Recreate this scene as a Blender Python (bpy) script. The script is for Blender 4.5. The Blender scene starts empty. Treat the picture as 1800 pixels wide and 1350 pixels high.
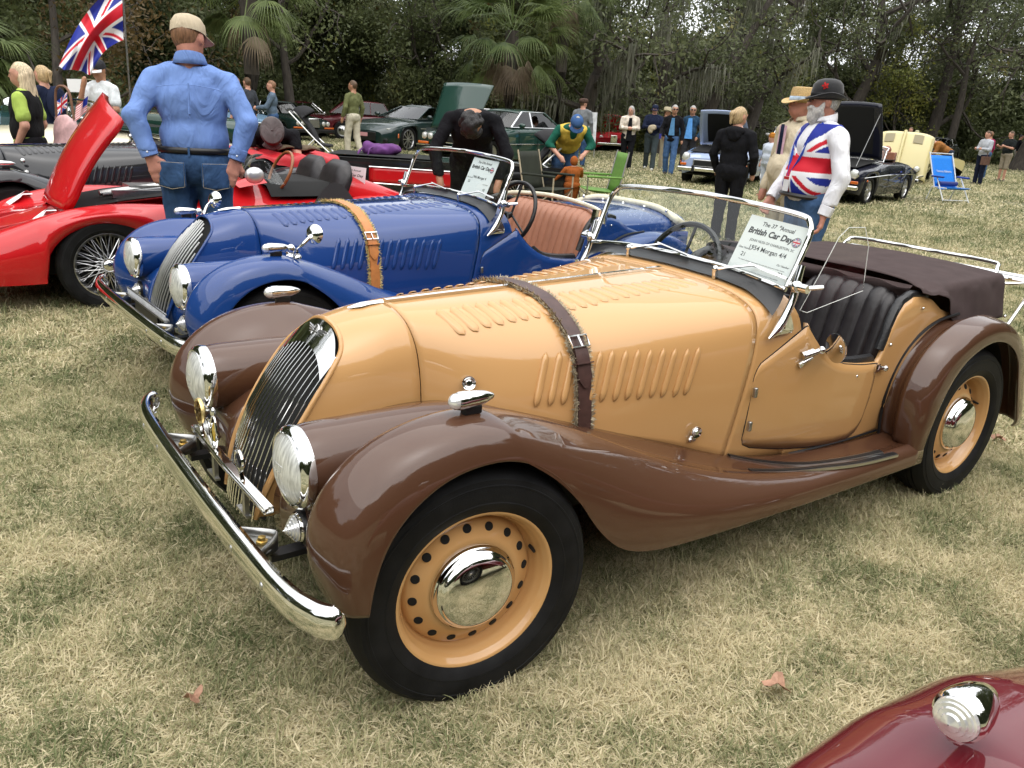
import bpy, bmesh, math, random
import numpy as np
from mathutils import Vector, Matrix
R = math.radians
rng = np.random.default_rng(7)
random.seed(7)
S = bpy.context.scene
COL = S.collection

# ---------------------------------------------------------------- camera
CP = (-1.0288, -2.0924, 1.4641)
YAW, PIT, ROL, FPX = 0.6497, 0.3276, 0.068, 1435.3
d_ = Vector((math.sin(YAW) * math.cos(PIT), math.cos(YAW) * math.cos(PIT), -math.sin(PIT)))
r_ = Vector((math.cos(YAW), -math.sin(YAW), 0))
u_ = r_.cross(d_)
rx_ = r_ * math.cos(ROL) + u_ * math.sin(ROL)
ux_ = -r_ * math.sin(ROL) + u_ * math.cos(ROL)
cd = bpy.data.cameras.new('camera')
cam = bpy.data.objects.new('camera', cd)
COL.objects.link(cam)
M3 = Matrix((rx_, ux_, -d_)).transposed()
cam.matrix_world = Matrix.Translation(CP) @ M3.to_4x4()
cd.sensor_width = 36.0
cd.lens = 36.0 * FPX / 1800.0
cd.clip_start = 0.05
cd.clip_end = 1500
S.camera = cam

# ---------------------------------------------------------------- sky, sun, exposure
W = bpy.data.worlds.new('World')
S.world = W
W.use_nodes = True
wn, wl = W.node_tree.nodes, W.node_tree.links
wn.clear()
SUN_EL, SUN_AZ = R(74), R(192)          # azimuth measured from +Y towards +X
sky = wn.new('ShaderNodeTexSky')
sky.sky_type = 'NISHITA'
sky.sun_disc = False
sky.sun_elevation = SUN_EL
sky.sun_rotation = SUN_AZ
sky.dust_density = 3.0
hs = wn.new('ShaderNodeHueSaturation')
hs.inputs['Saturation'].default_value = 0.22
hs.inputs['Value'].default_value = 1.0
tc = wn.new('ShaderNodeTexCoord')
nz = wn.new('ShaderNodeTexNoise')
nz.inputs['Scale'].default_value = 2.2
nz.inputs['Detail'].default_value = 6
rp = wn.new('ShaderNodeValToRGB')
rp.color_ramp.elements[0].position = 0.3
rp.color_ramp.elements[0].color = (.78, .80, .84, 1)
rp.color_ramp.elements[1].position = 0.7
rp.color_ramp.elements[1].color = (1.12, 1.11, 1.08, 1)
mx = wn.new('ShaderNodeMixRGB')
mx.blend_type = 'MULTIPLY'
mx.inputs[0].default_value = 1
bg = wn.new('ShaderNodeBackground')
bg.inputs['Strength'].default_value = 0.15
wo = wn.new('ShaderNodeOutputWorld')
wl.new(tc.outputs['Generated'], nz.inputs['Vector'])
wl.new(nz.outputs['Fac'], rp.inputs['Fac'])
wl.new(sky.outputs[0], hs.inputs['Color'])
veil = wn.new('ShaderNodeMixRGB')
veil.inputs[0].default_value = 0.62
veil.inputs[2].default_value = (6.4, 6.5, 6.65, 1)
wl.new(hs.outputs[0], veil.inputs[1])
wl.new(veil.outputs[0], mx.inputs[1])
wl.new(rp.outputs[0], mx.inputs[2])
wl.new(mx.outputs[0], bg.inputs[0])
wl.new(bg.outputs[0], wo.inputs[0])
sd = bpy.data.lights.new('sun', 'SUN')
sd.energy = 1.5
sd.angle = R(110)
sd.color = (1, .96, .9)
so = bpy.data.objects.new('sun', sd)
COL.objects.link(so)
sv = Vector((math.sin(SUN_AZ) * math.cos(SUN_EL), math.cos(SUN_AZ) * math.cos(SUN_EL), math.sin(SUN_EL)))
so.rotation_euler = sv.to_track_quat('Z', 'Y').to_euler()
so.location = (0, 0, 30)
S.view_settings.view_transform = 'Standard'
S.view_settings.look = 'None'
S.view_settings.gamma = 1
S.view_settings.use_curve_mapping = False
S.view_settings.exposure = 0.98
S.render.engine = 'CYCLES'
S.cycles.use_denoising = True
S.cycles.max_bounces = 8
S.cycles.transparent_max_bounces = 24
S.cycles.caustics_reflective = False
S.cycles.caustics_refractive = False

# ---------------------------------------------------------------- materials
MATS = {}


def srgb(r, g, b):
    f = lambda c: (c / 255 / 12.92) if c <= 10 else ((c / 255 + .055) / 1.055) ** 2.4
    return (f(r), f(g), f(b))


def mat(name, col, rough=.5, metal=0., coat=0., noise=0., nscale=30., bump=0., bscale=60., spec=.5, trans=0., sheen=0., stretch=None, ior=1.45):
    if name in MATS:
        return MATS[name]
    m = bpy.data.materials.new(name)
    m.use_nodes = True
    nt = m.node_tree
    b = nt.nodes['Principled BSDF']
    b.inputs['Base Color'].default_value = (*col, 1)
    b.inputs['Roughness'].default_value = rough
    b.inputs['Metallic'].default_value = metal
    b.inputs['Specular IOR Level'].default_value = spec
    b.inputs['IOR'].default_value = ior
    if coat:
        b.inputs['Coat Weight'].default_value = coat
        b.inputs['Coat Roughness'].default_value = .02
    if trans:
        b.inputs['Transmission Weight'].default_value = trans
    if sheen:
        b.inputs['Sheen Weight'].default_value = sheen
    if noise or bump:
        tcn = nt.nodes.new('ShaderNodeTexCoord')
        vec = tcn.outputs['Object']
        if stretch:
            mp = nt.nodes.new('ShaderNodeMapping')
            mp.inputs['Scale'].default_value = stretch
            nt.links.new(vec, mp.inputs[0])
            vec = mp.outputs[0]
    if noise:
        n = nt.nodes.new('ShaderNodeTexNoise')
        n.inputs['Scale'].default_value = nscale
        n.inputs['Detail'].default_value = 5
        nt.links.new(vec, n.inputs['Vector'])
        cr = nt.nodes.new('ShaderNodeValToRGB')
        cr.color_ramp.elements[0].position = .3
        cr.color_ramp.elements[1].position = .7
        cr.color_ramp.elements[0].color = (*[c * (1 - noise) for c in col], 1)
        cr.color_ramp.elements[1].color = (*[min(1, c * (1 + noise)) for c in col], 1)
        nt.links.new(n.outputs['Fac'], cr.inputs[0])
        nt.links.new(cr.outputs[0], b.inputs['Base Color'])
    if bump:
        n2 = nt.nodes.new('ShaderNodeTexNoise')
        n2.inputs['Scale'].default_value = bscale
        n2.inputs['Detail'].default_value = 4
        nt.links.new(vec, n2.inputs['Vector'])
        bm_ = nt.nodes.new('ShaderNodeBump')
        bm_.inputs['Strength'].default_value = bump
        bm_.inputs['Distance'].default_value = .02
        nt.links.new(n2.outputs['Fac'], bm_.inputs['Height'])
        nt.links.new(bm_.outputs[0], b.inputs['Normal'])
    MATS[name] = m
    return m


def paint(name, col, dust=.028):
    """car paint: coloured base under a clear coat, with a trace of dust in the gloss"""
    if name in MATS:
        return MATS[name]
    m = mat(name, col, rough=.5, coat=1.0, spec=.15)
    nt = m.node_tree
    b = nt.nodes['Principled BSDF']
    tcn = nt.nodes.new('ShaderNodeTexCoord')
    n = nt.nodes.new('ShaderNodeTexNoise')
    n.inputs['Scale'].default_value = 3.5
    n.inputs['Detail'].default_value = 8
    nt.links.new(tcn.outputs['Object'], n.inputs['Vector'])
    mr = nt.nodes.new('ShaderNodeMapRange')
    mr.inputs[1].default_value = .35
    mr.inputs[2].default_value = .75
    mr.inputs[3].default_value = .006
    mr.inputs[4].default_value = dust
    nt.links.new(n.outputs['Fac'], mr.inputs[0])
    nt.links.new(mr.outputs[0], b.inputs['Coat Roughness'])
    n3 = nt.nodes.new('ShaderNodeTexNoise')
    n3.inputs['Scale'].default_value = 9
    nt.links.new(tcn.outputs['Object'], n3.inputs['Vector'])
    bp = nt.nodes.new('ShaderNodeBump')
    bp.inputs['Strength'].default_value = .012
    bp.inputs['Distance'].default_value = .02
    nt.links.new(n3.outputs['Fac'], bp.inputs['Height'])
    nt.links.new(bp.outputs[0], b.inputs['Coat Normal'])
    return m


def attr_mat(name, rough=.7, attr='col', sheen=0., bump=0., bscale=80.):
    """material that takes its flat print from a colour attribute"""
    if name in MATS:
        return MATS[name]
    m = mat(name, (1, 1, 1), rough=rough, sheen=sheen, bump=bump, bscale=bscale)
    nt = m.node_tree
    a = nt.nodes.new('ShaderNodeAttribute')
    a.attribute_name = attr
    nt.links.new(a.outputs['Color'], nt.nodes['Principled BSDF'].inputs['Base Color'])
    return m


def glass_mat(name, tint=(.9, .95, .93), refl=1.0):
    if name in MATS:
        return MATS[name]
    m = bpy.data.materials.new(name)
    m.use_nodes = True
    nt = m.node_tree
    nt.nodes.clear()
    o = nt.nodes.new('ShaderNodeOutputMaterial')
    t = nt.nodes.new('ShaderNodeBsdfTransparent')
    t.inputs[0].default_value = (*tint, 1)
    g = nt.nodes.new('ShaderNodeBsdfGlossy')
    g.inputs['Roughness'].default_value = .01
    g.inputs[0].default_value = (refl, refl, refl, 1)
    lw = nt.nodes.new('ShaderNodeLayerWeight')
    lw.inputs[0].default_value = .5
    pw = nt.nodes.new('ShaderNodeMath')
    pw.operation = 'POWER'
    pw.inputs[1].default_value = 4.5
    nt.links.new(lw.outputs['Facing'], pw.inputs[0])
    f = nt.nodes.new('ShaderNodeMath')
    f.operation = 'MULTIPLY_ADD'
    f.inputs[1].default_value = .88
    f.inputs[2].default_value = .05
    nt.links.new(pw.outputs[0], f.inputs[0])
    mxs = nt.nodes.new('ShaderNodeMixShader')
    nt.links.new(f.outputs[0], mxs.inputs[0])
    nt.links.new(t.outputs[0], mxs.inputs[1])
    nt.links.new(g.outputs[0], mxs.inputs[2])
    nt.links.new(mxs.outputs[0], o.inputs[0])
    MATS[name] = m
    return m


CHROME = mat('chrome', (.80, .80, .79), rough=.05, metal=1, bump=.01, bscale=8)
STEEL = mat('dull_steel', (.42, .42, .41), rough=.32, metal=1, noise=.2, nscale=40)
ALU = mat('brushed_aluminium', (.6, .6, .6), rough=.28, metal=1)
RUBBER = mat('tyre_rubber', (.0085, .0085, .009), rough=.6, noise=.45, nscale=14, bump=.05, bscale=200, spec=.22)
BLACK = mat('black_trim', (.01, .01, .011), rough=.4)
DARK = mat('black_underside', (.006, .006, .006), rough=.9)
GLASS = glass_mat('window_glass')
LENS = mat('lens_glass', (.80, .81, .79), rough=.12, metal=.55, noise=.25, nscale=25, coat=1)
AMBER = mat('amber_lens', (.6, .12, .01), rough=.2, coat=1)
TAILRED = mat('red_lens', (.4, .01, .01), rough=.2, coat=1)
DGLASS = mat('dark_window_glass', (.03, .036, .036), rough=.04, spec=.8, coat=1)
WHITEP = mat('white_paper', (.82, .82, .83), rough=.6)
INK = mat('black_ink', (.02, .02, .022), rough=.6)


# ---------------------------------------------------------------- mesh helpers
class MB:
    def __init__(s):
        s.v, s.f, s.n = [], [], 0

    def add(s, v, f):
        v = np.asarray(v, float).reshape(-1, 3)
        n = s.n
        s.v.append(v)
        s.f.extend([tuple(int(i) + n for i in q) for q in f])
        s.n += len(v)
        return s

    def box(s, c, d, rot=None):
        x, y, z = [k / 2 for k in d]
        v = np.array([(a * x, b * y, e * z) for e in (-1, 1) for b in (-1, 1) for a in (-1, 1)])
        if rot is not None:
            v = v @ np.array(rot).T
        return s.add(v + np.array(c), [(0, 2, 3, 1), (4, 5, 7, 6), (0, 1, 5, 4), (2, 6, 7, 3), (0, 4, 6, 2), (1, 3, 7, 5)])

    def grid(s, P, close_u=False, close_v=False):
        P = np.asarray(P, float)
        a, b = P.shape[:2]
        f = []
        for i in range(a if close_u else a - 1):
            for j in range(b if close_v else b - 1):
                i2, j2 = (i + 1) % a, (j + 1) % b
                f.append((i * b + j, i2 * b + j, i2 * b + j2, i * b + j2))
        return s.add(P.reshape(-1, 3), f)

    def tube(s, path, r, n=8, cap=True, closed=False, flat=None, up=(0, 0, 1)):
        p = np.asarray(path, float)
        k = len(p)
        r = np.broadcast_to(np.asarray(r, float), (k,))
        t = np.gradient(p, axis=0) if not closed else np.roll(p, -1, 0) - np.roll(p, 1, 0)
        t /= np.linalg.norm(t, axis=1)[:, None] + 1e-12
        rings = []
        u = np.array(up, float)
        for i in range(k):
            a = np.cross(t[i], u)
            if np.linalg.norm(a) < 1e-3:
                a = np.cross(t[i], (1, .13, .07))
            a /= np.linalg.norm(a)
            b = np.cross(a, t[i])
            if flat is None:
                an = np.arange(n) * 2 * np.pi / n
                rings.append(p[i] + r[i] * (np.cos(an)[:, None] * a + np.sin(an)[:, None] * b))
            else:
                w, h = flat
                q = [(-w, -h), (w, -h), (w, h), (-w, h)]
                rings.append([p[i] + r[i] * (e * a + g * b) for e, g in q])
        m = len(rings[0])
        n0 = s.n
        s.grid(np.array(rings), close_u=closed, close_v=True)
        if cap and not closed:
            s.f.append(tuple(n0 + j for j in range(m))[::-1])
            s.f.append(tuple(n0 + (k - 1) * m + j for j in range(m)))
        return s

    def lathe(s, prof, n=32, c=(0, 0, 0), ax='y', close=False):
        """prof: (radius, along axis)"""
        pr = np.asarray(prof, float)
        an = np.arange(n) * 2 * np.pi / n
        P = np.zeros((len(pr), n, 3))
        k = {'x': (0, 1, 2), 'y': (1, 0, 2), 'z': (2, 0, 1)}[ax]
        P[:, :, k[0]] = pr[:, 1][:, None]
        P[:, :, k[1]] = pr[:, 0][:, None] * np.cos(an)
        P[:, :, k[2]] = pr[:, 0][:, None] * np.sin(an)
        return s.grid(P + np.array(c), close_v=True, close_u=close)

    def ball(s, c, r, n=12, m=8):
        r = np.broadcast_to(np.asarray(r, float), (3,))
        th = np.linspace(.02, np.pi - .02, m)
        an = np.arange(n) * 2 * np.pi / n
        P = np.stack([np.sin(th)[:, None] * np.cos(an), np.sin(th)[:, None] * np.sin(an), np.cos(th)[:, None] * np.ones(n)], -1)
        return s.grid(P * r + np.array(c), close_v=True)

    def mesh(s, name):
        me = bpy.data.meshes.new(name)
        v = np.concatenate(s.v) if s.v else np.zeros((0, 3))
        me.from_pydata(v.tolist(), [], s.f)
        me.update()
        return me

    def obj(s, name, m, parent=None, smooth=45, fix=True, bevel=0, solid=0, sub=0):
        me = s.mesh(name)
        if fix:
            bm = bmesh.new()
            bm.from_mesh(me)
            bmesh.ops.recalc_face_normals(bm, faces=bm.faces)
            bm.to_mesh(me)
            bm.free()
        return link(name, me, m, parent, smooth, bevel, solid, sub)


def link(name, me, m, parent=None, smooth=45, bevel=0, solid=0, sub=0):
    if m is not None:
        for q in (m if isinstance(m, (list, tuple)) else [m]):
            me.materials.append(q)
    if smooth:
        me.polygons.foreach_set('use_smooth', [True] * len(me.polygons))
        me.set_sharp_from_angle(angle=R(smooth))
    o = bpy.data.objects.new(name, me)
    COL.objects.link(o)
    o.parent = parent
    if solid:
        md = o.modifiers.new('thickness', 'SOLIDIFY')
        md.thickness = solid
        md.offset = -1
    if bevel:
        md = o.modifiers.new('bevel', 'BEVEL')
        md.width = bevel
        md.segments = 2
        md.limit_method = 'ANGLE'
    if sub:
        md = o.modifiers.new('subdivision', 'SUBSURF')
        md.levels = sub
        md.render_levels = sub
    return o


def tag(o, label=None, cat=None, group=None, kind=None):
    if label:
        o['label'] = label
    if cat:
        o['category'] = cat
    if group:
        o['group'] = group
    if kind:
        o['kind'] = kind
    return o


def empty(name, loc=(0, 0, 0), rz=0., label=None, cat=None, group=None, scale=1.):
    o = bpy.data.objects.new(name, None)
    o.empty_display_size = .1
    COL.objects.link(o)
    o.location = loc
    o.rotation_euler = (0, 0, rz)
    o.scale = (scale,) * 3
    return tag(o, label, cat, group)


def shared(o, name, parent, loc=(0, 0, 0), rot=(0, 0, 0), scale=(1, 1, 1)):
    """another object on the same mesh data"""
    c = bpy.data.objects.new(name, o.data)
    COL.objects.link(c)
    c.parent = parent
    c.location, c.rotation_euler, c.scale = loc, rot, scale
    return c


def cr(P, n):
    """Catmull-Rom resample of control points along axis 0 to n samples"""
    P = np.asarray(P, float)
    k = len(P)
    if k == 2:
        t = np.linspace(0, 1, n).reshape((-1,) + (1,) * (P.ndim - 1))
        return P[0] * (1 - t) + P[1] * t
    E = np.concatenate([[2 * P[0] - P[1]], P, [2 * P[-1] - P[-2]]])
    t = np.linspace(0, k - 1, n)
    i = np.minimum(t.astype(int), k - 2)
    f = (t - i).reshape((-1,) + (1,) * (P.ndim - 1))
    a, b, c, d = E[i], E[i + 1], E[i + 2], E[i + 3]
    return .5 * (2 * b + (c - a) * f + (2 * a - 5 * b + 4 * c - d) * f ** 2 + (3 * b - a - 3 * c + d) * f ** 3)


def sheet(ctrl, nu, nv):
    """smooth surface through a net of control points"""
    P = cr(np.asarray(ctrl, float), nu)
    return np.swapaxes(cr(np.swapaxes(P, 0, 1), nv), 0, 1)


def mir(P):
    P = np.array(P, float)
    P[..., 1] *= -1
    return P


def rotz(a):
    c, s = math.cos(a), math.sin(a)
    return np.array([[c, -s, 0], [s, c, 0], [0, 0, 1]])


def roty(a):
    c, s = math.cos(a), math.sin(a)
    return np.array([[c, 0, s], [0, 1, 0], [-s, 0, c]])


def rotx(a):
    c, s = math.cos(a), math.sin(a)
    return np.array([[1, 0, 0], [0, c, -s], [0, s, c]])


def text(name, body, m, parent, loc, rot, size, align='CENTER', shear=0., bold=0.):
    cu = bpy.data.curves.new(name, 'FONT')
    cu.body = body
    cu.size = size
    cu.align_x = align
    cu.shear = shear
    cu.offset = bold
    cu.resolution_u = 3
    cu.materials.append(m)
    t_ = bpy.data.objects.new(name, cu)
    me = bpy.data.meshes.new_from_object(t_)
    me.name = name
    bpy.data.objects.remove(t_)
    bpy.data.curves.remove(cu)
    o = bpy.data.objects.new(name, me)
    COL.objects.link(o)
    o.parent = parent
    o.location, o.rotation_euler = loc, rot
    return o


UJ_B, UJ_R, UJ_W = srgb(22, 40, 140), srgb(200, 16, 40), (.82, .82, .84)


def union_jack(u, v):
    """colours of the flag at u,v in 0..1 (flag of 2:1)"""
    x, y = (u - .5) * 60, (v - .5) * 30
    c = np.tile(np.array(UJ_B), (len(x), 1))
    L = math.hypot(60, 30)
    for sgn in (1, -1):
        dd = (30 * x - sgn * 60 * y) / L
        c[np.abs(dd) < 3] = UJ_W
        side = np.where(x * 1.0 > 0, 1, -1) * 1.0
        w = dd * side * sgn
        c[(w < 0) & (w > -2)] = UJ_R
    c[(np.abs(x) < 5) | (np.abs(y) < 5)] = UJ_W
    c[(np.abs(x) < 3) | (np.abs(y) < 3)] = UJ_R
    return c


def set_cols(me, c):
    a = me.color_attributes.new('col', 'FLOAT_COLOR', 'POINT')
    a.data.foreach_set('color', np.c_[c, np.ones(len(c))].astype(np.float32).ravel())
# ---------------------------------------------------------------- wheels
def tyre_profile(Ro, ri, w):
    h = w / 2
    return [(ri, -h * .62), (ri + .012, -h * .80), (ri + (Ro - ri) * .3, -h * .97), (ri + (Ro - ri) * .34, -h * .985), (ri + (Ro - ri) * .36, -h * .97), (ri + (Ro - ri) * .55, -h), (ri + (Ro - ri) * .68, -h * .975), (ri + (Ro - ri) * .69, -h * .99), (ri + (Ro - ri) * .72, -h * .985), (ri + (Ro - ri) * .73, -h * .96), (ri + (Ro - ri) * .8, -h * .93),
            (ri + (Ro - ri) * .83, -h * .925), (ri + (Ro - ri) * .84, -h * .90), (Ro - .012, -h * .78), (Ro - .003, -h * .6), (Ro, -h * .42), (Ro - .006, -h * .40), (Ro - .006, -h * .36),
            (Ro, -h * .34), (Ro + .001, -h * .12), (Ro - .006, -h * .1), (Ro - .006, -h * .05), (Ro + .001, 0), (Ro, h * .4), (Ro - .012, h * .8), (ri + (Ro - ri) * .5, h), (ri, h * .6)]


def disc_wheel(parent, loc, paintm, Ro=.328, steer=0., side=-1):
    """pressed steel wheel: outer face looks along -y"""
    w = bpy.data.objects.new('wheel', None)
    COL.objects.link(w)
    w.parent = parent
    w.location = loc
    w.rotation_euler = (0, 0, steer + (0 if side < 0 else math.pi))
    w.empty_display_size = .1
    MB().lathe(tyre_profile(Ro, .205, .15), 72).obj('tyre', RUBBER, w, smooth=30)
    # rim: flange at y=-.054 .. drop centre .. disc
    MB().lathe([(.200, .05), (.19, .0), (.198, -.03), (.206, -.046), (.2196, -.052), (.2205, -.058), (.214, -.0605), (.207, -.055), (.2035, -.047), (.2005, -.045), (.199, -.040), (.1955, -.034), (.1945, -.030), (.1915, -.027), (.190, -.010), (.185, .006),
                (.1815, .008), (.179, .004), (.177, -.003), (.168, -.009), (.150, -.018), (.135, -.027), (.124, -.031), (.112, -.028), (.09, -.03), (.0, -.03)], 72).obj('rim', paintm, w, smooth=60)
    hm = None
    for k in range(16):
        a = k * 2 * math.pi / 16 + .1
        rr = .158
        if hm is None:
            hm = MB().lathe([(.0001, .0), (.0112, .0), (.0125, .004), (.0125, .014)], 16).obj('rim_hole', DARK, w)
            o = hm
        else:
            o = shared(hm, 'rim_hole', w)
        o.location = (rr * math.cos(a), -.0165, rr * math.sin(a))
        o.rotation_euler = (R(28) * math.sin(a) * -1, 0, R(28) * math.cos(a))
    MB().lathe([(.1165, -.028), (.1175, -.037), (.1135, -.045), (.110, -.048), (.1085, -.054), (.103, -.058), (.1005, -.0595), (.099, -.064), (.092, -.069), (.083, -.073), (.067, -.0775), (.045, -.082), (.022, -.0835), (.0005, -.084)], 64).obj('hub_cap', CHROME, w, smooth=50)
    v = MB().tube([(.178, -.004, .06), (.176, -.03, .056)], [.006, .004], 8)
    v.obj('valve', BLACK, w)
    return w


def wire_wheel(parent, loc, Ro=.31, steer=0., side=-1, rimr=.205, n=20, dark=False):
    w = bpy.data.objects.new('wheel', None)
    COL.objects.link(w)
    w.parent = parent
    w.location = loc
    w.rotation_euler = (0, 0, steer + (0 if side < 0 else math.pi))
    MB().lathe(tyre_profile(Ro, rimr - .008, .15), 56).obj('tyre', RUBBER, w, smooth=30)
    m = ALU
    MB().lathe([(rimr - .01, .05), (rimr - .02, .0), (rimr - .008, -.04), (rimr + .004, -.052), (rimr + .006, -.058), (rimr - .004, -.058), (rimr - .010, -.045), (rimr - .022, -.02), (rimr - .028, .01), (rimr - .02, .05)], 56).obj('rim', m, w, smooth=50)
    sp = MB()
    for k in range(n):
        a = k * 2 * math.pi / n
        for (r0, y0, da, y1, r1) in ((.042, -.055, .45, -.01, rimr - .02), (.042, -.055, -.45, -.02, rimr - .02), (.05, .02, .3, .005, rimr - .022)):
            sp.tube([(r0 * math.cos(a), y0, r0 * math.sin(a)), (r1 * math.cos(a + da), y1, r1 * math.sin(a + da))], .0028, 4, cap=False)
    sp.obj('spokes', ALU, w)['kind'] = 'stuff'
    MB().lathe([(.05, .04), (.048, -.03), (.045, -.06), (.04, -.066), (.035, -.075), (.022, -.082), (.001, -.083)], 24).obj('hub', CHROME, w)
    MB().lathe([(.001, .03), (rimr - .03, .03)], 32).obj('brake_drum', DARK, w)
    return w


BARM = mat('bright_grille_bar', (.80, .80, .79), rough=.12, metal=1)
# ---------------------------------------------------------------- vintage roadster
SEC = {  # bonnet half sections (y, z): ridge .. bottom edge
    .07: [(0, .898), (.07, .890), (.125, .862), (.165, .81), (.185, .74), (.195, .66), (.197, .60)],
    .30: [(0, .905), (.11, .893), (.195, .850), (.255, .785), (.29, .70), (.305, .635), (.308, .58)],
    .57: [(0, .912), (.14, .898), (.25, .850), (.318, .79), (.353, .708), (.372, .60), (.378, .52)],
    .90: [(0, .921), (.19, .910), (.32, .875), (.395, .815), (.425, .72), (.435, .58), (.435, .43)],
    1.215: [(0, .930), (.24, .922), (.385, .898), (.462, .85), (.487, .75), (.49, .58), (.475, .34)]}
XOFF = {.07: [0, .003, .01, .016, .02, .022, .022], 1.215: [0, 0, -.005, -.015, -.03, -.06, -.095]}
WING = [  # inner edge, crown, outer edge
    ((-.335, .17, .35), (-.374, .58, .375), (-.322, .695, .372)),
    ((-.345, .18, .45), (-.400, .577, .455), (-.316, .70, .44)),
    ((-.30, .19, .54), (-.408, .575, .55), (-.292, .703, .53)),
    ((-.21, .193, .60), (-.362, .575, .652), (-.235, .705, .612)),
    ((-.09, .196, .645), (-.265, .575, .730), (-.14, .705, .672)),
    ((.05, .20, .658), (-.13, .575, .770), (-.03, .705, .690)),
    ((.18, .245, .655), (.015, .575, .774), (.075, .705, .676)),
    ((.32, .30, .628), (.165, .578, .738), (.195, .707, .607)),
    ((.50, .352, .575), (.345, .585, .660), (.285, .71, .505)),
    ((.72, .405, .505), (.56, .595, .548), (.365, .715, .405)),
    ((.92, .44, .445), (.79, .612, .446), (.50, .715, .308)),
    ((1.08, .462, .392), (1.02, .632, .380), (.78, .716, .278)),
    ((1.32, .497, .342), (1.30, .655, .338), (1.2, .717, .263)),
    ((1.7, .535, .325), (1.70, .675, .322), (1.65, .718, .257)),
    ((2.08, .545, .325), (2.08, .68, .322), (2.04, .718, .254))]
RWING = [
    ((2.00, .50, .31), (1.995, .63, .315), (2.05, .705, .252)),
    ((1.985, .50, .45), (1.975, .63, .44), (2.07, .712, .40)),
    ((2.02, .5, .58), (2.00, .63, .575), (2.115, .715, .53)),
    ((2.10, .5, .68), (2.10, .63, .692), (2.20, .715, .628)),
    ((2.25, .5, .75), (2.26, .63, .762), (2.33, .715, .685)),
    ((2.42, .5, .765), (2.44, .63, .782), (2.46, .715, .698)),
    ((2.58, .49, .75), (2.62, .62, .752), (2.60, .712, .662)),
    ((2.72, .48, .69), (2.78, .61, .672), (2.71, .71, .588)),
    ((2.83, .47, .58), (2.90, .605, .55), (2.79, .705, .475)),
    ((2.92, .47, .45), (2.985, .60, .42), (2.86, .70, .36)),
    ((2.99, .5, .33), (3.035, .60, .305), (2.93, .69, .26)),
    ((3.03, .54, .25), (3.045, .61, .23), (2.985, .66, .21))]


def wing_net(W_, cx, cz, flat_from=99, blend=.0):
    net = []
    for k, (I, C, E) in enumerate(W_):
        I, C, E = map(np.array, (I, C, E))
        rad = np.array([C[0] - cx, 0, C[2] - cz])
        rad = rad / np.linalg.norm(rad)
        if k >= flat_from:
            rad = np.array([0, 0, 1.])
        Mi = I * .45 + C * .55 - rad * (.035 if k < flat_from else .012)
        C0 = I * .16 + C * .84 - rad * .004
        if k >= flat_from:
            S1 = np.array([C[0] * .5 + E[0] * .5, .706, C[2] * .72 + E[2] * .28])
        else:
            S1 = C * .48 + E * .52 + rad * .022 + np.array([0, .028, 0])
        net.append([I, Mi, C0, C, S1, E, E + np.array([0, -.012, -.004 if k >= flat_from else 0]) - (rad * .004 if k < flat_from else 0)])
    return np.array(net)


def nearest(P, q, w=(1, 1, 1)):
    d = (((P - np.array(q)) * np.array(w)) ** 2).sum(-1)
    return np.unravel_index(np.argmin(d), d.shape)


def gnormals(P):
    n = np.cross(np.gradient(P, axis=0), np.gradient(P, axis=1))
    return n / (np.linalg.norm(n, axis=-1, keepdims=True) + 1e-12)


def place(o, p, t, n):
    n = Vector(n).normalized()
    t = Vector(t)
    t = (t - n * t.dot(n)).normalized()
    b = n.cross(t)
    o.matrix_local = Matrix.Translation(p) @ Matrix((t, b, n)).transposed().to_4x4()


def louvre_mesh(L=.15, w=.024, h=.013):
    u = np.linspace(-1, 1, 13)
    a = np.linspace(0, np.pi, 7)
    P = []
    for t in u:
        e = math.sqrt(max(0, 1 - abs(t) ** 6))
        # one flank steeper than the other, as a pressed louvre
        P.append([(t * L / 2, math.cos(k) * w / 2 * max(e, .02) + .004 * math.sin(k), math.sin(k) ** .8 * h * e - .0015) for k in a])
    return MB().grid(P)


def flutes(w, h, n, d=.05, bulge=.018, nu=60, nv=10, rnd=.12):
    """upholstered back: x forward is -x, width along y, height along z"""
    P = []
    for i in range(nv):
        t = i / (nv - 1)
        row = []
        for j in range(nu):
            s = j / (nu - 1) * 2 - 1
            top = 1 - .22 * max(0, (abs(s) - .55) / .45) ** 2.2
            fl = abs(math.sin((s + 1) / 2 * n * math.pi)) ** .45
            row.append((-d * (1 - abs(s) ** 8) * (1 - abs(2 * t - 1) ** 8) - bulge * fl, s * w / 2, t * h * top))
        P.append(row)
    return np.array(P)


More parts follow.
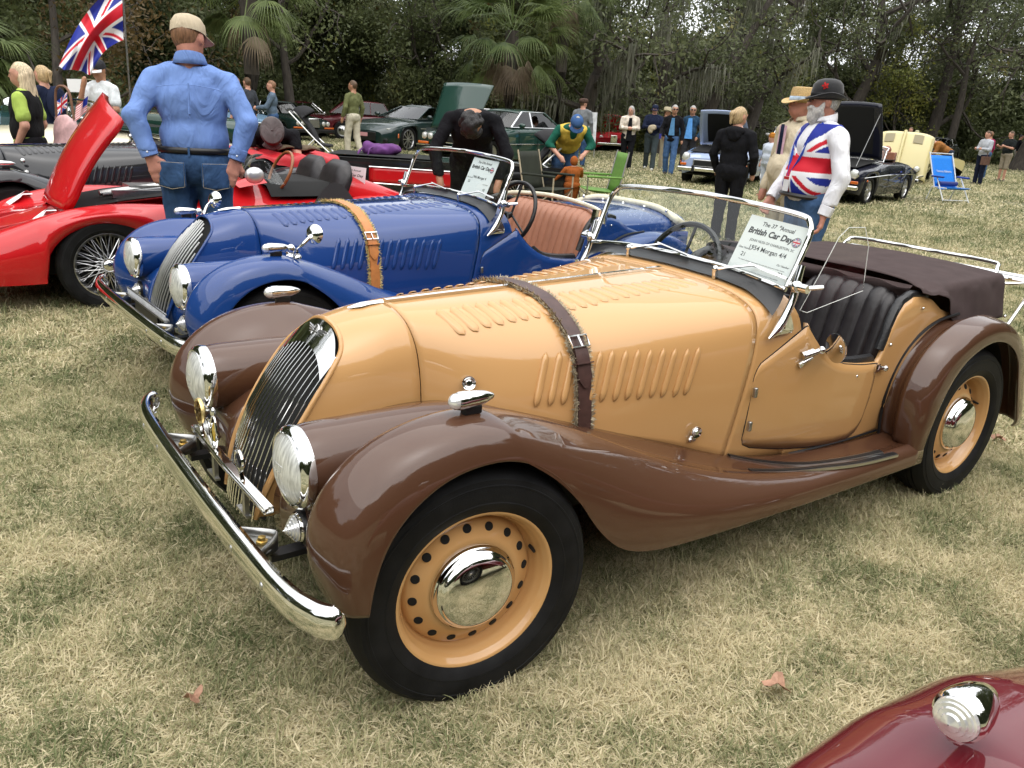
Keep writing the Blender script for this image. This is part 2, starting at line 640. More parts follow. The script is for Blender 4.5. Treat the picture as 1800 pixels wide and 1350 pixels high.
def roadster(C, root):
    body, wingp = C['body'], C['wing']
    full = C.get('full', True)
    # ---- bonnet
    xs = sorted(SEC)
    net = []
    for x in xs:
        off = XOFF.get(x, [0] * 7)
        net.append([(x + off[k], -SEC[x][k][0], SEC[x][k][1]) for k in range(7)])
    half = sheet(net, 48, 26)
    fullb = np.concatenate([half[:, ::-1], mir(half)[:, 1:]], 1)
    bon = MB().grid(fullb).obj('bonnet', body, root, solid=.006, smooth=60)
    bn = gnormals(half)
    if bn[20, 5, 2] < 0:
        bn = -bn
    hf = sheet(net, 320, 170)
    bf = gnormals(hf)
    if bf[120, 30, 2] < 0:
        bf = -bf
    lv = louvre_mesh(.165, .024, .010).mesh('louvre')
    lv.materials.append(body)
    lv.polygons.foreach_set('use_smooth', [True] * len(lv.polygons))
    lt = louvre_mesh(.115, .028, .0062).mesh('louvre')
    lt.materials.append(body)
    lt.polygons.foreach_set('use_smooth', [True] * len(lt.polygons))
    for s in (-1, 1):
        for k in range(13):
            x = .425 + .0440 * k
            i, j = nearest(hf, (x, 0, .705 - .012 * k / 12), (1, 0, 1))
            p, n = hf[i, j].copy(), bf[i, j].copy()
            t = np.array([.046, 0, .16])
            if s > 0:
                p[1] *= -1
                n[1] *= -1
            o = bpy.data.objects.new('louvre', lv)
            COL.objects.link(o)
            o.parent = bon
            place(o, p, t, n)
        for k in range(22):
            x = .205 + .0445 * k
            i, j = nearest(hf, (x, -.155 - .03 * (x - .2), 0), (1, 1, 0))
            p, n = hf[i, j].copy(), bf[i, j].copy()
            if s > 0:
                p[1] *= -1
                n[1] *= -1
            o = bpy.data.objects.new('louvre', lt)
            COL.objects.link(o)
            o.parent = bon
            place(o, p, (.25, s, 0), n)
    # hinge strip
    hs_ = MB()
    zz = lambda x: float(np.interp(x, xs, [SEC[q][0][1] for q in xs]))
    hs_.tube([(x, 0, zz(x) + .004) for x in np.linspace(.075, 1.215, 20)], 1, flat=(.0085, .004))
    hs_.obj('hinge_strip', CHROME, root)
    tip = MB().grid(sheet([[(-.045, -.001, .8905), (-.045, .0, .8925), (-.045, .001, .8905)], [(-.01, -.016, .895), (-.01, 0, .903), (-.01, .016, .895)], [(.02, -.010, .898), (.02, 0, .905), (.02, .010, .898)], [(.066, -.009, .899), (.066, 0, .906), (.066, .009, .899)]], 12, 7))
    tip.obj('nose_flash', CHROME, root)
    # ---- cowl round the grille
    O_ = [(-.112, 0, .866), (-.111, -.07, .852), (-.122, -.125, .815), (-.165, -.158, .765), (-.228, -.167, .68), (-.292, -.162, .575), (-.340, -.148, .47), (-.372, -.12, .36)]
    M_ = [(-.025, 0, .889), (-.015, -.08, .876), (-.01, -.138, .84), (-.04, -.172, .78), (-.08, -.186, .70), (-.11, -.191, .60), (-.13, -.188, .48), (-.15, -.18, .36)]
    S_ = [(.067, 0, .898), (.070, -.07, .890), (.077, -.125, .862), (.083, -.165, .81), (.087, -.185, .74), (.089, -.195, .66), (.089, -.2, .5), (.089, -.2, .36)]
    L_ = [tuple(np.array(a) * .93 + np.array(b) * .07 + np.array((0, 0, .004))) for a, b in zip(O_, M_)]
    ch = sheet([O_, L_, M_, S_], 22, 30)
    MB().grid(np.concatenate([ch[:, ::-1], mir(ch)[:, 1:]], 1)).obj('cowl', body, root, solid=.006, smooth=60)
    oc = cr(O_, 40)
    lip = np.concatenate([oc[::-1], mir(oc)[1:]])
    MB().tube(lip, .0075, 8).obj('grille_lip', body, root)
    # ---- grille
    zc = np.array([.33, .4, .5, .6, .68, .74, .80, .84, .866, .9])
    xc = np.array([-.395, -.385, -.358, -.318, -.268, -.222, -.168, -.133, -.112, -.08])
    gx = lambda y, z: np.interp(z, zc, xc) + 1.25 * y * y
    oz, oy = oc[::-1, 2], -oc[::-1, 1]
    hw = lambda z: float(np.interp(z, oz, oy))
    gb = []
    for z in np.linspace(.345, .862, 24):
        w_ = hw(z)
        gb.append([(gx(y, z) + .03, y, z) for y in np.linspace(-w_, w_, 14)])
    g = MB().grid(gb).obj('grille', C.get('grille_back', DARK), root)
    arch = lambda y: .80 - (.065 if not C.get('plain_grille') else .10) * (abs(y) / .155) ** 2.2 if not C.get('plain_grille') else .845 - .16 * (abs(y) / .16) ** 2.4
    nb = C.get('bars', 15)
    for k in range(nb):
        y = -.147 + .294 * k / (nb - 1)
        zt = arch(y)
        z0 = .345
        while hw(z0) < abs(y) + .002 and z0 < .7:
            z0 += .01
        zs_ = np.linspace(z0, zt, 16)
        MB().tube([(gx(y, z) + .002, y, z) for z in zs_], C.get('barw', .0021), 7).obj('grille_bar', C.get('barm', BARM), g)
    if not C.get('plain_grille'):
        sh = []
        for y in np.linspace(-.150, .150, 31):
            zo = np.interp(abs(y), -oc[:14, 1], oc[:14, 2]) - .003
            za = arch(y)
            sh.append([(gx(y, z) - .002, y, z) for z in np.linspace(min(za, zo - .002), zo, 8)])
        MB().grid(sh).obj('shield', CHROME, g)
        em = MB()
        e0 = np.array([gx(0, .835) - .006, 0, .832])
        tz = np.array([.45, 0, 1.]) / math.hypot(.45, 1)
        em.tube([e0 + np.array([0, .017 * math.cos(a), 0]) + tz * .02 * math.sin(a) for a in np.linspace(0, 2 * np.pi, 20)[:-1]], .0025, 6, closed=True)
        em.tube([e0 - tz * .018, e0 + tz * .018], .003, 6)
        em.tube([e0 + np.array([0, -.016, 0]), e0 + np.array([0, .016, 0])], .003, 6)
        for s in (-1, 1):
            for q in range(5):
                y1 = .052 - .006 * q
                z1 = .012 - .0065 * q
                em.tube([e0 + np.array([.0005, s * .016, 0]) + tz * (.008 - .004 * q), e0 + np.array([1.25 * y1 * y1, s * y1, 0]) + tz * z1], .0022, 5)
        em.obj('emblem', ALU, g)
    # ---- front wings with running boards
    wn_ = wing_net(WING, 0, .33, 10)
    wp = sheet(wn_, 100, 30)
    for _ in range(14):
        wp[1:-1] = (wp[:-2] + 2 * wp[1:-1] + wp[2:]) / 4
    for _ in range(40):
        wp[44:86, 1:26] = (wp[43:85, 1:26] + 2 * wp[44:86, 1:26] + wp[45:87, 1:26]) / 4
        if _ % 4 == 0:
            wp[44:86, 1:24] = (wp[44:86, 0:23] + 6 * wp[44:86, 1:24] + wp[44:86, 2:25]) / 8
    for s in (-1, 1):
        P = mir(wp) if s < 0 else wp
        wg = MB().grid(P).obj('front_wing', wingp, root, solid=.004, smooth=70)
        if C.get('strips'):
            for pts in ([(1.14, .49), (1.40, .588), (1.62, .645), (1.80, .672)], [(1.14, .58), (1.42, .652), (1.62, .685), (1.86, .698)]):
                q = cr(np.array(pts), 20)
                path = []
                wf = sheet(wn_[9:], 260, 160)
                for x, y in q:
                    i, j = nearest(wf, (x, y, 0), (1, 1, 0))
                    path.append((x, s * y, wf[i, j, 2] + .004))
                pa = np.array(path)
                for _ in range(4):
                    pa[1:-1, 2] = (pa[:-2, 2] + 2 * pa[1:-1, 2] + pa[2:, 2]) / 4
                path = pa + (0, 0, .002)
                MB().tube(path, 1, flat=(.014, .005)).obj('tread_strip_edge', ALU, wg)
                MB().tube(np.array(path) + (0, 0, .0045), 1, flat=(.0075, .003)).obj('tread_strip', BLACK, wg)
        rn = wing_net(RWING, 2.44, .33)
        rw = sheet(rn, 70, 26)
        rwo = MB().grid(mir(rw) if s < 0 else rw).obj('rear_wing', wingp, root, solid=.004, smooth=70)
        bead = np.array([(a[0] - .0, s * (.548 if a[0] < 2.5 else .5), a[2]) for a in cr(np.array([np.array(q[0]) * .55 + np.array(q[1]) * .45 for q in RWING[:6]]), 24)])
        MB().tube(bead, .0065, 6).obj('wing_piping', BLACK, rwo)
        # inner arch
        an = np.linspace(-.15, np.pi + .15, 20)
        MB().grid([[(2.44 + .40 * math.cos(a), s * y, .33 + .39 * math.sin(a)) for y in (.44, .62)] for a in an]).obj('inner_arch', DARK, root)
        MB().grid([[(.02 + .335 * math.cos(a), s * y, .31 + .345 * math.sin(a)) for y in (.40, .60)] for a in np.linspace(-.2, np.pi + .1, 20)]).obj('inner_arch', DARK, root)
        # headlamp pod
        pod = []
        for (x, y, z, r) in [(-.345, .367, .611, .099), (-.30, .367, .612, .1025), (-.20, .366, .614, .101), (-.08, .364, .618, .096), (.04, .360, .622, .086), (.16, .355, .62, .068), (.27, .35, .61, .04)]:
            pod.append([(x, s * y + r * math.cos(a), z + r * math.sin(a)) for a in np.linspace(0, 2 * np.pi, 33)[:-1]])
        pd = MB().grid(sheet(pod, 24, 32), close_v=True).obj('headlamp_pod', wingp, root)
        hc = (-.357, s * .367, .611)
        hl = MB().lathe([(.0935, .02), (.1015, .017), (.1035, .008), (.1035, -.004), (.099, -.012), (.094, -.0145), (.0905, -.019), (.087, -.018), (.085, -.010)], 48, hc, 'x')
        hl = hl.obj('headlamp_rim', CHROME, pd, smooth=50)
        lp = [(.087, -.012), (.08, -.020), (.065, -.029), (.045, -.036), (.02, -.040), (.0005, -.041)]
        MB().lathe(lp, 40, hc, 'x').obj('headlamp_lens', C.get('lens', HEADLENS), pd, smooth=70)
        # flutes of the lens
        fl = MB()
        for y in np.linspace(-.062, .062, 10):
            zb = -math.sqrt(max(.001, .078 ** 2 - y * y))
            fl.tube([(hc[0] - .042 + 4.6 * (y * y + z * z), hc[1] + y, hc[2] + z) for z in np.linspace(zb, .0, 6)], .0016, 4)
        for z in (.018, .032, .046, .058):
            w_ = math.sqrt(max(.001, .075 ** 2 - z * z)) * .8
            fl.tube([(hc[0] - .042 + 4.6 * (y * y + z * z), hc[1] + y, hc[2] + z) for y in np.linspace(-w_, w_, 7)], .0013, 4)
        fl.obj('lens_fluting', LENS, pd)
        # indicator
        ic = (-.352, s * .363, .444)
        ind = MB().lathe([(.040, .03), (.0385, .004), (.036, -.002), (.034, -.002)], 28, ic, 'x').obj('indicator', CHROME if not C.get('plain_ind') else wingp, root)
        pr = []
        for k in range(5):
            r0 = .034 - .0065 * k
            pr += [(r0, -.004 - .0055 * k), (r0 - .001, -.008 - .0055 * k), (r0 - .004, -.0085 - .0055 * k)]
        pr.append((.0005, -.036))
        MB().lathe(pr, 28, ic, 'x').obj('indicator_lens', LENS, ind)
        MB().lathe([(.045, .03), (.046, .012), (.041, .004)], 28, ic, 'x').obj('indicator_gasket', BLACK, ind)
        # wing-top side lamp
        sc = np.array([-.02, s * .597, .806])
        sl = MB().lathe([(.0205, -.03), (.0225, -.024), (.0225, -.006), (.0215, .0), (.020, .02), (.0165, .045), (.009, .068), (.001, .078)], 20, sc, 'x').obj('side_lamp', CHROME, root)
        MB().lathe([(.0195, -.03), (.019, -.038), (.014, -.046), (.007, -.051), (.001, -.053)], 20, sc, 'x').obj('side_lamp_lens', LENS, sl)
        MB().box(sc + (.012, 0, -.026), (.05, .022, .022)).obj('side_lamp_foot', BLACK, sl, bevel=.004)
    # under-body; a plain dark box is added here to block light
    MB().box((1.2, 0, .32), (2.9, .62, .16)).obj('chassis_light_block', DARK, root)
    MB().box((-.10, 0, .45), (.2, .28, .3)).obj('radiator', DARK, root)
    MB().box((.55, 0, .52), (1.1, .36, .3)).obj('engine', DARK, root)
    MB().tube([(0, -.55, .32), (0, .55, .32)], .03).obj('front_axle', DARK, root)
    MB().tube([(2.44, -.55, .32), (2.44, .55, .32)], .03).obj('rear_axle', DARK, root)
    # ---- scuttle and tub
    sA = [(1.222 + XOFF[1.215][k], -SEC[1.215][k][0], SEC[1.215][k][1]) for k in range(7)]
    sB = [(1.30, 0, .945), (1.30, -.245, .938), (1.295, -.392, .915), (1.29, -.474, .866), (1.285, -.502, .76), (1.27, -.506, .58), (1.25, -.485, .32)]
    sC = [(1.365, 0, .955), (1.365, -.25, .949), (1.365, -.40, .928), (1.368, -.486, .882), (1.395, -.514, .80), (1.425, -.523, .6), (1.425, -.503, .31)]
    sc_ = sheet([sA, sB, sC], 14, 26)
    MB().grid(np.concatenate([sc_[:, ::-1], mir(sc_)[:, 1:]], 1)).obj('scuttle', body, root, solid=.012, smooth=60)
    yx = lambda x: np.interp(x, [1.13, 1.2, 1.3, 1.425, 1.6, 1.8, 2.1, 2.5, 2.95], [.478, .49, .504, .523, .54, .55, .548, .525, .475])
    Ys = lambda x, z: yx(x) - .022 * np.clip((.6 - z) / .3, 0, 1) ** 2 - .02 * np.clip((z - .68) / .2, 0, 1.2) ** 2
    TX = [1.427, 1.46, 1.50, 1.55, 1.60, 1.65, 1.75, 1.85, 1.875, 1.89, 1.905, 1.93, 1.96, 2.0, 2.07, 2.15, 2.22, 2.30, 2.40, 2.6, 2.95]
    TZ = [.825, .775, .735, .700, .675, .660, .645, .637, .636, .66, .70, .765, .81, .846, .868, .863, .845, .80, .77, .76, .74]
    for s in (-1, 1):
        xs2 = np.linspace(1.425, 2.95, 110)
        P = []
        for x in xs2:
            zt = np.interp(x, TX, TZ)
            P.append([(x, s * Ys(x, z), z) for z in np.linspace(.31, zt, 14)])
        tb = MB().grid(P).obj('tub_side', body, root, solid=.018, smooth=60)
        # door panel, slightly proud, with a dark shut line
        DX = [1.2, 1.204, 1.22, 1.42, 1.46, 1.50, 1.55, 1.60, 1.65, 1.75, 1.86]
        DZ = [.64, .67, .70, .818, .772, .732, .697, .672, .657, .642, .634]
        LX = [1.2, 1.21, 1.25, 1.4, 1.55, 1.7, 1.78, 1.83, 1.855, 1.86]
        LZ = [.43, .405, .388, .362, .343, .332, .335, .36, .42, .5]
        xd = np.concatenate([[1.2, 1.203], np.linspace(1.21, 1.86, 50)])
        P = []
        for x in xd:
            a, b = np.interp(x, LX, LZ), np.interp(x, DX, DZ)
            P.append([(x, s * (Ys(x, z) + .006), z) for z in np.linspace(a, b, 10)])
        P = np.array(P)
        dr = MB().grid(P).obj('door', body, root, solid=.008, smooth=60)
        loop = np.concatenate([P[:, 0], P[-1, 1:], P[::-1, -1], P[0, ::-1][1:-1]])
        MB().tube(loop + (0, -s * .003, 0), .0035, 5, closed=True).obj('shut_line', DARK, dr)
        for hz in (.485, .607):
            MB().box((1.198, s * .512, hz), (.014, .014, .035)).obj('hinge', STEEL, dr, bevel=.003)
        MB().tube([(1.862, s * .557, .62), (1.895, s * .562, .615)], [.011, .008], 8).ball((1.905, s * .565, .612), .012).box((1.86, s * .557, .618), (.03, .01, .03)).obj('door_catch', CHROME, dr)
        # trim pads
        MB().tube([(x, s * (Ys(x, np.interp(x, TX, TZ)) - .02), np.interp(x, TX, TZ) + .004) for x in np.linspace(1.895, 2.19, 26)], .019, 8).obj('edge_padding', mat('black_leather', (.012, .012, .013), rough=.38, bump=.12, bscale=120), tb)
        MB().tube(cr([(1.56, s * .50, .70), (1.62, s * .505, .665), (1.72, s * .51, .646), (1.875, s * .51, .638)], 14), .022, 8).obj('door_padding', mat('black_leather', (.012,) * 3), dr)
        for (x, z) in ((1.93, .70), (2.14, .82), (1.74, .60)):
            MB().lathe([(.006, .0), (.006, .006), (.004, .012), (.001, .013)], 10, (x, s * (Ys(x, z) + .0), z), 'y') if False else None
            MB().ball((x, s * (Ys(x, z) + .004), z), .006, 8, 6).obj('snap_stud', CHROME, tb)
        # bottom edge piping
        MB().tube([(x, s * (Ys(x, .33) + .004), .33 - .0 * x) for x in np.linspace(1.15, 2.0, 20)], .005, 5).obj('sill_piping', BLACK, tb)
        # bonnet catches
        for (x, z) in ((.215, .705), (.975, .49)):
            i, j = nearest(half, (x, 0, z), (1, 0, 1))
            p = half[i, j] * (1, -s, 1)
            n = bn[i, j] * (1, -s, 1)
            ct = MB().lathe([(.020, .012), (.0215, .016), (.020, .020), (.016, .018), (.014, .021), (.010, .019), (.007, .022), (.001, .022)], 20, (0, 0, 0), 'z').tube([(0, 0, .0), (0, 0, .016)], .009, 8).tube([(0, 0, .012), (-.012, -.025, .006)], .006, 6).ball((-.014, -.028, .008), .009, 8, 6).box((-.005, -.03, .004), (.03, .012, .008))
            o = ct.obj('bonnet_catch', CHROME, root)
            place(o, p, (1, 0, 0), n)
    MB().grid([[(2.95, y, z) for z in np.linspace(.31, .74, 6)] for y in np.linspace(-.475, .475, 12)]).obj('tail_panel', body, root, solid=.01)
    MB().box((2.1, 0, .33), (1.6, .94, .02)).obj('floor', BLACK, root)
    MB().box((1.40, 0, .78), (.02, .92, .26)).obj('dashboard', C.get('dash', BLACK), root, bevel=.01)
    # ---- windscreen
    sx = lambda z: 1.298 + (z - .926) * .43
    top = cr([(sx(.955), -.485, .955), (sx(1.05), -.489, 1.05), (sx(1.12), -.488, 1.12), (sx(1.158), -.472, 1.158), (sx(1.178), -.43, 1.178), (sx(1.19), -.25, 1.19), (sx(1.198), 0, 1.198)], 36)
    fr = np.concatenate([top, mir(top)[::-1][1:]])
    bot = cr([(sx(.945), -.485, .945), (sx(.955), -.40, .955), (sx(.968), -.25, .968), (sx(.975), 0, .975)], 20)
    bo = np.concatenate([bot, mir(bot)[::-1][1:]])
    ws = MB().tube(fr, .0105, 8).tube(bo, .009, 8).obj('windscreen', CHROME, root)
    gl = []
    for k in range(33):
        y = -.478 + .956 * k / 32
        zt = np.interp(y, fr[:, 1] + np.linspace(0, 1e-6, len(fr)), fr[:, 2])
        zb = np.interp(y, bo[:, 1], bo[:, 2])
        gl.append([(sx(z), y, z) for z in np.linspace(zb, max(zt, zb + .02), 6)])
    MB().grid(gl).obj('glass', GLASS, ws, smooth=0)
    ap = []
    for k in range(25):
        y = -.485 + .97 * k / 24
        zb = np.interp(y, bo[:, 1], bo[:, 2])
        i, j = nearest(sc_[:8], (1.265, -abs(y), 0), (.2, 1, 0))
        zq = sc_[6, j, 2] if abs(y) < .47 else .86
        ap.append([(sx(zb), y, zb), (sx(zb) - .016, y, zb * .4 + zq * .6 + .006), (1.252 + .0 * abs(y), y * 1.01, zq + .002)])
    MB().grid(sheet(ap, 49, 9)).obj('screen_seal', mat('black_seal_rubber', (.012, .013, .015), rough=.35, bump=.05, bscale=30), ws)
    for s in (-1, 1):
        pil = MB().tube(cr([(1.335, s * .512, 1.03), (1.325, s * .512, .98), (1.318, s * .513, .93), (1.30, s * .514, .885), (1.268, s * .513, .83), (1.225, s * .510, .79)], 18), np.interp(np.linspace(0, 1, 18), [0, .3, .6, .8, 1], [.011, .014, .013, .016, .005]), 8)
        pil.grid(sheet([[(1.30, s * .516, .885), (1.325, s * .519, .845), (1.335, s * .52, .825)], [(1.26, s * .520, .826), (1.285, s * .522, .818), (1.335, s * .522, .812)], [(1.222, s * .512, .787), (1.26, s * .516, .80), (1.33, s * .519, .803)]], 8, 8))
        pil.ball((1.318, s * .517, .96), .021, 12, 8).tube([(1.318, s * .515, .96), (1.318, s * .56, .96)], .015, 10).tube([(1.318, s * .56, .965), (1.36, s * .585, .97)], .008, 6)
        pil.obj('pillar', CHROME, ws, smooth=60)
    for y in C.get('wipers', (.22, -.22)):
        zb = float(np.interp(y, bo[:, 1], bo[:, 2]))
        i, j = nearest(sc_, (1.27, -abs(y), 0), (1, 1, 0))
        zs0 = sc_[i, j, 2]
        wp_ = MB().tube([(1.262, y, zs0), (1.258, y, zs0 + .03)], .010, 8).ball((1.258, y, zs0 + .034), .013, 10, 6)
        wp_.tube([(1.258, y, zs0 + .034), (sx(zb + .03) - .02, y - .12, zb + .03)], [.006, .004], 6)
        wp_.tube([(sx(zb + .03) - .018, y - .10, zb + .032), (sx(zb + .012) - .012, y - .26, zb + .012)], .0045, 5)
        wp_.obj('wiper', CHROME, ws)
    # ---- seats
    lm = C['leather']
    nfl = C.get('nfl', 7)
    for s in ((-1, 1) if not C.get('bench') else (0,)):
        w_ = .46 if s else 1.0
        P = flutes(w_, .50, nfl if s else 17, nu=90 if s else 160, nv=14)
        P = P @ roty(R(16)).T + np.array([1.98, s * .252, .40])
        Pb = P.copy()
        Pb[..., 0] = P[..., 0] * .15 + (2.06 + (P[..., 2] - .4) * .28) * .85
        st = MB().grid(P)
        st.grid(Pb[:, ::-1])
        edge = lambda Q: np.concatenate([Q[:, 0], Q[-1, 1:-1], Q[::-1, -1]])
        st.grid(np.stack([edge(P), edge(Pb)], 0))
        so_ = st.obj('seat', lm, root, smooth=60)
        MB().tube(edge(P) * .5 + edge(Pb) * .5 + (-.012, 0, .004), .008, 6).obj('seat_piping', C.get('piping', lm), so_)
        MB().grid([[(1.55 + .42 * t, s * .252 + (q - .5) * w_, .45 + .04 * math.sin(t * 3) + .012 * abs(math.sin(q * 7 * math.pi))) for q in np.linspace(0, 1, 40)] for t in np.linspace(0, 1, 8)]).obj('seat_cushion', lm, so_)
    # steering wheel
    sy = C.get('steer_y', .24)
    stw = MB()
    cw = np.array([1.60, sy, .86])
    ex = np.array([math.sin(R(22)), 0, math.cos(R(22))])
    stw.tube([cw + .195 * (math.cos(a) * np.array([0, 1, 0]) + math.sin(a) * ex) for a in np.linspace(0, 2 * np.pi, 37)[:-1]], .012, 8, closed=True)
    for a in (R(90), R(210), R(330)):
        stw.tube([cw, cw + .19 * (math.cos(a) * np.array([0, 1, 0]) + math.sin(a) * ex)], .007, 6)
    stw.tube([cw, cw + np.array([-.25, 0, -.1])], .018, 8)
    stw.obj('steering_wheel', BLACK, root)
    # ---- bumper
    bz, bx = .42, -.487
    bpth = cr([(bx + .075, -.732, bz), (bx + .062, -.738, bz), (bx + .035, -.70, bz), (bx + .010, -.60, bz), (bx, -.40, bz), (bx - .004, 0, bz), (bx, .40, bz), (bx + .010, .60, bz), (bx + .035, .70, bz), (bx + .062, .738, bz), (bx + .075, .732, bz)], 70)
    tt = np.gradient(bpth, axis=0)
    tt /= np.linalg.norm(tt, axis=1)[:, None]
    nn = np.cross(tt, (0, 0, 1))
    if nn[35][0] > 0:
        nn = -nn
    prof = [(-.016, -.036), (.0, -.040), (.011, -.034), (.018, -.02), (.021, 0), (.018, .02), (.011, .034), (0, .040), (-.016, .036)]
    P = []
    for k in range(70):
        e = min(k, 69 - k) / 7
        tp = min(1, .5 + .5 * math.sqrt(max(0, 1 - (1 - e) ** 2))) if e < 1 else 1
        P.append([bpth[k] + nn[k] * a + np.array([0, 0, b * tp]) for a, b in prof])
    bu = MB().grid(P).obj('bumper', CHROME, root, solid=.004, smooth=70)
    for y in (-.53, -.34, .34, .53):
        MB().ball((bx - .021 + .010 * (abs(y) / .6) ** 3, y, bz), (.006, .010, .010), 10, 8).obj('bolt', ALU, bu)
    for y in (-.34, .34):
        MB().grid(sheet([[(bx + .006, y - .085, bz + .012), (bx + .006, y - .085, bz - .012)], [(bx + .05, y - .05, bz + .014), (bx + .05, y - .05, bz - .02)], [(bx + .095, y, bz + .016), (bx + .095, y, bz - .03)], [(bx + .05, y + .05, bz + .014), (bx + .05, y + .05, bz - .02)], [(bx + .006, y + .085, bz + .012), (bx + .006, y + .085, bz - .012)]], 18, 3)).obj('bumper_bracket', STEEL, bu, solid=.005)
        MB().add([(bx + .008, y - .08, bz - .004), (bx + .06, y - .045, bz - .008), (bx + .093, y, bz - .012), (bx + .06, y + .045, bz - .008), (bx + .008, y + .08, bz - .004)], [(0, 1, 2, 3, 4)]).obj('bracket_plate', STEEL, bu, solid=.006, smooth=0)
        MB().lathe([(.015, 0), (.015, .006), (.010, .008), (.010, .016), (.001, .017)], 6, (bx + .055, y, bz - .006), 'z').obj('bracket_bolt', mat('brass', (.55, .38, .12), rough=.35, metal=1), bu)
        MB().box((bx + .16, y, bz - .05), (.18, .04, .016)).obj('bumper_iron', BLACK, bu)
    # ---- wheels
    mk = disc_wheel if not C.get('wire') else (lambda p_, l_, m_, **k_: wire_wheel(p_, l_, .328, k_.get('steer', 0), k_.get('side', -1), .21, 20))
    stv = C.get('steer', 0)
    mk(root, (0, -.606, .3186), C['wheel'], steer=stv, side=-1)
    mk(root, (0, .606, .3186), C['wheel'], steer=stv, side=1)
    mk(root, (2.44, -.606, .3186), C['wheel'], side=-1)
    mk(root, (2.44, .606, .3186), C['wheel'], side=1)
    # ---- bonnet strap
    if C.get('strap'):
        i = int(np.argmin(np.abs(half[:, 8, 0] - C.get('strap_x', .57))))
        row, nr = half[i], bn[i]
        q = np.concatenate([(row + nr * .009)[::-1], mir(row + nr * .009)[1:]])
        tl = np.gradient(q, axis=0)
        tl /= np.linalg.norm(tl, axis=1)[:, None]
        nq = np.cross(tl, (1, 0, 0))
        if nq[len(q) // 2][2] < 0:
            nq = -nq
        ribbon = lambda w_, lo, hi, sel: np.array([[q[k] + np.array([-w_, 0, 0]) + nq[k] * lo, q[k] + np.array([-w_, 0, 0]) + nq[k] * hi, q[k] + np.array([w_, 0, 0]) + nq[k] * hi, q[k] + np.array([w_, 0, 0]) + nq[k] * lo] for k in sel])
        stp = MB().grid(cr(ribbon(.026, .0, .004, range(len(q))), 90), close_v=True).obj('bonnet_strap', C['strap'], root, smooth=40)
        qf = cr(q, 220)
        nf = cr(nq, 220)
        fz = MB()
        for k in range(0, 219):
            for e in (-1, 1):
                for _ in range(6):
                    b0 = qf[k] + np.array([e * (.020 + .01 * random.random()), 0, 0]) + nf[k] * (-.007) + np.array([0, random.uniform(-.004, .004), random.uniform(-.003, .003)])
                    d = np.array([e * random.uniform(.3, 1), random.uniform(-.8, .8), random.uniform(-.6, .6)]) + nf[k] * random.uniform(0, .9)
                    d *= random.uniform(.010, .021) / np.linalg.norm(d)
                    sd_ = np.cross(d, nf[k])
                    sd_ = sd_ / (np.linalg.norm(sd_) + 1e-9) * .004
                    fz.add([b0 - sd_, b0 + sd_, b0 + d + nf[k] * .006], [(0, 1, 2)])
        fz.grid(cr(ribbon(.029, -.008, -.001, range(len(q))), 90), close_v=True)
        fl_ = fz.obj('fleece', C['fleece'], stp, fix=False, smooth=0)
        fl_['kind'] = 'stuff'
        # buckle and tail
        kz = int(np.argmin(np.abs(q[:26, 2] - .795)))
        kb = [k for k in range(len(q) // 2) if q[k, 2] < .80 and q[k, 2] > .655]
        rb = ribbon(.025, .006, .010, kb)
        rb[0, :, 0] = rb[0, :, 0] * .25 + .75 * rb[0, :, 0].mean()
        MB().grid(cr(rb, 30), close_v=True).obj('strap_tail', C['strap'], stp, smooth=40)
        c0 = q[kz]
        tv, nv_ = tl[kz], nq[kz]
        B = lambda a, b, h: c0 + np.array([a, 0, 0]) + tv * b + nv_ * h
        MB().tube([B(-.034, -.018, .012), B(-.034, .018, .012), B(.034, .018, .012), B(.034, -.018, .012)], .0042, 6, closed=True).tube([B(0, .018, .014), B(0, -.02, .018)], .003, 6).obj('buckle', CHROME, stp)
        kl = int(np.argmin(np.abs(q[:26, 2] - .745)))
        tv, nv_, c0 = tl[kl], nq[kl], q[kl]
        MB().tube([B(-.031, 0, 0), B(-.031, 0, .014), B(.031, 0, .014), B(.031, 0, 0)], 1, flat=(.006, .002), up=tuple(tv)).obj('strap_keeper', C['strap'], stp)
    return dict(half=half, bn=bn, wp=wp, sx=sx, Ys=Ys)
# ---------------------------------------------------------------- the tan and brown car
TAN = paint('tan_paint', (.53, .295, .115))
BROWN = paint('brown_paint', (.072, .031, .016))
HEADLENS = mat('headlamp_glass', (.62, .63, .60), rough=.38, metal=.35, noise=.35, nscale=30, coat=.6, stretch=(1, 6, 1))
BLEATHER = mat('black_seat_leather', (.018, .015, .016), rough=.36, noise=.35, nscale=18, bump=.05, bscale=60)
STRAPBROWN = mat('dark_brown_strap_leather', (.065, .032, .027), rough=.42, noise=.2, nscale=40, bump=.05, bscale=200)
FLEECE = mat('grey_beige_fleece', (.42, .36, .25), rough=.95, noise=.35, nscale=90)
TONNEAU = mat('brown_canvas', (.062, .045, .044), rough=.9, noise=.12, nscale=12, bump=.15, bscale=9, spec=.12)

car = empty('vintage_roadster', (0, 0, 0), 0, 'tan and brown open vintage roadster with dark brown bonnet strap, nearest the camera', 'car', 'vintage roadsters with strapped bonnets')
G = roadster(dict(body=TAN, wing=BROWN, wheel=TAN, leather=BLEATHER, strips=True, strap=STRAPBROWN, fleece=FLEECE, steer=-.122, steer_y=.25), car)
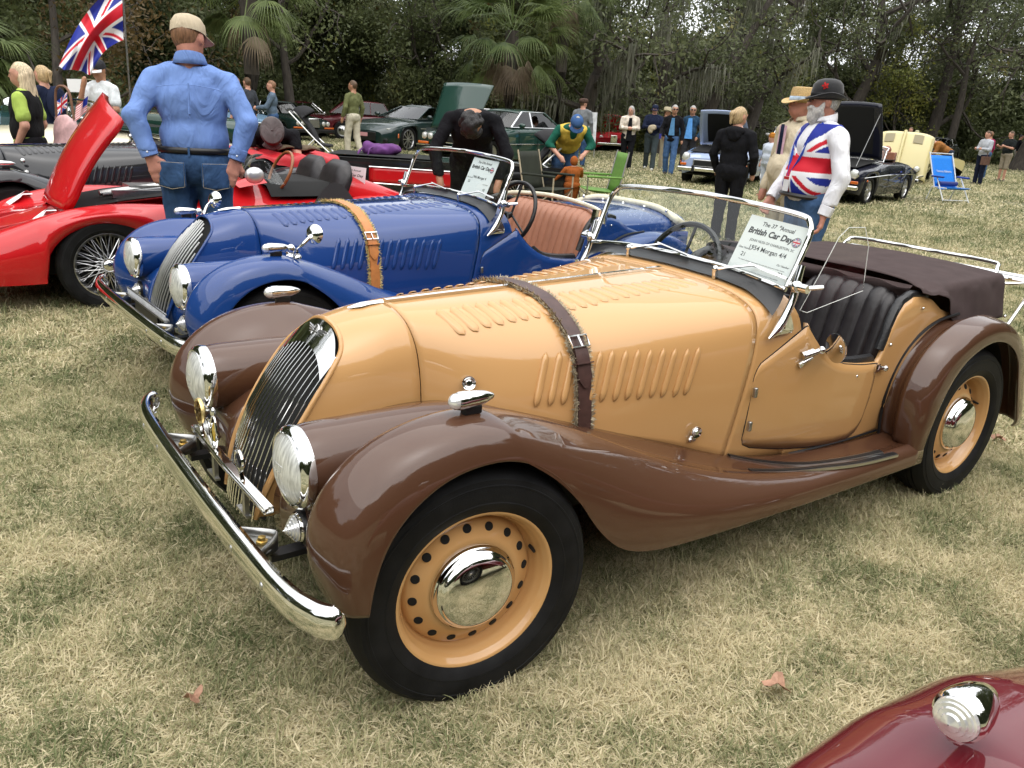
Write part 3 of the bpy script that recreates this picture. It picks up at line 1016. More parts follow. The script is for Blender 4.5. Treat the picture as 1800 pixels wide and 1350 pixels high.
# badge bar
bb = MB().tube([(-.40, -.31, .478), (-.405, 0, .478), (-.40, .31, .478)], 1, flat=(.014, .010)).obj('badge_bar', CHROME, car, bevel=.004)
for y in (-.13, .13):
    MB().box((-.40, y, .43), (.012, .02, .09)).box((-.40, y + .02, .385), (.014, .08, .006)).obj('bar_bracket', STEEL, bb)
bd = MB().lathe([(.001, -.004), (.030, -.004), (.033, -.006), (.037, -.006), (.039, 0), (.037, .004)], 36, (-.41, .215, .565), 'x')
GOLDB = mat('gold_badge', (.75, .58, .25), rough=.35, metal=.8)
bd1 = bd.obj('club_badge', GOLDB, bb)
MB().tube([(-.41, .215, .525), (-.405, .215, .48)], .006, 6).obj('badge_stem', CHROME, bb)
for a in range(4):
    ang = a * math.pi / 4
    MB().tube([(-.417, .215 + .030 * math.cos(ang), .565 + .030 * math.sin(ang)), (-.417, .215 - .030 * math.cos(ang), .565 - .030 * math.sin(ang))], 1, flat=(.004, .0015), up=(1, 0, 0)).obj('badge_cross_bar', mat('dark_bronze', (.12, .07, .02), rough=.5, metal=.6), bd1)
P = []
for k in range(24):
    a = k * 2 * math.pi / 24
    P.append((-.412, .08 + .024 * math.cos(a) * (1 + .12 * math.cos(4 * a)), .548 + .046 * math.sin(a)))
b2 = MB().tube(P, .004, 6, closed=True)
b2.ball((-.412, .08, .606), (.008, .010, .016), 8, 6).tube([(-.412, .08, .50), (-.405, .08, .48)], .006, 6)
b2 = b2.obj('motoring_badge', CHROME, bb)
MB().add([np.array(p) * (1, .6, .6) + np.array((-.001, .08 * .4, .548 * .4)) for p in P], [tuple(range(24))]).obj('badge_face', mat('yellow_enamel', (.75, .5, .03), rough=.25, coat=1), b2, smooth=0)
b3 = MB().lathe([(.001, -.003), (.026, -.003), (.029, -.005), (.031, 0), (.029, .003)], 30, (-.412, -.135, .548), 'x').tube([(-.412, -.135, .52), (-.405, -.135, .48)], .006, 6).obj('round_badge', CHROME, bb)
MB().tube([(-.417, -.135 + .018 * math.cos(a), .548 + .018 * math.sin(a)) for a in np.linspace(0, 2 * np.pi, 16)[:-1]], .0016, 4, closed=True).tube([(-.417, -.148, .538), (-.417, -.122, .558)], .002, 4).obj('badge_relief', BLACK, b3)
# door mirror and handle (near side), small mirror on the far pillar
mr = MB().tube([(1.40, -.535, .715), (1.46, -.562, .738)], [.012, .009], 8).ball((1.46, -.563, .738), .014, 10, 8)
mr.tube([(1.40, -.53, .715), (1.44, -.545, .728)], [.017, .015], 8)
mr = mr.obj('door_mirror', CHROME, car)
q = np.array([1.515, -.585, .745])
nrm = np.array([.93, -.30, .1])
mm = MB().lathe([(.001, .012), (.03, .010), (.048, .002), (.053, -.006), (.05, -.008), (.001, -.008)], 36, (0, 0, 0), 'z').obj('mirror_head', CHROME, mr)
place(mm, q, (0, 0, 1), nrm)
MB().box((1.415, -.532, .695), (.055, .012, .02), roty(R(-32))).tube([(1.40, -.535, .69), (1.44, -.545, .71)], .008, 8).obj('door_handle', CHROME, car, bevel=.003)
fm = MB().tube([(1.33, .515, .95), (1.36, .535, 1.0), (1.40, .56, 1.03)], .006, 6).grid(sheet([[(1.40, .52, 1.0), (1.41, .52, 1.06)], [(1.45, .57, 1.0), (1.44, .57, 1.06)], [(1.40, .62, 1.0), (1.41, .62, 1.06)]], 8, 4)).obj('small_mirror', CHROME, car)
# wind deflector of clear plastic
wd = [(1.348, -.526, .876), (1.372, -.535, .867), (1.585, -.609, .935), (1.571, -.604, 1.107), (1.540, -.594, 1.175), (1.48, -.573, 1.172), (1.44, -.560, 1.135), (1.39, -.541, .995)]
wd = [(1.346, -.5256, .880), (1.374, -.5354, .872), (1.57, -.604, .947), (1.557, -.5995, 1.098), (1.53, -.59, 1.16), (1.47, -.569, 1.158), (1.44, -.5585, 1.125), (1.392, -.5417, .995)]
ring = np.concatenate([cr(np.array(wd + wd[:1])[i:i + 2], 4)[:-1] for i in range(8)])
wdo = MB().tube(ring, .0013, 5, closed=True).obj('wind_deflector', mat('pale_plastic_edge', (.75, .77, .74), rough=.2), car)
MB().add(wd, [tuple(range(8))]).obj('deflector_pane', glass_mat('clear_plastic', (.97, .98, .97)), wdo, smooth=0)
# tonneau cover over the rear seats
NX, NY = 60, 70
P = np.zeros((NX, NY, 3))
for i in range(NX):
    x = 2.10 + .86 * i / (NX - 1)
    fx = i / (NX - 1)
    yw = float(np.interp(x, [2.1, 2.3, 2.6, 2.95], [.53, .535, .52, .485]))
    zb = float(np.interp(x, [2.10, 2.22, 2.30, 2.36, 2.42, 2.5, 2.7, 2.95], [.885, .872, .835, .775, .725, .708, .700, .695]))
    zt = .905 - .012 * fx + .02 * math.exp(-((x - 2.12) / .05) ** 2)
    pr_ = cr([(0, zt + .012), (yw * .5, zt + .006), (yw * .85, zt - .004), (yw * .96, zt - .018), (yw + .004, (zt + zb) / 2 - .004), (yw + .018, zb)], NY // 2)
    wr = lambda y, z: .007 * math.sin(x * 26 + y * 9) * math.exp(-((x - 2.2) / .14) ** 2) + .0022 * (math.sin(x * 17 + z * 30) + math.sin(x * 41 + 2 * z)) * (1 if z < .86 else .2)
    for j in range(NY // 2):
        y, z = pr_[j]
        w_ = wr(y, z)
        P[i, NY // 2 + j] = (x, y + (w_ if z < .87 else 0), z + w_)
        P[i, NY // 2 - 1 - j] = (x, -y - (w_ if z < .87 else 0), z + w_)
endc = P[-1].copy()
E_ = np.stack([endc, endc * (1, .97, 1) + (.02, 0, -.005), np.c_[np.full(NY, 2.985), endc[:, 1] * .96, np.minimum(endc[:, 2], .80)], np.c_[np.full(NY, 2.985), endc[:, 1] * .96, np.full(NY, .69)]])
tn = MB().grid(P).grid(E_[1:]).grid(np.stack([P[-1], E_[1]])).obj('tonneau_cover', TONNEAU, car, solid=.003, smooth=70)
Pf = []
for k in range(40):
    y = -.50 + 1.0 * k / 39
    Pf.append([(2.10, y, .905), (2.085, y, .895 + .008 * math.sin(y * 31)), (2.095 + .006 * math.sin(y * 23), y, .87), (2.12, y, .84)])
MB().grid(sheet(Pf, 60, 8)).obj('rolled_edge', TONNEAU, tn)
for (x, z) in ((2.43, .735), (2.68, .715), (2.93, .708)):
    MB().ball((x, -.545 + .04 * (x - 2.4), z), .008, 8, 6).obj('snap', CHROME, tn)
# luggage rack
rk = MB().tube(cr([(3.0, .40, .84), (3.05, .39, .895), (3.08, .34, .915), (3.08, 0, .917), (3.08, -.34, .915), (3.05, -.39, .895), (3.0, -.40, .84)], 40), .010, 8)
rk = rk.obj('luggage_rack', CHROME, car)
for x in (3.14, 3.19, 3.24, 3.29):
    MB().tube([(x, -.50, .845), (x, .50, .845)], .008, 8).obj('rack_bar', CHROME, rk)
for y in (-.50, .50):
    MB().tube(cr([(2.99, y * .8, .83), (3.1, y, .842), (3.29, y, .845)], 10), .008, 8).obj('rack_rail', CHROME, rk)
    MB().tube([(3.25, y, .84), (3.05, y * .95, .58)], .010, 8).obj('rack_stay', CHROME, rk)
for y in (-.45, .45):
    MB().lathe([(.038, 0), (.036, .02), (.02, .04), (.001, .045)], 16, (2.96, y, .60), 'x').obj('tail_lamp', TAILRED, car)


# ---------------------------------------------------------------- show cards
def show_card(name, label, corners, lines, badge=True):
    """a sheet of card; corners TL, TR, BL in world space"""
    TL, TR, BL = map(Vector, corners)
    ex, ey = TR - TL, TL - BL
    w, h = ex.length, ey.length
    ex.normalize()
    ey = (ey - ex * ey.dot(ex)).normalized()
    n = ex.cross(ey)
    o = MB().box((w / 2, -h / 2, 0), (w, h, .0012)).obj(name, WHITEP, None, smooth=0)
    o.matrix_world = Matrix.Translation(TL) @ Matrix((ex, ey, n)).transposed().to_4x4()
    tag(o, label, 'sign', 'car show cards')
    for (t, x, y, s, sh, b) in lines:
        text('lettering', t, INK, o, (x * w, -y * h, .0012), (0, 0, 0), s * h, 'CENTER', sh, b * h)
    if badge:
        c0 = np.array([.86 * w, -.235 * h, .0013])
        r0 = .075 * h
        g = np.linspace(-1, 1, 41)
        X, Y = np.meshgrid(g, g, indexing='ij')
        V = np.stack([c0[0] + X * r0 * .8, c0[1] + Y * r0 * .8, np.full_like(X, c0[2] + .0006)], -1)
        mb = MB().grid(V)
        me = mb.mesh('flag_roundel')
        set_cols(me, union_jack((X.ravel() + 1) / 2, (Y.ravel() + 1) / 2))
        bm = bmesh.new()
        bm.from_mesh(me)
        bmesh.ops.delete(bm, geom=[f for f in bm.faces if ((f.calc_center_median().x - c0[0]) ** 2 + (f.calc_center_median().y - c0[1]) ** 2) > (r0 * .8) ** 2], context='FACES')
        bm.to_mesh(me)
        bm.free()
        fr_ = link('flag_roundel', me, attr_mat('printed_flag', .6), o, smooth=0)
        MB().tube([c0 + (r0 * .92 * math.cos(a), r0 * .92 * math.sin(a), .0004) for a in np.linspace(0, 2 * np.pi, 33)[:-1]], 1, flat=(r0 * .035, .0003), closed=True).obj('roundel_ring', INK, fr_, smooth=0)
    return o


def scr(y, z, off=.012):
    return (G['sx'](z) + off, y, z)


CARD = [('The 37   Annual', .5, .125, .088, .12, .0012), ('th', .53, .085, .045, .12, .001), ('British Car Day', .43, .262, .125, .12, .0045), ('JOHN NUSS OF CHARLESTON, SC', .52, .375, .052, 0, .0004), ('1954 Morgan 4/4', .50, .495, .098, 0, .001),
        ('Class Number', .14, .51, .042, .25, .0002), ('21', .16, .62, .088, 0, .001), ('Car Number', .83, .62, .042, .25, .0002), ('33', .84, .76, .088, 0, .001),
        ('The vehicles displayed remain under the ownership and control of their owners.', .5, .68, .026, .2, 0), ('Please do not touch the automobiles without permission of the exhibitor', .5, .82, .026, .2, 0), ('before the show', .5, .86, .026, .2, 0)]
card1 = show_card('show_card', 'white show card numbered 33 in the windscreen of the tan and brown roadster', [scr(-.225, 1.155), scr(-.485, 1.14), scr(-.228, .935)], CARD)
# ---------------------------------------------------------------- people: bodies as smooth distance fields meshed by surface nets
def surface_net(F, org, h):
    s = F < 0
    nx, ny, nz = F.shape
    c = [s[i:nx - 1 + i, j:ny - 1 + j, k:nz - 1 + k] for i in (0, 1) for j in (0, 1) for k in (0, 1)]
    cnt = sum(q.astype(np.int8) for q in c)
    act = (cnt > 0) & (cnt < 8)
    ci = np.argwhere(act)
    if len(ci) == 0:
        return np.zeros((0, 3)), []
    idx = -np.ones(act.shape, np.int64)
    idx[tuple(ci.T)] = np.arange(len(ci))
    acc = np.zeros((len(ci), 3))
    n = np.zeros(len(ci))
    corners = [(i, j, k) for i in (0, 1) for j in (0, 1) for k in (0, 1)]
    for a in corners:
        for ax in range(3):
            if a[ax] == 1:
                continue
            b = list(a)
            b[ax] = 1
            fa = F[tuple((ci + a).T)]
            fb = F[tuple((ci + b).T)]
            m = (fa < 0) != (fb < 0)
            t = np.where(m, fa / np.where(m, fa - fb, 1), 0)
            p = np.array(a, float) + t[:, None] * (np.array(b) - np.array(a))
            acc[m] += p[m]
            n[m] += 1
    V = (ci + acc / n[:, None]) * h + org
    faces = []
    for ax in range(3):
        o1, o2 = [(1, 2), (2, 0), (0, 1)][ax]
        sl0 = [slice(None)] * 3
        sl1 = [slice(None)] * 3
        sl0[ax] = slice(0, -1)
        sl1[ax] = slice(1, None)
        e = s[tuple(sl0)] != s[tuple(sl1)]
        fl = s[tuple(sl0)]
        E = np.argwhere(e)
        ok = (E[:, o1] > 0) & (E[:, o2] > 0) & (E[:, o1] < F.shape[o1] - 1) & (E[:, o2] < F.shape[o2] - 1)
        E = E[ok]
        d1 = np.zeros(3, int)
        d1[o1] = 1
        d2 = np.zeros(3, int)
        d2[o2] = 1
        q = np.stack([idx[tuple((E - d1 - d2).T)], idx[tuple((E - d2).T)], idx[tuple(E.T)], idx[tuple((E - d1).T)]], 1)
        fl_ = fl[tuple(E.T)]
        q[~fl_] = q[~fl_][:, ::-1]
        faces.append(q)
    return V, np.concatenate(faces)


class Field:
    """smooth union of tapered capsules and ellipsoids, with half-space cuts"""

    def __init__(s, k=.025):
        s.p, s.cuts, s.k = [], [], k
        s.sub = []

    def cap(s, a, b, ra, rb=None):
        s.p.append(('c', np.array(a, float), np.array(b, float), ra, ra if rb is None else rb))
        return s

    def ell(s, c, r, rot=None):
        s.p.append(('e', np.array(c, float), np.array(r, float), rot))
        return s

    def cut(s, c, n):
        s.cuts.append((np.array(c, float), np.array(n, float) / np.linalg.norm(n)))
        return s

    def carve(s, c, r):
        s.sub.append((np.array(c, float), np.array(r, float)))
        return s

    def mesh(s, h, grow=0., wrinkle=0., seed=0.):
        lo, hi = np.full(3, 9e9), np.full(3, -9e9)
        for q in s.p:
            if q[0] == 'c':
                r = max(q[3], q[4]) + grow
                lo = np.minimum(lo, np.minimum(q[1], q[2]) - r)
                hi = np.maximum(hi, np.maximum(q[1], q[2]) + r)
            else:
                r = q[2].max() + grow
                lo, hi = np.minimum(lo, q[1] - r), np.maximum(hi, q[1] + r)
        lo -= 3 * h
        hi += 3 * h
        n = np.ceil((hi - lo) / h).astype(int) + 1
        ax = [lo[i] + h * np.arange(n[i]) for i in range(3)]
        F = np.full(n, .25)
        for q in s.p:
            if q[0] == 'c':
                r = max(q[3], q[4]) + grow + s.k + 2 * h
                a0, a1 = np.minimum(q[1], q[2]) - r, np.maximum(q[1], q[2]) + r
            else:
                r = q[2].max() + grow + s.k + 2 * h
                a0, a1 = q[1] - r, q[1] + r
            i0 = np.clip(np.floor((a0 - lo) / h).astype(int), 0, n)
            i1 = np.clip(np.ceil((a1 - lo) / h).astype(int) + 1, 0, n)
            sl = tuple(slice(i0[i], i1[i]) for i in range(3))
            P = np.stack(np.meshgrid(*[ax[i][sl[i]] for i in range(3)], indexing='ij'), -1)
            if q[0] == 'c':
                ab = q[2] - q[1]
                t = np.clip(((P - q[1]) @ ab) / (ab @ ab + 1e-12), 0, 1)
                d = np.linalg.norm(P - q[1] - t[..., None] * ab, axis=-1) - (q[3] + (q[4] - q[3]) * t)
            else:
                L = P - q[1]
                if q[3] is not None:
                    L = L @ q[3]
                k0 = np.linalg.norm(L / q[2], axis=-1)
                k1 = np.linalg.norm(L / q[2] ** 2, axis=-1) + 1e-9
                d = k0 * (k0 - 1) / k1
            d = d - grow
            f = F[sl]
            hh = np.clip(.5 + .5 * (f - d) / s.k, 0, 1)
            F[sl] = f * (1 - hh) + d * hh - s.k * hh * (1 - hh)
        P = np.stack(np.meshgrid(*ax, indexing='ij'), -1) if (s.cuts or wrinkle or s.sub) else None
        if wrinkle:
            x, y, z = P[..., 0], P[..., 1], P[..., 2]
            F += wrinkle * (np.sin(31 * z + 14 * x + 9 * np.sin(7 * y + seed) + seed) * .6 + np.sin(53 * z - 27 * x + 21 * y + 2 * seed) * .35 + np.sin(19 * x + 11 * z + 33 * y + seed) * .5)
        for c, nn in s.cuts:
            F = np.maximum(F, (P - c) @ nn)
        for c, r in s.sub:
            L = P - c
            k0 = np.linalg.norm(L / r, axis=-1)
            k1 = np.linalg.norm(L / r ** 2, axis=-1) + 1e-9
            F = np.maximum(F, -(k0 * (k0 - 1) / k1))
        return surface_net(F, lo, h)


def net_obj(name, VF, m, parent, scale=1., cols=None):
    V, Fc = VF
    me = bpy.data.meshes.new(name)
    me.from_pydata((V * scale).tolist(), [], np.asarray(Fc).tolist())
    me.update()
    if cols is not None:
        set_cols(me, cols(V))
    return link(name, me, m, parent, smooth=180)


SKIN = {'fair': mat('fair_skin', (.52, .27, .19), rough=.5, noise=.12, nscale=25), 'ruddy': mat('ruddy_skin', (.47, .21, .15), rough=.5, noise=.15, nscale=25), 'tan': mat('tanned_skin', (.40, .20, .12), rough=.5, noise=.1)}


def cloth(name, col, rough=.85, noise=.12, bump=.08):
    m = mat(name, col, rough=rough, noise=noise, nscale=14, bump=bump, bscale=260, spec=.15)
    nt = m.node_tree
    if 'folds' not in nt.nodes:      # soft creases of worn cloth
        n = nt.nodes.new('ShaderNodeTexNoise')
        n.name = 'folds'
        n.inputs['Scale'].default_value = 5
        n.inputs['Detail'].default_value = 3
        n.inputs['Distortion'].default_value = 1.2
        mp = nt.nodes.new('ShaderNodeMapping')
        mp.inputs['Scale'].default_value = (1.6, 1.6, .7)
        mp.inputs['Rotation'].default_value = (.5, .4, 0)
        tcn = nt.nodes.new('ShaderNodeTexCoord')
        nt.links.new(tcn.outputs['Object'], mp.inputs[0])
        nt.links.new(mp.outputs[0], n.inputs['Vector'])
        b1 = nt.nodes.new('ShaderNodeBump')
        b1.inputs['Strength'].default_value = .55
        b1.inputs['Distance'].default_value = .06
        nt.links.new(n.outputs['Fac'], b1.inputs['Height'])
        for q in nt.nodes:
            if q.type == 'BUMP' and q != b1:
                nt.links.new(b1.outputs[0], q.inputs['Normal'])
    return m


def person(label, pos, head, h=1.75, skin='fair', top=None, bottom=None, shoes=None, hair=None, hat=None, lean=0., arms=None, legs=None, res=.022, stout=1., sleeve='long',
           head_pitch=0., head_yaw=0., top_z=.93, shorts=False, vest=None, hands=None, group=None, beard=None, belly=0., z=0., collar=None, glasses=False, head_off=(0, 0, 0)):
    """head = heading vector in the ground plane"""
    k = h / 1.75
    hx, hy = head
    rz = math.atan2(-hx, hy)
    ca, sa = math.cos(lean), math.sin(lean)

    def T(x, y, z_):                     # lean the upper body forward about the hips
        dz = z_ - .95
        return np.array([x, y * ca + dz * sa, .95 + dz * ca - y * sa])
    RL = rotx(-lean)
    hp = head_pitch + lean
    hc = T(0, .015, 1.62) + np.array(head_off, float)
    RH = rotx(-hp) @ rotz(head_yaw)
    Hd = lambda x, y, z_: hc + RH @ np.array([x, y, z_])
    arms = arms or {}
    dl = dict(L=((-.255, -.03, 1.15), (-.27, .05, .90)), R=((.255, -.03, 1.15), (.27, .05, .90)))
    if lean and 'L' not in arms:
        for s_, n_ in ((-1, 'L'), (1, 'R')):
            sh = T(s_ * .19, 0, 1.42)
            dl[n_] = ((sh[0] + s_ * .06, sh[1] + .08, sh[2] - .27), (sh[0], sh[1] + .22, sh[2] - .48))
    dl.update(arms)
    lg = dict(L=((-.10, .015, .50), (-.105, 0, .085)), R=((.10, .015, .50), (.105, 0, .085)))
    lg.update(legs or {})
    w = stout
    fine = hands is not None
    # --- body
    B = Field(.022)
    B.ell(hc, (.073, .092, .112), RH).ell(Hd(0, .028, -.06), (.054, .062, .058), RH).ell(Hd(0, -.01, .02), (.078, .095, .095), RH)
    B.cap(Hd(0, .088, .01), Hd(0, .108, -.022), .010, .014)
    for s_ in (-1, 1):
        B.ell(Hd(s_ * .078, -.005, -.012), (.010, .020, .032), RH)
        B.ell(Hd(s_ * .03, .083, .022), (.020, .012, .010), RH)
    B.cap(Hd(-.018, .088, -.058), Hd(.018, .088, -.058), .009)
    B.cap(T(0, -.015, 1.44), Hd(0, -.02, -.07), .062, .056)
    for s_ in (-1, 1):
        B.cap(T(s_ * .04, -.015, 1.45), T(s_ * .15 * w, -.01, 1.39), .048, .050)
    B.ell(T(0, .0, 1.28), (.165 * w, .105 * w, .19), RL).ell(T(0, .012 + belly * .5, 1.08), (.152 * w, .108 * w + belly, .17), RL)
    B.ell((0, -.01, .94), (.168 * w, .118 * w, .12))
    for n_, s_ in (('L', -1), ('R', 1)):
        e, wr = map(np.array, dl[n_])
        sh = T(s_ * .178 * w, -.01, 1.388)
        B.cap(sh, e, .052 * (w * .5 + .5), .042).cap(e, wr, .042, .029)
        d = wr - e
        d = d / np.linalg.norm(d)
        hpse = (hands or {}).get(n_) if fine else None
        if hpse is None:
            B.ell(wr + d * .055, (.030, .034, .055), None).cap(wr, wr + d * .10, .026, .022)
        else:
            hdir, pal = np.array(hpse[0], float), np.array(hpse[1], float)      # finger direction, palm normal
            hdir /= np.linalg.norm(hdir)
            sidev = np.cross(hdir, pal)
            sidev /= np.linalg.norm(sidev)
            pal = np.cross(sidev, hdir)
            curl = hpse[2]
            for q in (-.026, -.009, .009, .026):
                B.cap(wr + hdir * .01 + sidev * q * .6, wr + hdir * .085 + sidev * q, .017, .014)
            for q, L in ((-.030, .068), (-.010, .080), (.010, .083), (.029, .074)):
                a0 = wr + hdir * .088 + sidev * q
                a1 = a0 + (hdir * math.cos(curl) + pal * math.sin(curl)) * L * .45
                a2 = a1 + (hdir * math.cos(curl * 2) + pal * math.sin(curl * 2)) * L * .32
                a3 = a2 + (hdir * math.cos(curl * 2.8) + pal * math.sin(curl * 2.8)) * L * .25
                B.cap(a0, a1, .0098, .0092).cap(a1, a2, .0092, .0086).cap(a2, a3, .0086, .0075)
            sg = hpse[3]
            t0 = wr + hdir * .028 + sidev * sg * .026
            t1 = t0 + (hdir * .7 + sidev * sg * .65 + pal * .2) * .042
            t2 = t1 + (hdir * .9 + sidev * sg * .1 + pal * .4) * .038
            B.cap(t0, t1, .014, .0115).cap(t1, t2, .0115, .009)
        kn, an = map(np.array, lg[n_])
        hipj = np.array([s_ * .092 * w, -.005, .92])
        B.cap(hipj, kn, .085 * w, .058).cap(kn, an, .054, .040)
        B.cap(an, an + (0, .05, -.05), .038, .034).cap(an + (0, -.03, -.045), an + (0, .15, -.055), .036, .030)
    B.k = .006 if fine else .022
    if fine:
        B.k = .012
    o = net_obj('person', B.mesh(res if not fine else min(res, .0085)), SKIN[skin], None, k)
    o.location = (pos[0], pos[1], z)
    o.rotation_euler = (0, 0, rz)
    tag(o, label, 'person', group)
    # eyes
    for s_ in (-1, 1):
        MB().ball(Hd(s_ * .03, .0895, .012) * k, .0095 * k, 8, 6).obj('eye', mat('dark_eye', (.03, .02, .018), rough=.2), o)
    rc = res
    if top is not None:
        Tp = Field(.03)
        Tp.k = .018
        for s_ in (-1, 1):
            Tp.cap(T(s_ * .04, -.015, 1.455), T(s_ * .165 * w, -.01, 1.395), .052, .052)
        Tp.ell(T(0, 0, 1.28), (.168 * w, .112 * w, .195), RL).ell(T(0, .012 + belly * .5, 1.08), (.160 * w, .116 * w + belly, .175), RL)
        if top_z < .95:
            Tp.ell((0, -.008, .93), (.172 * w, .122 * w, .14))
        if sleeve:
            for n_, s_ in (('L', -1), ('R', 1)):
                e, wr = map(np.array, dl[n_])
                sh = T(s_ * .178 * w, -.01, 1.388)
                if sleeve == 'short':
                    Tp.cap(sh, sh * .35 + e * .65, .056, .062)
                else:
                    Tp.cap(sh, e, .054 * (w * .5 + .5), .047).cap(e, wr * .97 + e * .03, .048, .037)
        Tp.cut(T(0, 0, 1.49), RL @ np.array([0, -.25, 1.]))
        if top_z < .95:
            Tp.cut((0, 0, top_z), (0, 0, -1))
        else:
            Tp.cut(T(0, 0, top_z), RL @ np.array([0, 0, -1.]))
        net_obj('top', Tp.mesh(rc, .010, .0045, seed=len(label)), top, o, k)
        if collar:
            cl = []
            for a in np.linspace(.5, 2 * np.pi - .5, 22):
                base = T(.068 * math.sin(a), .0 + .066 * math.cos(a), 1.482)
                upv = T(.076 * math.sin(a), -.012 + .076 * math.cos(a), 1.532 - .022 * math.cos(a))
                dn = T(.094 * math.sin(a), -.006 + .092 * math.cos(a), 1.484)
                cl.append([base * k, upv * k, dn * k])
            MB().grid(sheet(cl, 30, 7)).obj('collar', collar, o, solid=.003)
    if vest is not None:
        Vs = Field(.03)
        for s_ in (-1, 1):
            Vs.cap(T(s_ * .04, -.015, 1.455), T(s_ * .15 * w, -.01, 1.395), .052, .052)
        Vs.ell(T(0, 0, 1.28), (.168 * w, .112 * w, .195), RL).ell(T(0, .012 + belly * .5, 1.08), (.160 * w, .116 * w + belly, .185), RL)
        Vs.cut(T(0, 0, 1.47), RL @ np.array([0, 0, 1.])).cut(T(0, 0, .96), RL @ np.array([0, 0, -1.]))
        for s_ in (-1, 1):
            Vs.carve(T(s_ * .25 * w, -.01, 1.36), (.085, .2, .16))
        Vs.carve(T(0, .15, 1.50), (.075, .13, .26))
        vm, vc = vest
        net_obj('vest', Vs.mesh(.0065 if vc else rc, .022, .002), vm, o, k, vc)
    if bottom is not None:
        Bt = Field(.03)
        Bt.ell((0, -.01, .94), (.170 * w, .122 * w, .125))
        for n_, s_ in (('L', -1), ('R', 1)):
            kn, an = map(np.array, lg[n_])
            Bt.cap((s_ * .092 * w, -.005, .92), kn, .090 * w, .066).cap(kn, an + (0, 0, .0), .066, .058)
        Bt.cut((0, 0, 1.035), (0, 0, 1))
        Bt.cut((0, 0, .43 if shorts else .035), (0, 0, -1))
        net_obj('trousers', Bt.mesh(rc, .010, .004), bottom, o, k)
    if shoes is not None:
        for n_ in 'LR':
            an = np.array(lg[n_][1])
            Sh = Field(.02).cap(an + (0, -.04, -.045), an + (0, .155, -.052), .040, .034).cap(an, an + (0, 0, -.04), .044, .042).cut((0, 0, max(0, an[2] - .085)), (0, 0, -1))
            net_obj('shoe', Sh.mesh(min(rc, .015), .004), shoes, o, k)
    if hair is not None:
        hm, style = hair
        Hr = Field(.012).ell(Hd(0, -.012, .018), (.079, .096, .104), RH)
        if style in ('long', 'pony', 'pony_back'):
            Hr.ell(Hd(0, -.03, .0), (.084, .09, .11), RH)
        if style == 'long':
            for s_ in (-1, 1):
                Hr.cap(Hd(s_ * .062, -.03, -.02), Hd(s_ * .078, -.05, -.20), .034, .030).cap(Hd(s_ * .03, -.06, 0), Hd(s_ * .04, -.085, -.22), .05, .045)
        if style == 'mop':
            rg = np.random.default_rng(4)
            for _ in range(70):
                v = rg.normal(size=3)
                v = v / np.linalg.norm(v) * (.088, .10, .112)
                Hr.ell(Hd(v[0], v[1] - .005, v[2] + .01), (.026, .026, .026))
            Hr.k = .006
        else:
            Hr.carve(Hd(0, .115, -.045), (.075, .10, .105))
        if style == 'short':
            Hr.cut(Hd(0, 0, -.055), RH @ np.array([0, .35, -1.]))
            if hat is not None:
                Hr.cut(Hd(0, -.002, 0), RH @ np.array([0, 1., .15]))
        elif style in ('fringe', 'curly'):
            Hr.cut(Hd(0, 0, -.085), RH @ np.array([0, .15, -1.]))
        else:
            Hr.cut(Hd(0, 0, -.26), RH @ np.array([0, 0, -1.]))
        if style == 'pony':
            pass
        net_obj('hair', Hr.mesh(min(rc, .012), .004, .009 if style == 'curly' else .0035, 3), hm, o, k)
        if style in ('pony', 'pony_back'):
            Pn = Field(.02).cap(Hd(0, -.10, .055), Hd(0, -.135, .03), .028, .034).cap(Hd(0, -.135, .03), Hd(0, -.14, -.09), .036, .016)
            net_obj('ponytail', Pn.mesh(min(rc, .012), .0, .003, 1), hm, o, k)
    if beard is not None:
        Bd = Field(.012).ell(Hd(0, .035, -.075), (.060, .062, .060), RH).ell(Hd(0, .06, -.11), (.040, .045, .050), RH).cap(Hd(-.03, .092, -.045), Hd(.03, .092, -.045), .011)
        for s_ in (-1, 1):
            Bd.cap(Hd(s_ * .066, .012, -.01), Hd(s_ * .055, .04, -.07), .014, .022)
        net_obj('beard', Bd.mesh(min(rc, .010), .003, .003, 2), beard, o, k)
    if glasses:
        gm = MB()
        for s_ in (-1, 1):
            gm.tube([Hd(s_ * .034 + .024 * math.cos(a), .104, .012 + .017 * math.sin(a)) * k for a in np.linspace(0, 2 * np.pi, 17)[:-1]], .002, 5, closed=True)
            gm.tube([Hd(s_ * .058, .103, .016) * k, Hd(s_ * .083, .0, .012) * k], .002, 5)
            if glasses == 'dark':
                gm.add([Hd(s_ * .034 + .024 * math.cos(a), .103, .012 + .017 * math.sin(a)) * k for a in np.linspace(0, 2 * np.pi, 17)[:-1]], [tuple(range(16))])
        gm.tube([Hd(-.01, .106, .014) * k, Hd(.01, .106, .014) * k], .002, 5)
        gm.obj('glasses', BLACK, o, fix=False)
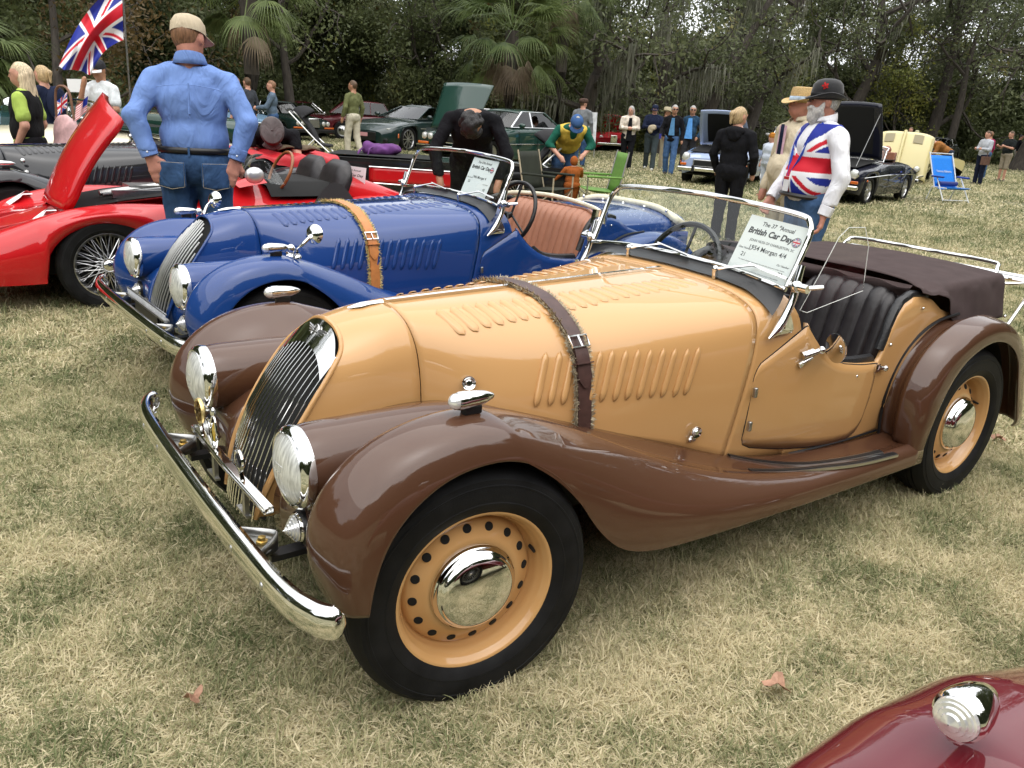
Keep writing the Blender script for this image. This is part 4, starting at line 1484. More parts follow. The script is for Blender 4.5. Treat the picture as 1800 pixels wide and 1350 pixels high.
    if hat is not None:
        hm, style = hat[0], hat[1]
        A = RH
        b0 = Hd(0, -.010, .022)

        def put(pr, n=32, sx=1.0, sy=1.16):
            V = MB().lathe([(r_q * 1.05, z_q * 1.12) for r_q, z_q in pr], n, (0, 0, 0), 'z')
            V.v = [(q * (sx, sy, 1)) @ A.T + b0 for q in V.v]
            V.v = [q * k for q in V.v]
            return V
        if style == 'bowler':
            q = put([(.088, -.01), (.090, .0), (.089, .045), (.082, .080), (.062, .104), (.03, .114), (.001, .116)])
            q.obj('hat_crown', hm, o)
            br = []
            for a in np.linspace(0, 2 * np.pi, 49)[:-1]:
                up = .030 * abs(math.sin(a)) ** 3 - .006 * abs(math.cos(a))
                br.append([(b0 + A @ np.array([r * math.sin(a), 1.14 * r * math.cos(a), zz])) * k for r, zz in ((.086, -.004), (.105, -.006 + up * .3), (.124, -.006 + up), (.128, .004 + up), (.122, .008 + up), (.09, .006))])
            MB().grid(br, close_u=True).obj('hat_brim', hm, o)
            bandm = hat[2]
            q = put([(.0905, .0), (.0915, .003), (.0912, .028), (.0905, .03)])
            q.obj('hat_band', bandm, o)
        elif style == 'brim':
            put([(.086, -.012), (.090, .0), (.088, .06), (.080, .095), (.060, .100), (.03, .090), (.001, .088)]).obj('hat_crown', hm, o)
            br = []
            for a in np.linspace(0, 2 * np.pi, 49)[:-1]:
                up = .030 * abs(math.sin(a)) ** 2 - .022 * max(0, math.cos(a)) ** 2
                br.append([(b0 + A @ np.array([r * math.sin(a), 1.14 * r * math.cos(a), zz])) * k for r, zz in ((.086, .0), (.12, -.004 + up * .4), (.152, -.006 + up), (.153, -.002 + up), (.12, .002 + up * .4), (.088, .006))])
            MB().grid(br, close_u=True).obj('hat_brim', hm, o)
            if len(hat) > 2:
                put([(.0905, .0), (.0925, .004), (.0915, .03), (.0895, .032)]).obj('hat_band', hat[2], o)
        elif style == 'cap':
            put([(.086, -.006), (.087, .012), (.083, .045), (.066, .072), (.035, .086), (.001, .09)]).obj('hat_crown', hm, o)
            bm_ = hat[2] if len(hat) > 2 else hm
            V = []
            for u in np.linspace(-1, 1, 15):
                row = []
                for t in np.linspace(0, 1, 5):
                    a = u * 1.15
                    r = .086 + .066 * t * math.cos(a * .78)
                    row.append((b0 + A @ np.array([r * math.sin(a) * (1 - .12 * t), 1.16 * .086 * math.cos(a) + (r - .086) * 1.0, .0 - .016 * t - .014 * (u * u) * t])) * k)
                V.append(row)
            MB().grid(V).obj('hat_peak', bm_, o, solid=.004)
            MB().ball((b0 + A @ np.array([0, 0, .09])) * k, .007 * k, 8, 5).obj('hat_button', hm, o)
        elif style == 'flat':
            V = put([(.088, -.008), (.102, .020), (.106, .046), (.094, .078), (.055, .094), (.001, .097)], sx=1.02, sy=1.22)
            V.obj('hat_crown', hm, o)
            MB().ball((b0 + A @ np.array([0, 0, .11])) * k, .010 * k, 10, 6).obj('hat_button', hm, o)
            pk = [[(b0 + A @ np.array([r * math.sin(a), 1.2 * r * math.cos(a) + .01, .004 - .02 * (r - .09) / .045])) * k for r in (.09, .115, .135)] for a in np.linspace(-.8, .8, 11)]
            MB().grid(pk).obj('hat_peak', hm, o, solid=.004)
        elif style == 'beanie':
            put([(.086, -.02), (.090, .0), (.088, .05), (.070, .085), (.04, .102), (.001, .108)]).obj('hat_crown', hm, o)
            for zz, rr in ((.0, .0915), (.03, .0915), (.058, .086), (.08, .075)):
                put([(rr - .004, zz - .007), (rr + .001, zz - .004), (rr + .001, zz + .004), (rr - .005, zz + .007)]).obj('hat_stripe', hat[2], o)
    o['_k'] = k
    return o, dict(T=T, Hd=Hd, k=k, dl=dl, RL=RL, RH=RH)
# ---------------------------------------------------------------- other cars
TGLASS = glass_mat('tinted_car_glass', (.30, .34, .33), 1.0)
CLEARG = glass_mat('clear_car_glass', (.82, .87, .85), 1.0)


def plain_wheel(parent, loc, Ro=.31, side=-1, rimr=.19, style='disc', m=None, steer=0., spokes=10):
    w = bpy.data.objects.new('wheel', None)
    COL.objects.link(w)
    w.parent = parent
    w.location = loc
    w.rotation_euler = (0, 0, steer + (0 if side < 0 else math.pi))
    MB().lathe(tyre_profile(Ro, rimr, .17), 32).obj('tyre', RUBBER, w, smooth=30)
    MB().lathe([(rimr + .006, -.052), (rimr + .008, -.06), (rimr - .004, -.062), (rimr - .012, -.05), (rimr - .02, .0)], 32).obj('rim', m or ALU, w)
    if style == 'alloy':
        q = MB()
        for k in range(spokes):
            a = k * 2 * math.pi / spokes
            e = np.array([math.cos(a), 0, math.sin(a)])
            q.tube([e * .03 + (0, -.045, 0), e * (rimr - .01) + (0, -.05, 0)], 1, flat=(.012, .008), up=(0, 1, 0))
        q.lathe([(.045, -.04), (.04, -.06), (.001, -.062)], 16)
        q.obj('wheel_spider', m or ALU, w)
        MB().lathe([(rimr - .01, .0), (.001, .0)], 24).obj('brake_disc', DARK, w)
    elif style == 'wire':
        q = MB()
        for k in range(18):
            a = k * 2 * math.pi / 18
            for da, y1 in ((.45, -.015), (-.45, -.02)):
                q.tube([(.04 * math.cos(a), -.055, .04 * math.sin(a)), ((rimr - .01) * math.cos(a + da), y1, (rimr - .01) * math.sin(a + da))], .004, 3, cap=False)
        q.lathe([(.04, -.04), (.035, -.07), (.001, -.075)], 12)
        q.obj('spokes', m or ALU, w)
        MB().lathe([(rimr - .01, .02), (.001, .02)], 24).obj('brake_disc', DARK, w)
    else:
        MB().lathe([(rimr - .015, -.02), (rimr * .75, -.045), (rimr * .6, -.04), (rimr * .5, -.055), (.02, -.065), (.001, -.065)], 24).obj('wheel_disc', m or ALU, w)
    return w


def shell(root, C):
    """closed lower body with wheel arches; C: tables over x"""
    X0, X1 = C['x0'], C['x1']
    pm = C['paint']
    wb, Rw = C['wb'], C.get('Rw', .31)
    ra = C.get('ra', Rw + .055)
    tb = lambda n, x: float(np.interp(x, *zip(*C[n])))
    xs = np.unique(np.concatenate([np.linspace(X0, X1, 46)] + [np.linspace(c_ - ra, c_ + ra, 21) for c_ in (0, wb)] + [X0 + np.array([0, .01, .03, .06, .1]), X1 - np.array([.1, .06, .03, .01, 0])]))
    P, U, TP = [], [], []
    for x in xs:
        w, zs, zt, zb = tb('w', x), tb('zs', x), tb('zt', x), tb('zb', x)
        for c_ in (0, wb):
            if abs(x - c_) < ra:
                zb = max(zb, Rw - .01 + math.sqrt(ra * ra - (x - c_) ** 2))
        zb = min(zb, zs - .05)
        zm = (max(tb('zb', x), zb) + zs) / 2
        h = C.get('tuck', .04)
        sec = [(w - h * max(0, (zs - zb) / (zs - tb('zb', x) + 1e-6)), zb), (w - h * .3, zb * .55 + zm * .45), (w, zm), (w - .005, zm * .35 + zs * .65), (w - C.get('r1', .03), zs), (w - C.get('r2', .10), zs + (zt - zs) * .45), (w * .55, zs + (zt - zs) * .86), (0, zt)]
        q = cr(sec, 22)
        P.append(np.concatenate([[(x, -a, b) for a, b in q], [(x, a, b) for a, b in q[::-1][1:]]]))
        U.append([(x, y, zb + .002) for y in np.linspace(-q[0][0], q[0][0], 5)])
    P = np.array(P)
    b = MB().grid(P)
    n = P.shape[1]
    for k, fl in ((0, 1), (len(P) - 1, -1)):
        c0 = P[k].mean(0) + (-.012 if k == 0 else .012, 0, 0)
        n0 = b.n
        b.add(np.concatenate([P[k], [c0]]), [((i, i + 1, n) if fl > 0 else (i + 1, i, n)) for i in range(n - 1)])
    bo = b.obj('body', pm, root, smooth=50)
    MB().grid(U).obj('underside', DARK, root)
    return bo, tb


def greenhouse(root, C, tb):
    g = C['gh']   # xa base of screen, xb roof front, xc roof rear, xd base of rear window, zr, wr, wb
    xa, xb, xc, xd, zr, wr, wbt = g['xa'], g['xb'], g['xc'], g['xd'], g['zr'], g['wr'], g['w']
    za, zd = g.get('za', tb('zt', xa)), g.get('zd', tb('zt', xd))
    gm = g.get('glass', TGLASS)
    pm = g.get('paint', C['paint'])
    tr = g.get('trim', CHROME)
    rf = []
    for x in np.linspace(xb - .04, xc + .06, 16):
        t = (x - xb) / (xc - xb)
        e = 1 - .9 * (abs(2 * t - 1)) ** 4 * .06
        rf.append([(x, y * wr, zr + .035 * (1 - (2 * t - 1) ** 2) * e - .06 * abs(y) ** 3.5 - .02 * max(0, abs(2 * t - 1) - .8) * 5) for y in np.linspace(-1, 1, 17)])
    ro = MB().grid(rf).obj('roof', pm, root, solid=.02)
    for s in (-1, 1):
        MB().tube([(xa, s * wbt, za), (xb, s * wr, zr - .03)], .02, 6).obj('pillar', pm if not g.get('chrome') else tr, root)
        MB().tube([(xd, s * wbt * .97, zd), (xc + .03, s * wr, zr - .03)], g.get('cp', .035), 6).obj('pillar', pm, root)
        for xm in g.get('mid', []):
            xt = xm + .02
            MB().tube([(xm, s * wbt, za), (xt, s * wr, zr - .03)], .02, 6).obj('pillar', pm if not g.get('chrome') else tr, root)
        st = [xa] + list(g.get('mid', [])) + [xd]
        tp = [xb] + [m_ + .02 for m_ in g.get('mid', [])] + [xc + .03]
        zz = np.linspace(za, zd, 2)
        for k in range(len(st) - 1):
            zk = [np.interp(st[k + i], [xa, xd], [za, zd]) for i in (0, 1)]
            MB().add([(st[k], s * wbt, zk[0]), (st[k + 1], s * wbt, zk[1]), (tp[k + 1], s * wr, zr - .035), (tp[k], s * wr, zr - .035)], [(0, 1, 2, 3)]).obj('side_window', gm, root, smooth=0, fix=False)
        MB().tube([(xa - .02, s * (wbt + .006), za + .005), (xd, s * (wbt + .006), zd + .005)], .010, 5).obj('waist_trim', tr, root)
        if g.get('chrome'):
            MB().tube([(xa, s * (wbt + .004), za), (xb, s * (wr + .008), zr - .02), (xc, s * (wr + .008), zr - .02), (xd, s * wbt, zd)], .010, 5).obj('window_frame', tr, root)
    for (x0, z0, x1, nm) in ((xa, za, xb, 'windscreen'), (xd, zd, xc + .03, 'rear_window')):
        Wd = []
        for y in np.linspace(-1, 1, 9):
            bow = (.10 if nm == 'windscreen' else -.08) * y * y
            Wd.append([(x0 + bow, y * wbt * .98, z0), (x1 + bow * .6, y * wr * .98, zr - .025)])
        MB().grid(Wd).obj(nm, gm, root, smooth=60, fix=False)
    # seats seen through the glass
    for sx_ in ((xa + xd) / 2 - .1, (xa + xd) / 2 + .65):
        if sx_ < xd - .3:
            for s in (-1, 1):
                MB().box((sx_, s * .33, za + .02), (.14, .46, .5)).ball((sx_ + .03, s * .33, za + .33), (.05, .11, .08)).obj('seat', g.get('seat', BLACK), root, bevel=.03)


def lamps(root, C):
    for s in (-1, 1):
        for (x, y, z, r, rim) in C.get('heads', []):
            q = MB().lathe([(r, .03), (r + .012, .0), (r + .008, -.015), (r - .004, -.018)], 24, (x, s * y, z), 'x').obj('headlamp', rim or CHROME, root)
            MB().lathe([(r, -.012), (r * .8, -.028), (r * .4, -.04), (.001, -.043)], 20, (x, s * y, z), 'x').obj('headlamp_lens', HEADLENS, q)
        for (x, y, z, d, m_) in C.get('blocks', []):
            MB().box((x, s * y, z), d).obj('lamp', m_, root, bevel=.01)
    for (nm, c_, d, m_) in C.get('boxes', []):
        MB().box(c_, d).obj(nm, m_, root, bevel=min(.02, min(d) * .3))


def wheels(root, C, style='disc', m=None, steer=0.):
    Rw, tr = C.get('Rw', .31), C.get('track', .68)
    for x in (0, C['wb']):
        for s in (-1, 1):
            plain_wheel(root, (x, s * tr, Rw - .006), Rw, s, C.get('rimr', .19), style, m, steer if x == 0 else 0)


def hgt(y):
    t = min(1, max(0, (y - 20) / 10))
    return -.4 * t * t * (3 - 2 * t)
# ---------------------------------------------------------------- blue roadster
BLUE = paint('royal_blue_paint', (.006, .040, .18))
TANL = mat('tan_leather', (.34, .15, .09), rough=.42, noise=.08, nscale=10, bump=.05, bscale=90)
STRAPTAN = mat('tan_strap_leather', (.50, .19, .055), rough=.4, noise=.12, nscale=40)
YFLEECE = mat('yellow_fleece', (.62, .50, .22), rough=.95, noise=.35, nscale=90)
CREAM = mat('cream_vinyl', (.72, .66, .50), rough=.5, noise=.05)
blue = empty('vintage_roadster', (.258, 2.007, 0), .045, 'royal blue open vintage roadster with tan bonnet strap and tan leather seats', 'car', 'vintage roadsters with strapped bonnets')
GB = roadster(dict(body=BLUE, wing=BLUE, wheel=BLUE, leather=TANL, piping=TANL, strap=STRAPTAN, fleece=YFLEECE, strap_x=.62, plain_grille=True, bars=13, barw=.0042, barm=mat('satin_grille_bar', (.75, .75, .74), rough=.3, metal=1), bench=True, steer_y=-.24, wipers=(.28, -.18)), blue)
for s in (-1, 1):
    q = MB().tube(cr([(.09, s * .60, .755), (.09, s * .60, .79), (.11, s * .62, .82), (.14, s * .625, .85)], 12), [.014] * 3 + [.008] * 9, 8).lathe([(.02, 0), (.018, .012), (.008, .02)], 16, (.09, s * .60, .755), 'z').ball((.06, s * .6, .80), .02)
    q.tube([(.135, s * .625, .848), (.16, s * .625, .858)], .012, 8)
    w = q.obj('wing_mirror', CHROME, blue)
    hd = MB().lathe([(.001, .015), (.024, .013), (.040, .005), (.046, -.003), (.043, -.005), (.001, -.005)], 32, (0, 0, 0), 'z').obj('mirror_head', CHROME, w)
    place(hd, (.16, s * .625, .862), (0, 0, 1), (-.80, -.45, .15))
bz_ = MB().tube([(-.41, -.31, .445), (-.41, .31, .445)], 1, flat=(.012, .005)).tube([(-.41, -.31, .475), (-.41, .31, .475)], 1, flat=(.003, .003))
for k in range(30):
    y = -.30 + .6 * k / 29
    bz_.tube([(-.41, y, .445), (-.41, y + .02, .475)], .0025, 4)
bz_.obj('badge_bar', STEEL, blue)
MB().box((-.41, 0, .39), (.01, .36, .09)).obj('number_plate_bracket', BLACK, blue)
# folded hood and rear deck
P = []
for x in np.linspace(2.2, 2.95, 14):
    yw = float(np.interp(x, [2.2, 2.5, 2.95], [.50, .49, .45]))
    P.append([(x, yw * math.sin(a), .745 + .13 * math.cos(a) ** .6 if abs(a) < 1.5 else .75) for a in np.linspace(-1.5, 1.5, 24)])
MB().grid(P).obj('rear_deck', BLUE, blue)
MB().tube(cr([(2.08, -.52, .86), (2.12, -.40, .905), (2.14, 0, .93), (2.12, .40, .905), (2.08, .52, .86)], 30), [.014] * 30, 8).obj('hood_roll', CREAM, blue)
MB().grid(sheet([[(2.80, -.50, .84), (2.82, -.30, .90), (2.82, 0, .91), (2.82, .3, .90), (2.80, .5, .84)], [(2.9, -.50, .80), (2.93, -.3, .86), (2.93, 0, .87), (2.93, .3, .86), (2.9, .5, .80)]], 6, 20)).obj('hood_bag', CREAM, blue, solid=.04)
for y in (-.4, -.2, 0, .2, .4):
    MB().ball((2.79, y, .872), .012, 8, 6).obj('hood_stud', CHROME, blue)

# ---------------------------------------------------------------- black roadster with red cover
CHARC = paint('black_paint', (.012, .013, .016))
REDCLOTH = mat('red_vinyl_cover', (.42, .012, .02), rough=.5, noise=.1, nscale=8, bump=.3, bscale=6)
blk = empty('vintage_roadster', (-.42, 5.9, 0), .13, 'black open vintage roadster with a red tonneau cover, behind the red racing car', 'car', 'vintage roadsters with strapped bonnets')
GK = roadster(dict(body=CHARC, wing=CHARC, wheel=CHARC, leather=BLEATHER, wire=True, wipers=(), plain_grille=True, bars=17, barw=.005), blk)
P = []
for i in range(40):
    x = 2.05 + .93 * i / 39
    yw = float(np.interp(x, [2.05, 2.3, 2.95], [.53, .535, .50]))
    zb = float(np.interp(x, [2.05, 2.2, 2.35, 2.95], [.86, .83, .77, .70]))
    zt = .90 - .03 * i / 39
    q = cr([(0, zt + .01), (yw * .6, zt), (yw * .95, zt - .02), (yw + .015, zb)], 16)
    wr = .012 * math.sin(x * 30)
    P.append([(x, -a, b + wr) for a, b in q[::-1]] + [(x, a, b + wr) for a, b in q[1:]])
cv = MB().grid(P).obj('tonneau_cover', REDCLOTH, blk)
P = [[(2.35 + .5 * u + .02 * math.sin(9 * v), -.35 + .6 * v, .915 + .035 * abs(math.sin(5 * u + 6 * v)) * (1 - abs(2 * u - 1) ** 3) + .02 * math.sin(13 * v)) for v in np.linspace(0, 1, 20)] for u in np.linspace(0, 1, 16)]
jk = MB().grid(P).obj('folded_jacket', cloth('khaki_brown_cloth', (.12, .09, .06)), None, solid=.012)
jk.location, jk.rotation_euler = blk.location, blk.rotation_euler
tag(jk, 'crumpled khaki jacket lying on the red tonneau cover of the black roadster', 'jacket')
MB().ball((.18, -.30, .80), .02).obj('bonnet_knob', CHROME, blk)

# ---------------------------------------------------------------- red racing car, bonnet raised
RED = paint('bright_red_paint', (.50, .006, .010))
red = empty('racing_car', (0, 4.42, 0), .03, 'low bright red open racing car with its bonnet raised, between blue and black roadsters', 'car')
ST = [  # x, centre z, dip z, fender z, half width, bottom z
    (-.95, .33, .33, .32, .42, .25), (-.88, .385, .385, .385, .52, .22), (-.72, .455, .455, .465, .62, .20), (-.5, .535, .525, .55, .68, .20), (-.25, .60, .57, .635, .71, .21), (0, .64, .585, .675, .72, .22), (.25, .67, .59, .68, .72, .22),
    (.55, .70, .61, .66, .71, .2), (.85, .755, .66, .64, .70, .19), (1.15, .79, .69, .63, .70, .19), (1.45, .72, .68, .63, .70, .19), (1.8, .74, .70, .66, .71, .2), (2.1, .77, .70, .70, .72, .22), (2.4, .72, .66, .69, .70, .24), (2.65, .62, .58, .60, .64, .27), (2.85, .46, .45, .45, .52, .30)]
ST = cr(np.array(ST), 120)
P = []
for x, zc_, zd_, zf_, w_, zb_ in ST:
    for c_ in (0, 2.15):
        if abs(x - c_) < .365:
            zb_ = max(zb_, .27 + .305 * math.sqrt(1 - ((x - c_) / .365) ** 2))
    zb_ = min(zb_, zf_ - .09)
    q = cr([(0, zc_), (w_ * .25, zc_ - .008), (w_ * .50, zd_), (w_ * .74, zf_), (w_ * .90, zf_ - .03), (w_ * .985, zf_ * .62 + zb_ * .38), (w_ * .985, zf_ * .3 + zb_ * .7), (w_ * .95, zb_)], 30)
    P.append([(x, -a, b) for a, b in q[::-1]] + [(x, a, b) for a, b in q[1:]])
P = np.array(P)
rb_ = MB().grid(P)
for k in (0, len(P) - 1):
    c0 = P[k].mean(0)
    rb_.add(np.concatenate([P[k], [c0]]), [(i, i + 1, P.shape[1]) for i in range(P.shape[1] - 1)])
rb_.obj('body', RED, red, smooth=60)
MB().box((1.0, 0, .28), (2.9, .9, .12)).obj('underside', DARK, red)
pr = lambda u, v: None
NB = [(-.19, -.47, .632), (.20, -.47, 1.225)]
FB = [(-.21, .30, .60), (.27, .30, 1.372)]
pan = []
for t in np.linspace(0, 1, 14):
    a = np.array(NB[0]) * (1 - t) + np.array(NB[1]) * t
    b = np.array(FB[0]) * (1 - t) + np.array(FB[1]) * t
    bul = .035 * math.sin(math.pi * t)
    rnd = .06 * max(0, abs(2 * t - 1) - .8) / .2
    pan.append([a * (1 - u) + b * u + np.array([-.9, 0, .55]) * (.05 * math.sin(math.pi * u) + bul) for u in np.linspace(rnd, 1 - rnd, 12)])
MB().grid(pan).obj('bonnet', RED, red, solid=.05, smooth=40)
eb = [[(x, y, z) for y in np.linspace(-.40, .28, 6)] for x, z in ((-.15, .625), (.2, .688), (.55, .725), (.85, .785))]
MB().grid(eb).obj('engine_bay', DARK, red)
MB().box((.35, -.25, .71), (.4, .05, .05)).tube([(.1, -.2, .70), (.8, -.22, .77)], .014).tube([(.1, -.1, .70), (.8, -.05, .78)], .02).box((.5, 0, .73), (.4, .2, .04)).tube([(.15, -.36, .67), (.75, -.36, .735)], .01).obj('engine', STEEL, red)
for s in (-1, 1):
    cpt = np.array([-.42, s * .49, .532])
    P2 = []
    for u in np.linspace(-1, 1, 15):
        ww = .055 * math.sqrt(max(0, 1 - abs(u) ** 2.2)) + .002
        P2.append([cpt + np.array([.15 * u + .03 * v, s * (-.05 * u) + v * ww, .115 * u + .018 * (1 - v * v) * (1 - u * u) - .028 * v * v + .012]) for v in np.linspace(-1, 1, 9)])
    h_ = MB().grid(P2).obj('headlamp_cover', mat('white_headlamp_glass', (.72, .73, .72), rough=.15, coat=1, noise=.1), red)
    edge = np.concatenate([np.array(P2)[:, 0], np.array(P2)[::-1, -1]])
    MB().tube(edge, .006, 5, closed=True).obj('headlamp_rim', ALU, h_)
for x in (0, 2.15):
    for s in (-1, 1):
        wire_wheel(red, (x, s * .615, .30), .305, 0, s, .21, 20)
# cockpit
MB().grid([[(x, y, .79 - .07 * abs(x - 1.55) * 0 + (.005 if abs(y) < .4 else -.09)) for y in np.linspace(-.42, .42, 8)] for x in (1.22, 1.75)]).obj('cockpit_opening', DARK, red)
MB().grid(sheet([[(1.20, -.40, .80), (1.18, -.28, .85), (1.20, -.12, .80)], [(1.0, -.36, .76), (.98, -.26, .79), (1.0, -.14, .76)]], 8, 12)).obj('scuttle_hump', RED, red)
P3 = [[(1.17 + .06 * t + .10 * (abs(u) ** 2), .42 * u, .79 + .19 * t * (1 - abs(u) ** 3)) for t in np.linspace(0, 1, 5)] for u in np.linspace(-1, 1, 15)]
MB().grid(P3).obj('aero_screen', CLEARG, red, smooth=0, fix=False)
MB().ball((1.08, -.46, .86), (.075, .05, .06)).obj('mirror', mat('silver_paint', (.6, .6, .6), rough=.3, metal=.6), red)
sw = np.array([1.38, -.22, .86])
ex = np.array([.42, 0, .9])
MB().tube([sw + .17 * (math.cos(a) * np.array([0, 1, 0]) + math.sin(a) * ex) for a in np.linspace(0, 2 * np.pi, 31)[:-1]], .012, 8, closed=True).obj('steering_wheel', mat('varnished_wood', (.25, .09, .03), rough=.3, noise=.2), red)
for s in (-1, 1):
    P4 = flutes(.40, .42, 1, nu=20, nv=8) @ roty(R(20)).T + np.array([1.78, s * .23, .52])
    MB().grid(P4).obj('seat', BLEATHER, red, solid=.05)
P5 = []
for t in np.linspace(0, 1, 14):
    r = .20 * (1 - t) ** .7 + .02
    P5.append([(1.85 + .8 * t, -.22 + r * math.cos(a), .70 - .12 * t + r * .85 * math.sin(a)) for a in np.linspace(0, math.pi, 14)])
MB().grid(P5).obj('headrest_fairing', RED, red)
MB().grid([[(1.5 + .35 * t, -.55 - .02 * t, .66 + .16 * math.sin(math.pi * t) * u) for u in np.linspace(0, 1, 4)] for t in np.linspace(0, 1, 12)]).obj('side_panel', mat('dark_grey_trim', (.04, .04, .042), rough=.5), red)

# ---------------------------------------------------------------- dark red car whose wing shows at the lower right
MARO = paint('dark_red_paint', (.115, .006, .012))
dr_ = empty('dark_red_car', (-.04, -2.14, 0), -.06, 'dark red car, wing with chrome torpedo side lamp at the lower right corner', 'car')
P = []
for t in np.linspace(0, 1, 60):
    # crown along the wing
    x = -.55 + 1.75 * t
    zc_ = float(np.interp(x, [-.55, -.45, -.3, -.12, .05, .25, .5, .8, 1.2], [.33, .49, .615, .685, .71, .695, .625, .51, .39]))
    hw_ = float(np.interp(x, [-.55, -.4, -.1, .3, 1.2], [.10, .17, .215, .22, .18]))
    yc = .34
    row = []
    for a in np.linspace(-1.9, 1.75, 26):
        row.append((x, yc + hw_ * math.sin(a) * (1.0 if a > 0 else 1.15), zc_ - (hw_ * .8) * (1 - math.cos(a)) * (1 if a > 0 else .9)))
    P.append(row)
MB().grid(P).obj('front_wing', MARO, dr_, smooth=80)
sl = MB().lathe([(.036, -.02), (.041, -.014), (.042, 0), (.040, .02), (.034, .05), (.022, .078), (.010, .092), (.001, .096)], 32, (0, 0, 0), 'x').obj('side_lamp', CHROME, dr_)
MB().lathe([(.036, -.018), (.034, -.026), (.030, -.027), (.029, -.031), (.024, -.032), (.022, -.036), (.016, -.037), (.014, -.041), (.008, -.043), (.001, -.046)], 28, (0, 0, 0), 'x').obj('side_lamp_lens', LENS, sl)
MB().box((.02, 0, -.042), (.06, .03, .03)).obj('side_lamp_foot', CHROME, sl, bevel=.01)
sl.location = (.0, .375, .762)
sl.rotation_euler = (0, 0, R(4))
sl.scale = (.82, .82, .82)
dbo = dict(paint=MARO, x0=-.5, x1=3.1, wb=2.44, Rw=.32, w=[(-.5, .2), (-.3, .26), (.3, .32), (1.2, .46), (3.1, .45)], zs=[(-.5, .45), (.3, .58), (1.2, .70), (3.1, .65)], zt=[(-.5, .60), (.0, .66), (1.2, .80), (3.1, .75)], zb=[(-.5, .28), (3.1, .28)], ra=.2)
shell(dr_, dbo)
for x in (0.05, 2.49):
    for s in (-1, 1):
        wire_wheel(dr_, (x, s * .36, .30), .305, 0, s, .21, 16)

# ---------------------------------------------------------------- cars in the rows behind
BRG = paint('dark_green_paint', (.006, .035, .026))
BRG2 = paint('blackish_green_paint', (.006, .02, .019))
BRG3 = paint('deep_green_paint', (.008, .022, .018))
WINE = paint('wine_paint', (.055, .006, .010))
WINE2 = paint('maroon_paint', (.10, .010, .016))
LILAC = paint('lilac_blue_paint', (.34, .42, .62))
NAVY = paint('navy_paint', (.006, .007, .018))
YEL = paint('pale_yellow_paint', (.60, .52, .25))
CRP = paint('cream_paint', (.70, .64, .48))
RED2 = paint('carmine_paint', (.42, .012, .022))
GREYD = paint('dark_grey_paint', (.03, .034, .036))
SILV = paint('silver_grey_paint', (.35, .37, .40))

def put_car(name, x, y, rz, label):
    return empty(name, (x, y, hgt(y)), rz, label, 'car', 'show cars parked on the far grass')


def saloon(name, x, y, rz, label, pm, **k):
    root = put_car(name, x, y, rz, label)
    C = dict(paint=pm, x0=-.85, x1=4.1, wb=2.87, Rw=.33, track=.72, rimr=.20, w=[(-.85, .74), (-.7, .84), (0, .90), (2.9, .90), (3.9, .84), (4.1, .74)], zs=[(-.85, .66), (0, .80), (1.0, .88), (3.0, .90), (4.1, .80)], zt=[(-.85, .72), (-.6, .80), (.75, .95), (3.1, .97), (4.1, .88)], zb=[(-.85, .26), (-.5, .2), (3.6, .2), (4.1, .32)], gh=dict(xa=.85, xb=1.5, xc=2.55, xd=3.3, zr=1.36, wr=.60, w=.74, mid=[1.85], chrome=True))
    C.update(k)
    b, tb = shell(root, C)
    greenhouse(root, C, tb)
    lamps(root, C)
    wheels(root, C, C.get('wstyle', 'disc'), C.get('wm'))
    for s in (-1, 1):
        MB().ball((C['gh']['xa'] + .12, s * .98, C['gh'].get('za', .95) + .06), (.06, .10, .06)).obj('door_mirror', C.get('mirror', pm), root)
        for dx in C.get('doors', (1.0, 1.9, 2.75)):
            MB().tube([(dx, s * (.905), .30), (dx, s * (.908), .60), (dx, s * .895, .86)], .006, 4).obj('door_gap', DARK, root)
    return root, C, tb


GR = lambda c_, d, m_=CHROME, nm='grille': (nm, c_, d, m_)
xj, XC, xtb = saloon('saloon_car', 10.45, 15.55, .36, 'dark green saloon with chrome window frames and its bonnet raised', BRG,
    heads=[(-.86, .62, .66, .075, None), (-.86, .44, .66, .075, None)],
    boxes=[GR((-.87, 0, .62), (.04, .62, .20)), GR((-.895, 0, .62), (.02, .54, .15), BLACK, 'grille_mesh'), GR((-.90, 0, .40), (.08, 1.62, .11), BLACK, 'bumper'), GR((-.945, 0, .45), (.03, 1.60, .03), CHROME, 'bumper_trim'), GR((4.12, 0, .45), (.08, 1.6, .12), BLACK, 'rear_bumper'), GR((1.5, -.912, .56), (3.0, .012, .02), CHROME, 'side_trim')], blocks=[(-.90, .62, .50, (.06, .30, .06), AMBER)])
P = []
for t in np.linspace(0, 1, 12):
    P.append([(-.62 + .60 * t - .06 * (1 - u * u), u * (.64 + .1 * t), .84 + 1.05 * t + .03 * (1 - u * u)) for u in np.linspace(-1, 1, 15)])
MB().grid(P).obj('bonnet', BRG, xj, solid=.03, smooth=60)
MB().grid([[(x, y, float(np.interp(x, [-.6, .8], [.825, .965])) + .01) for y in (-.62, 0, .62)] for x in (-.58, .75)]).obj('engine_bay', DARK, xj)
MB().tube([(-.64, 0, .86), (-.62, 0, .90)], .012).tube([(-.70, 0, .91), (-.56, 0, .905)], .012).obj('bonnet_mascot', CHROME, xj)

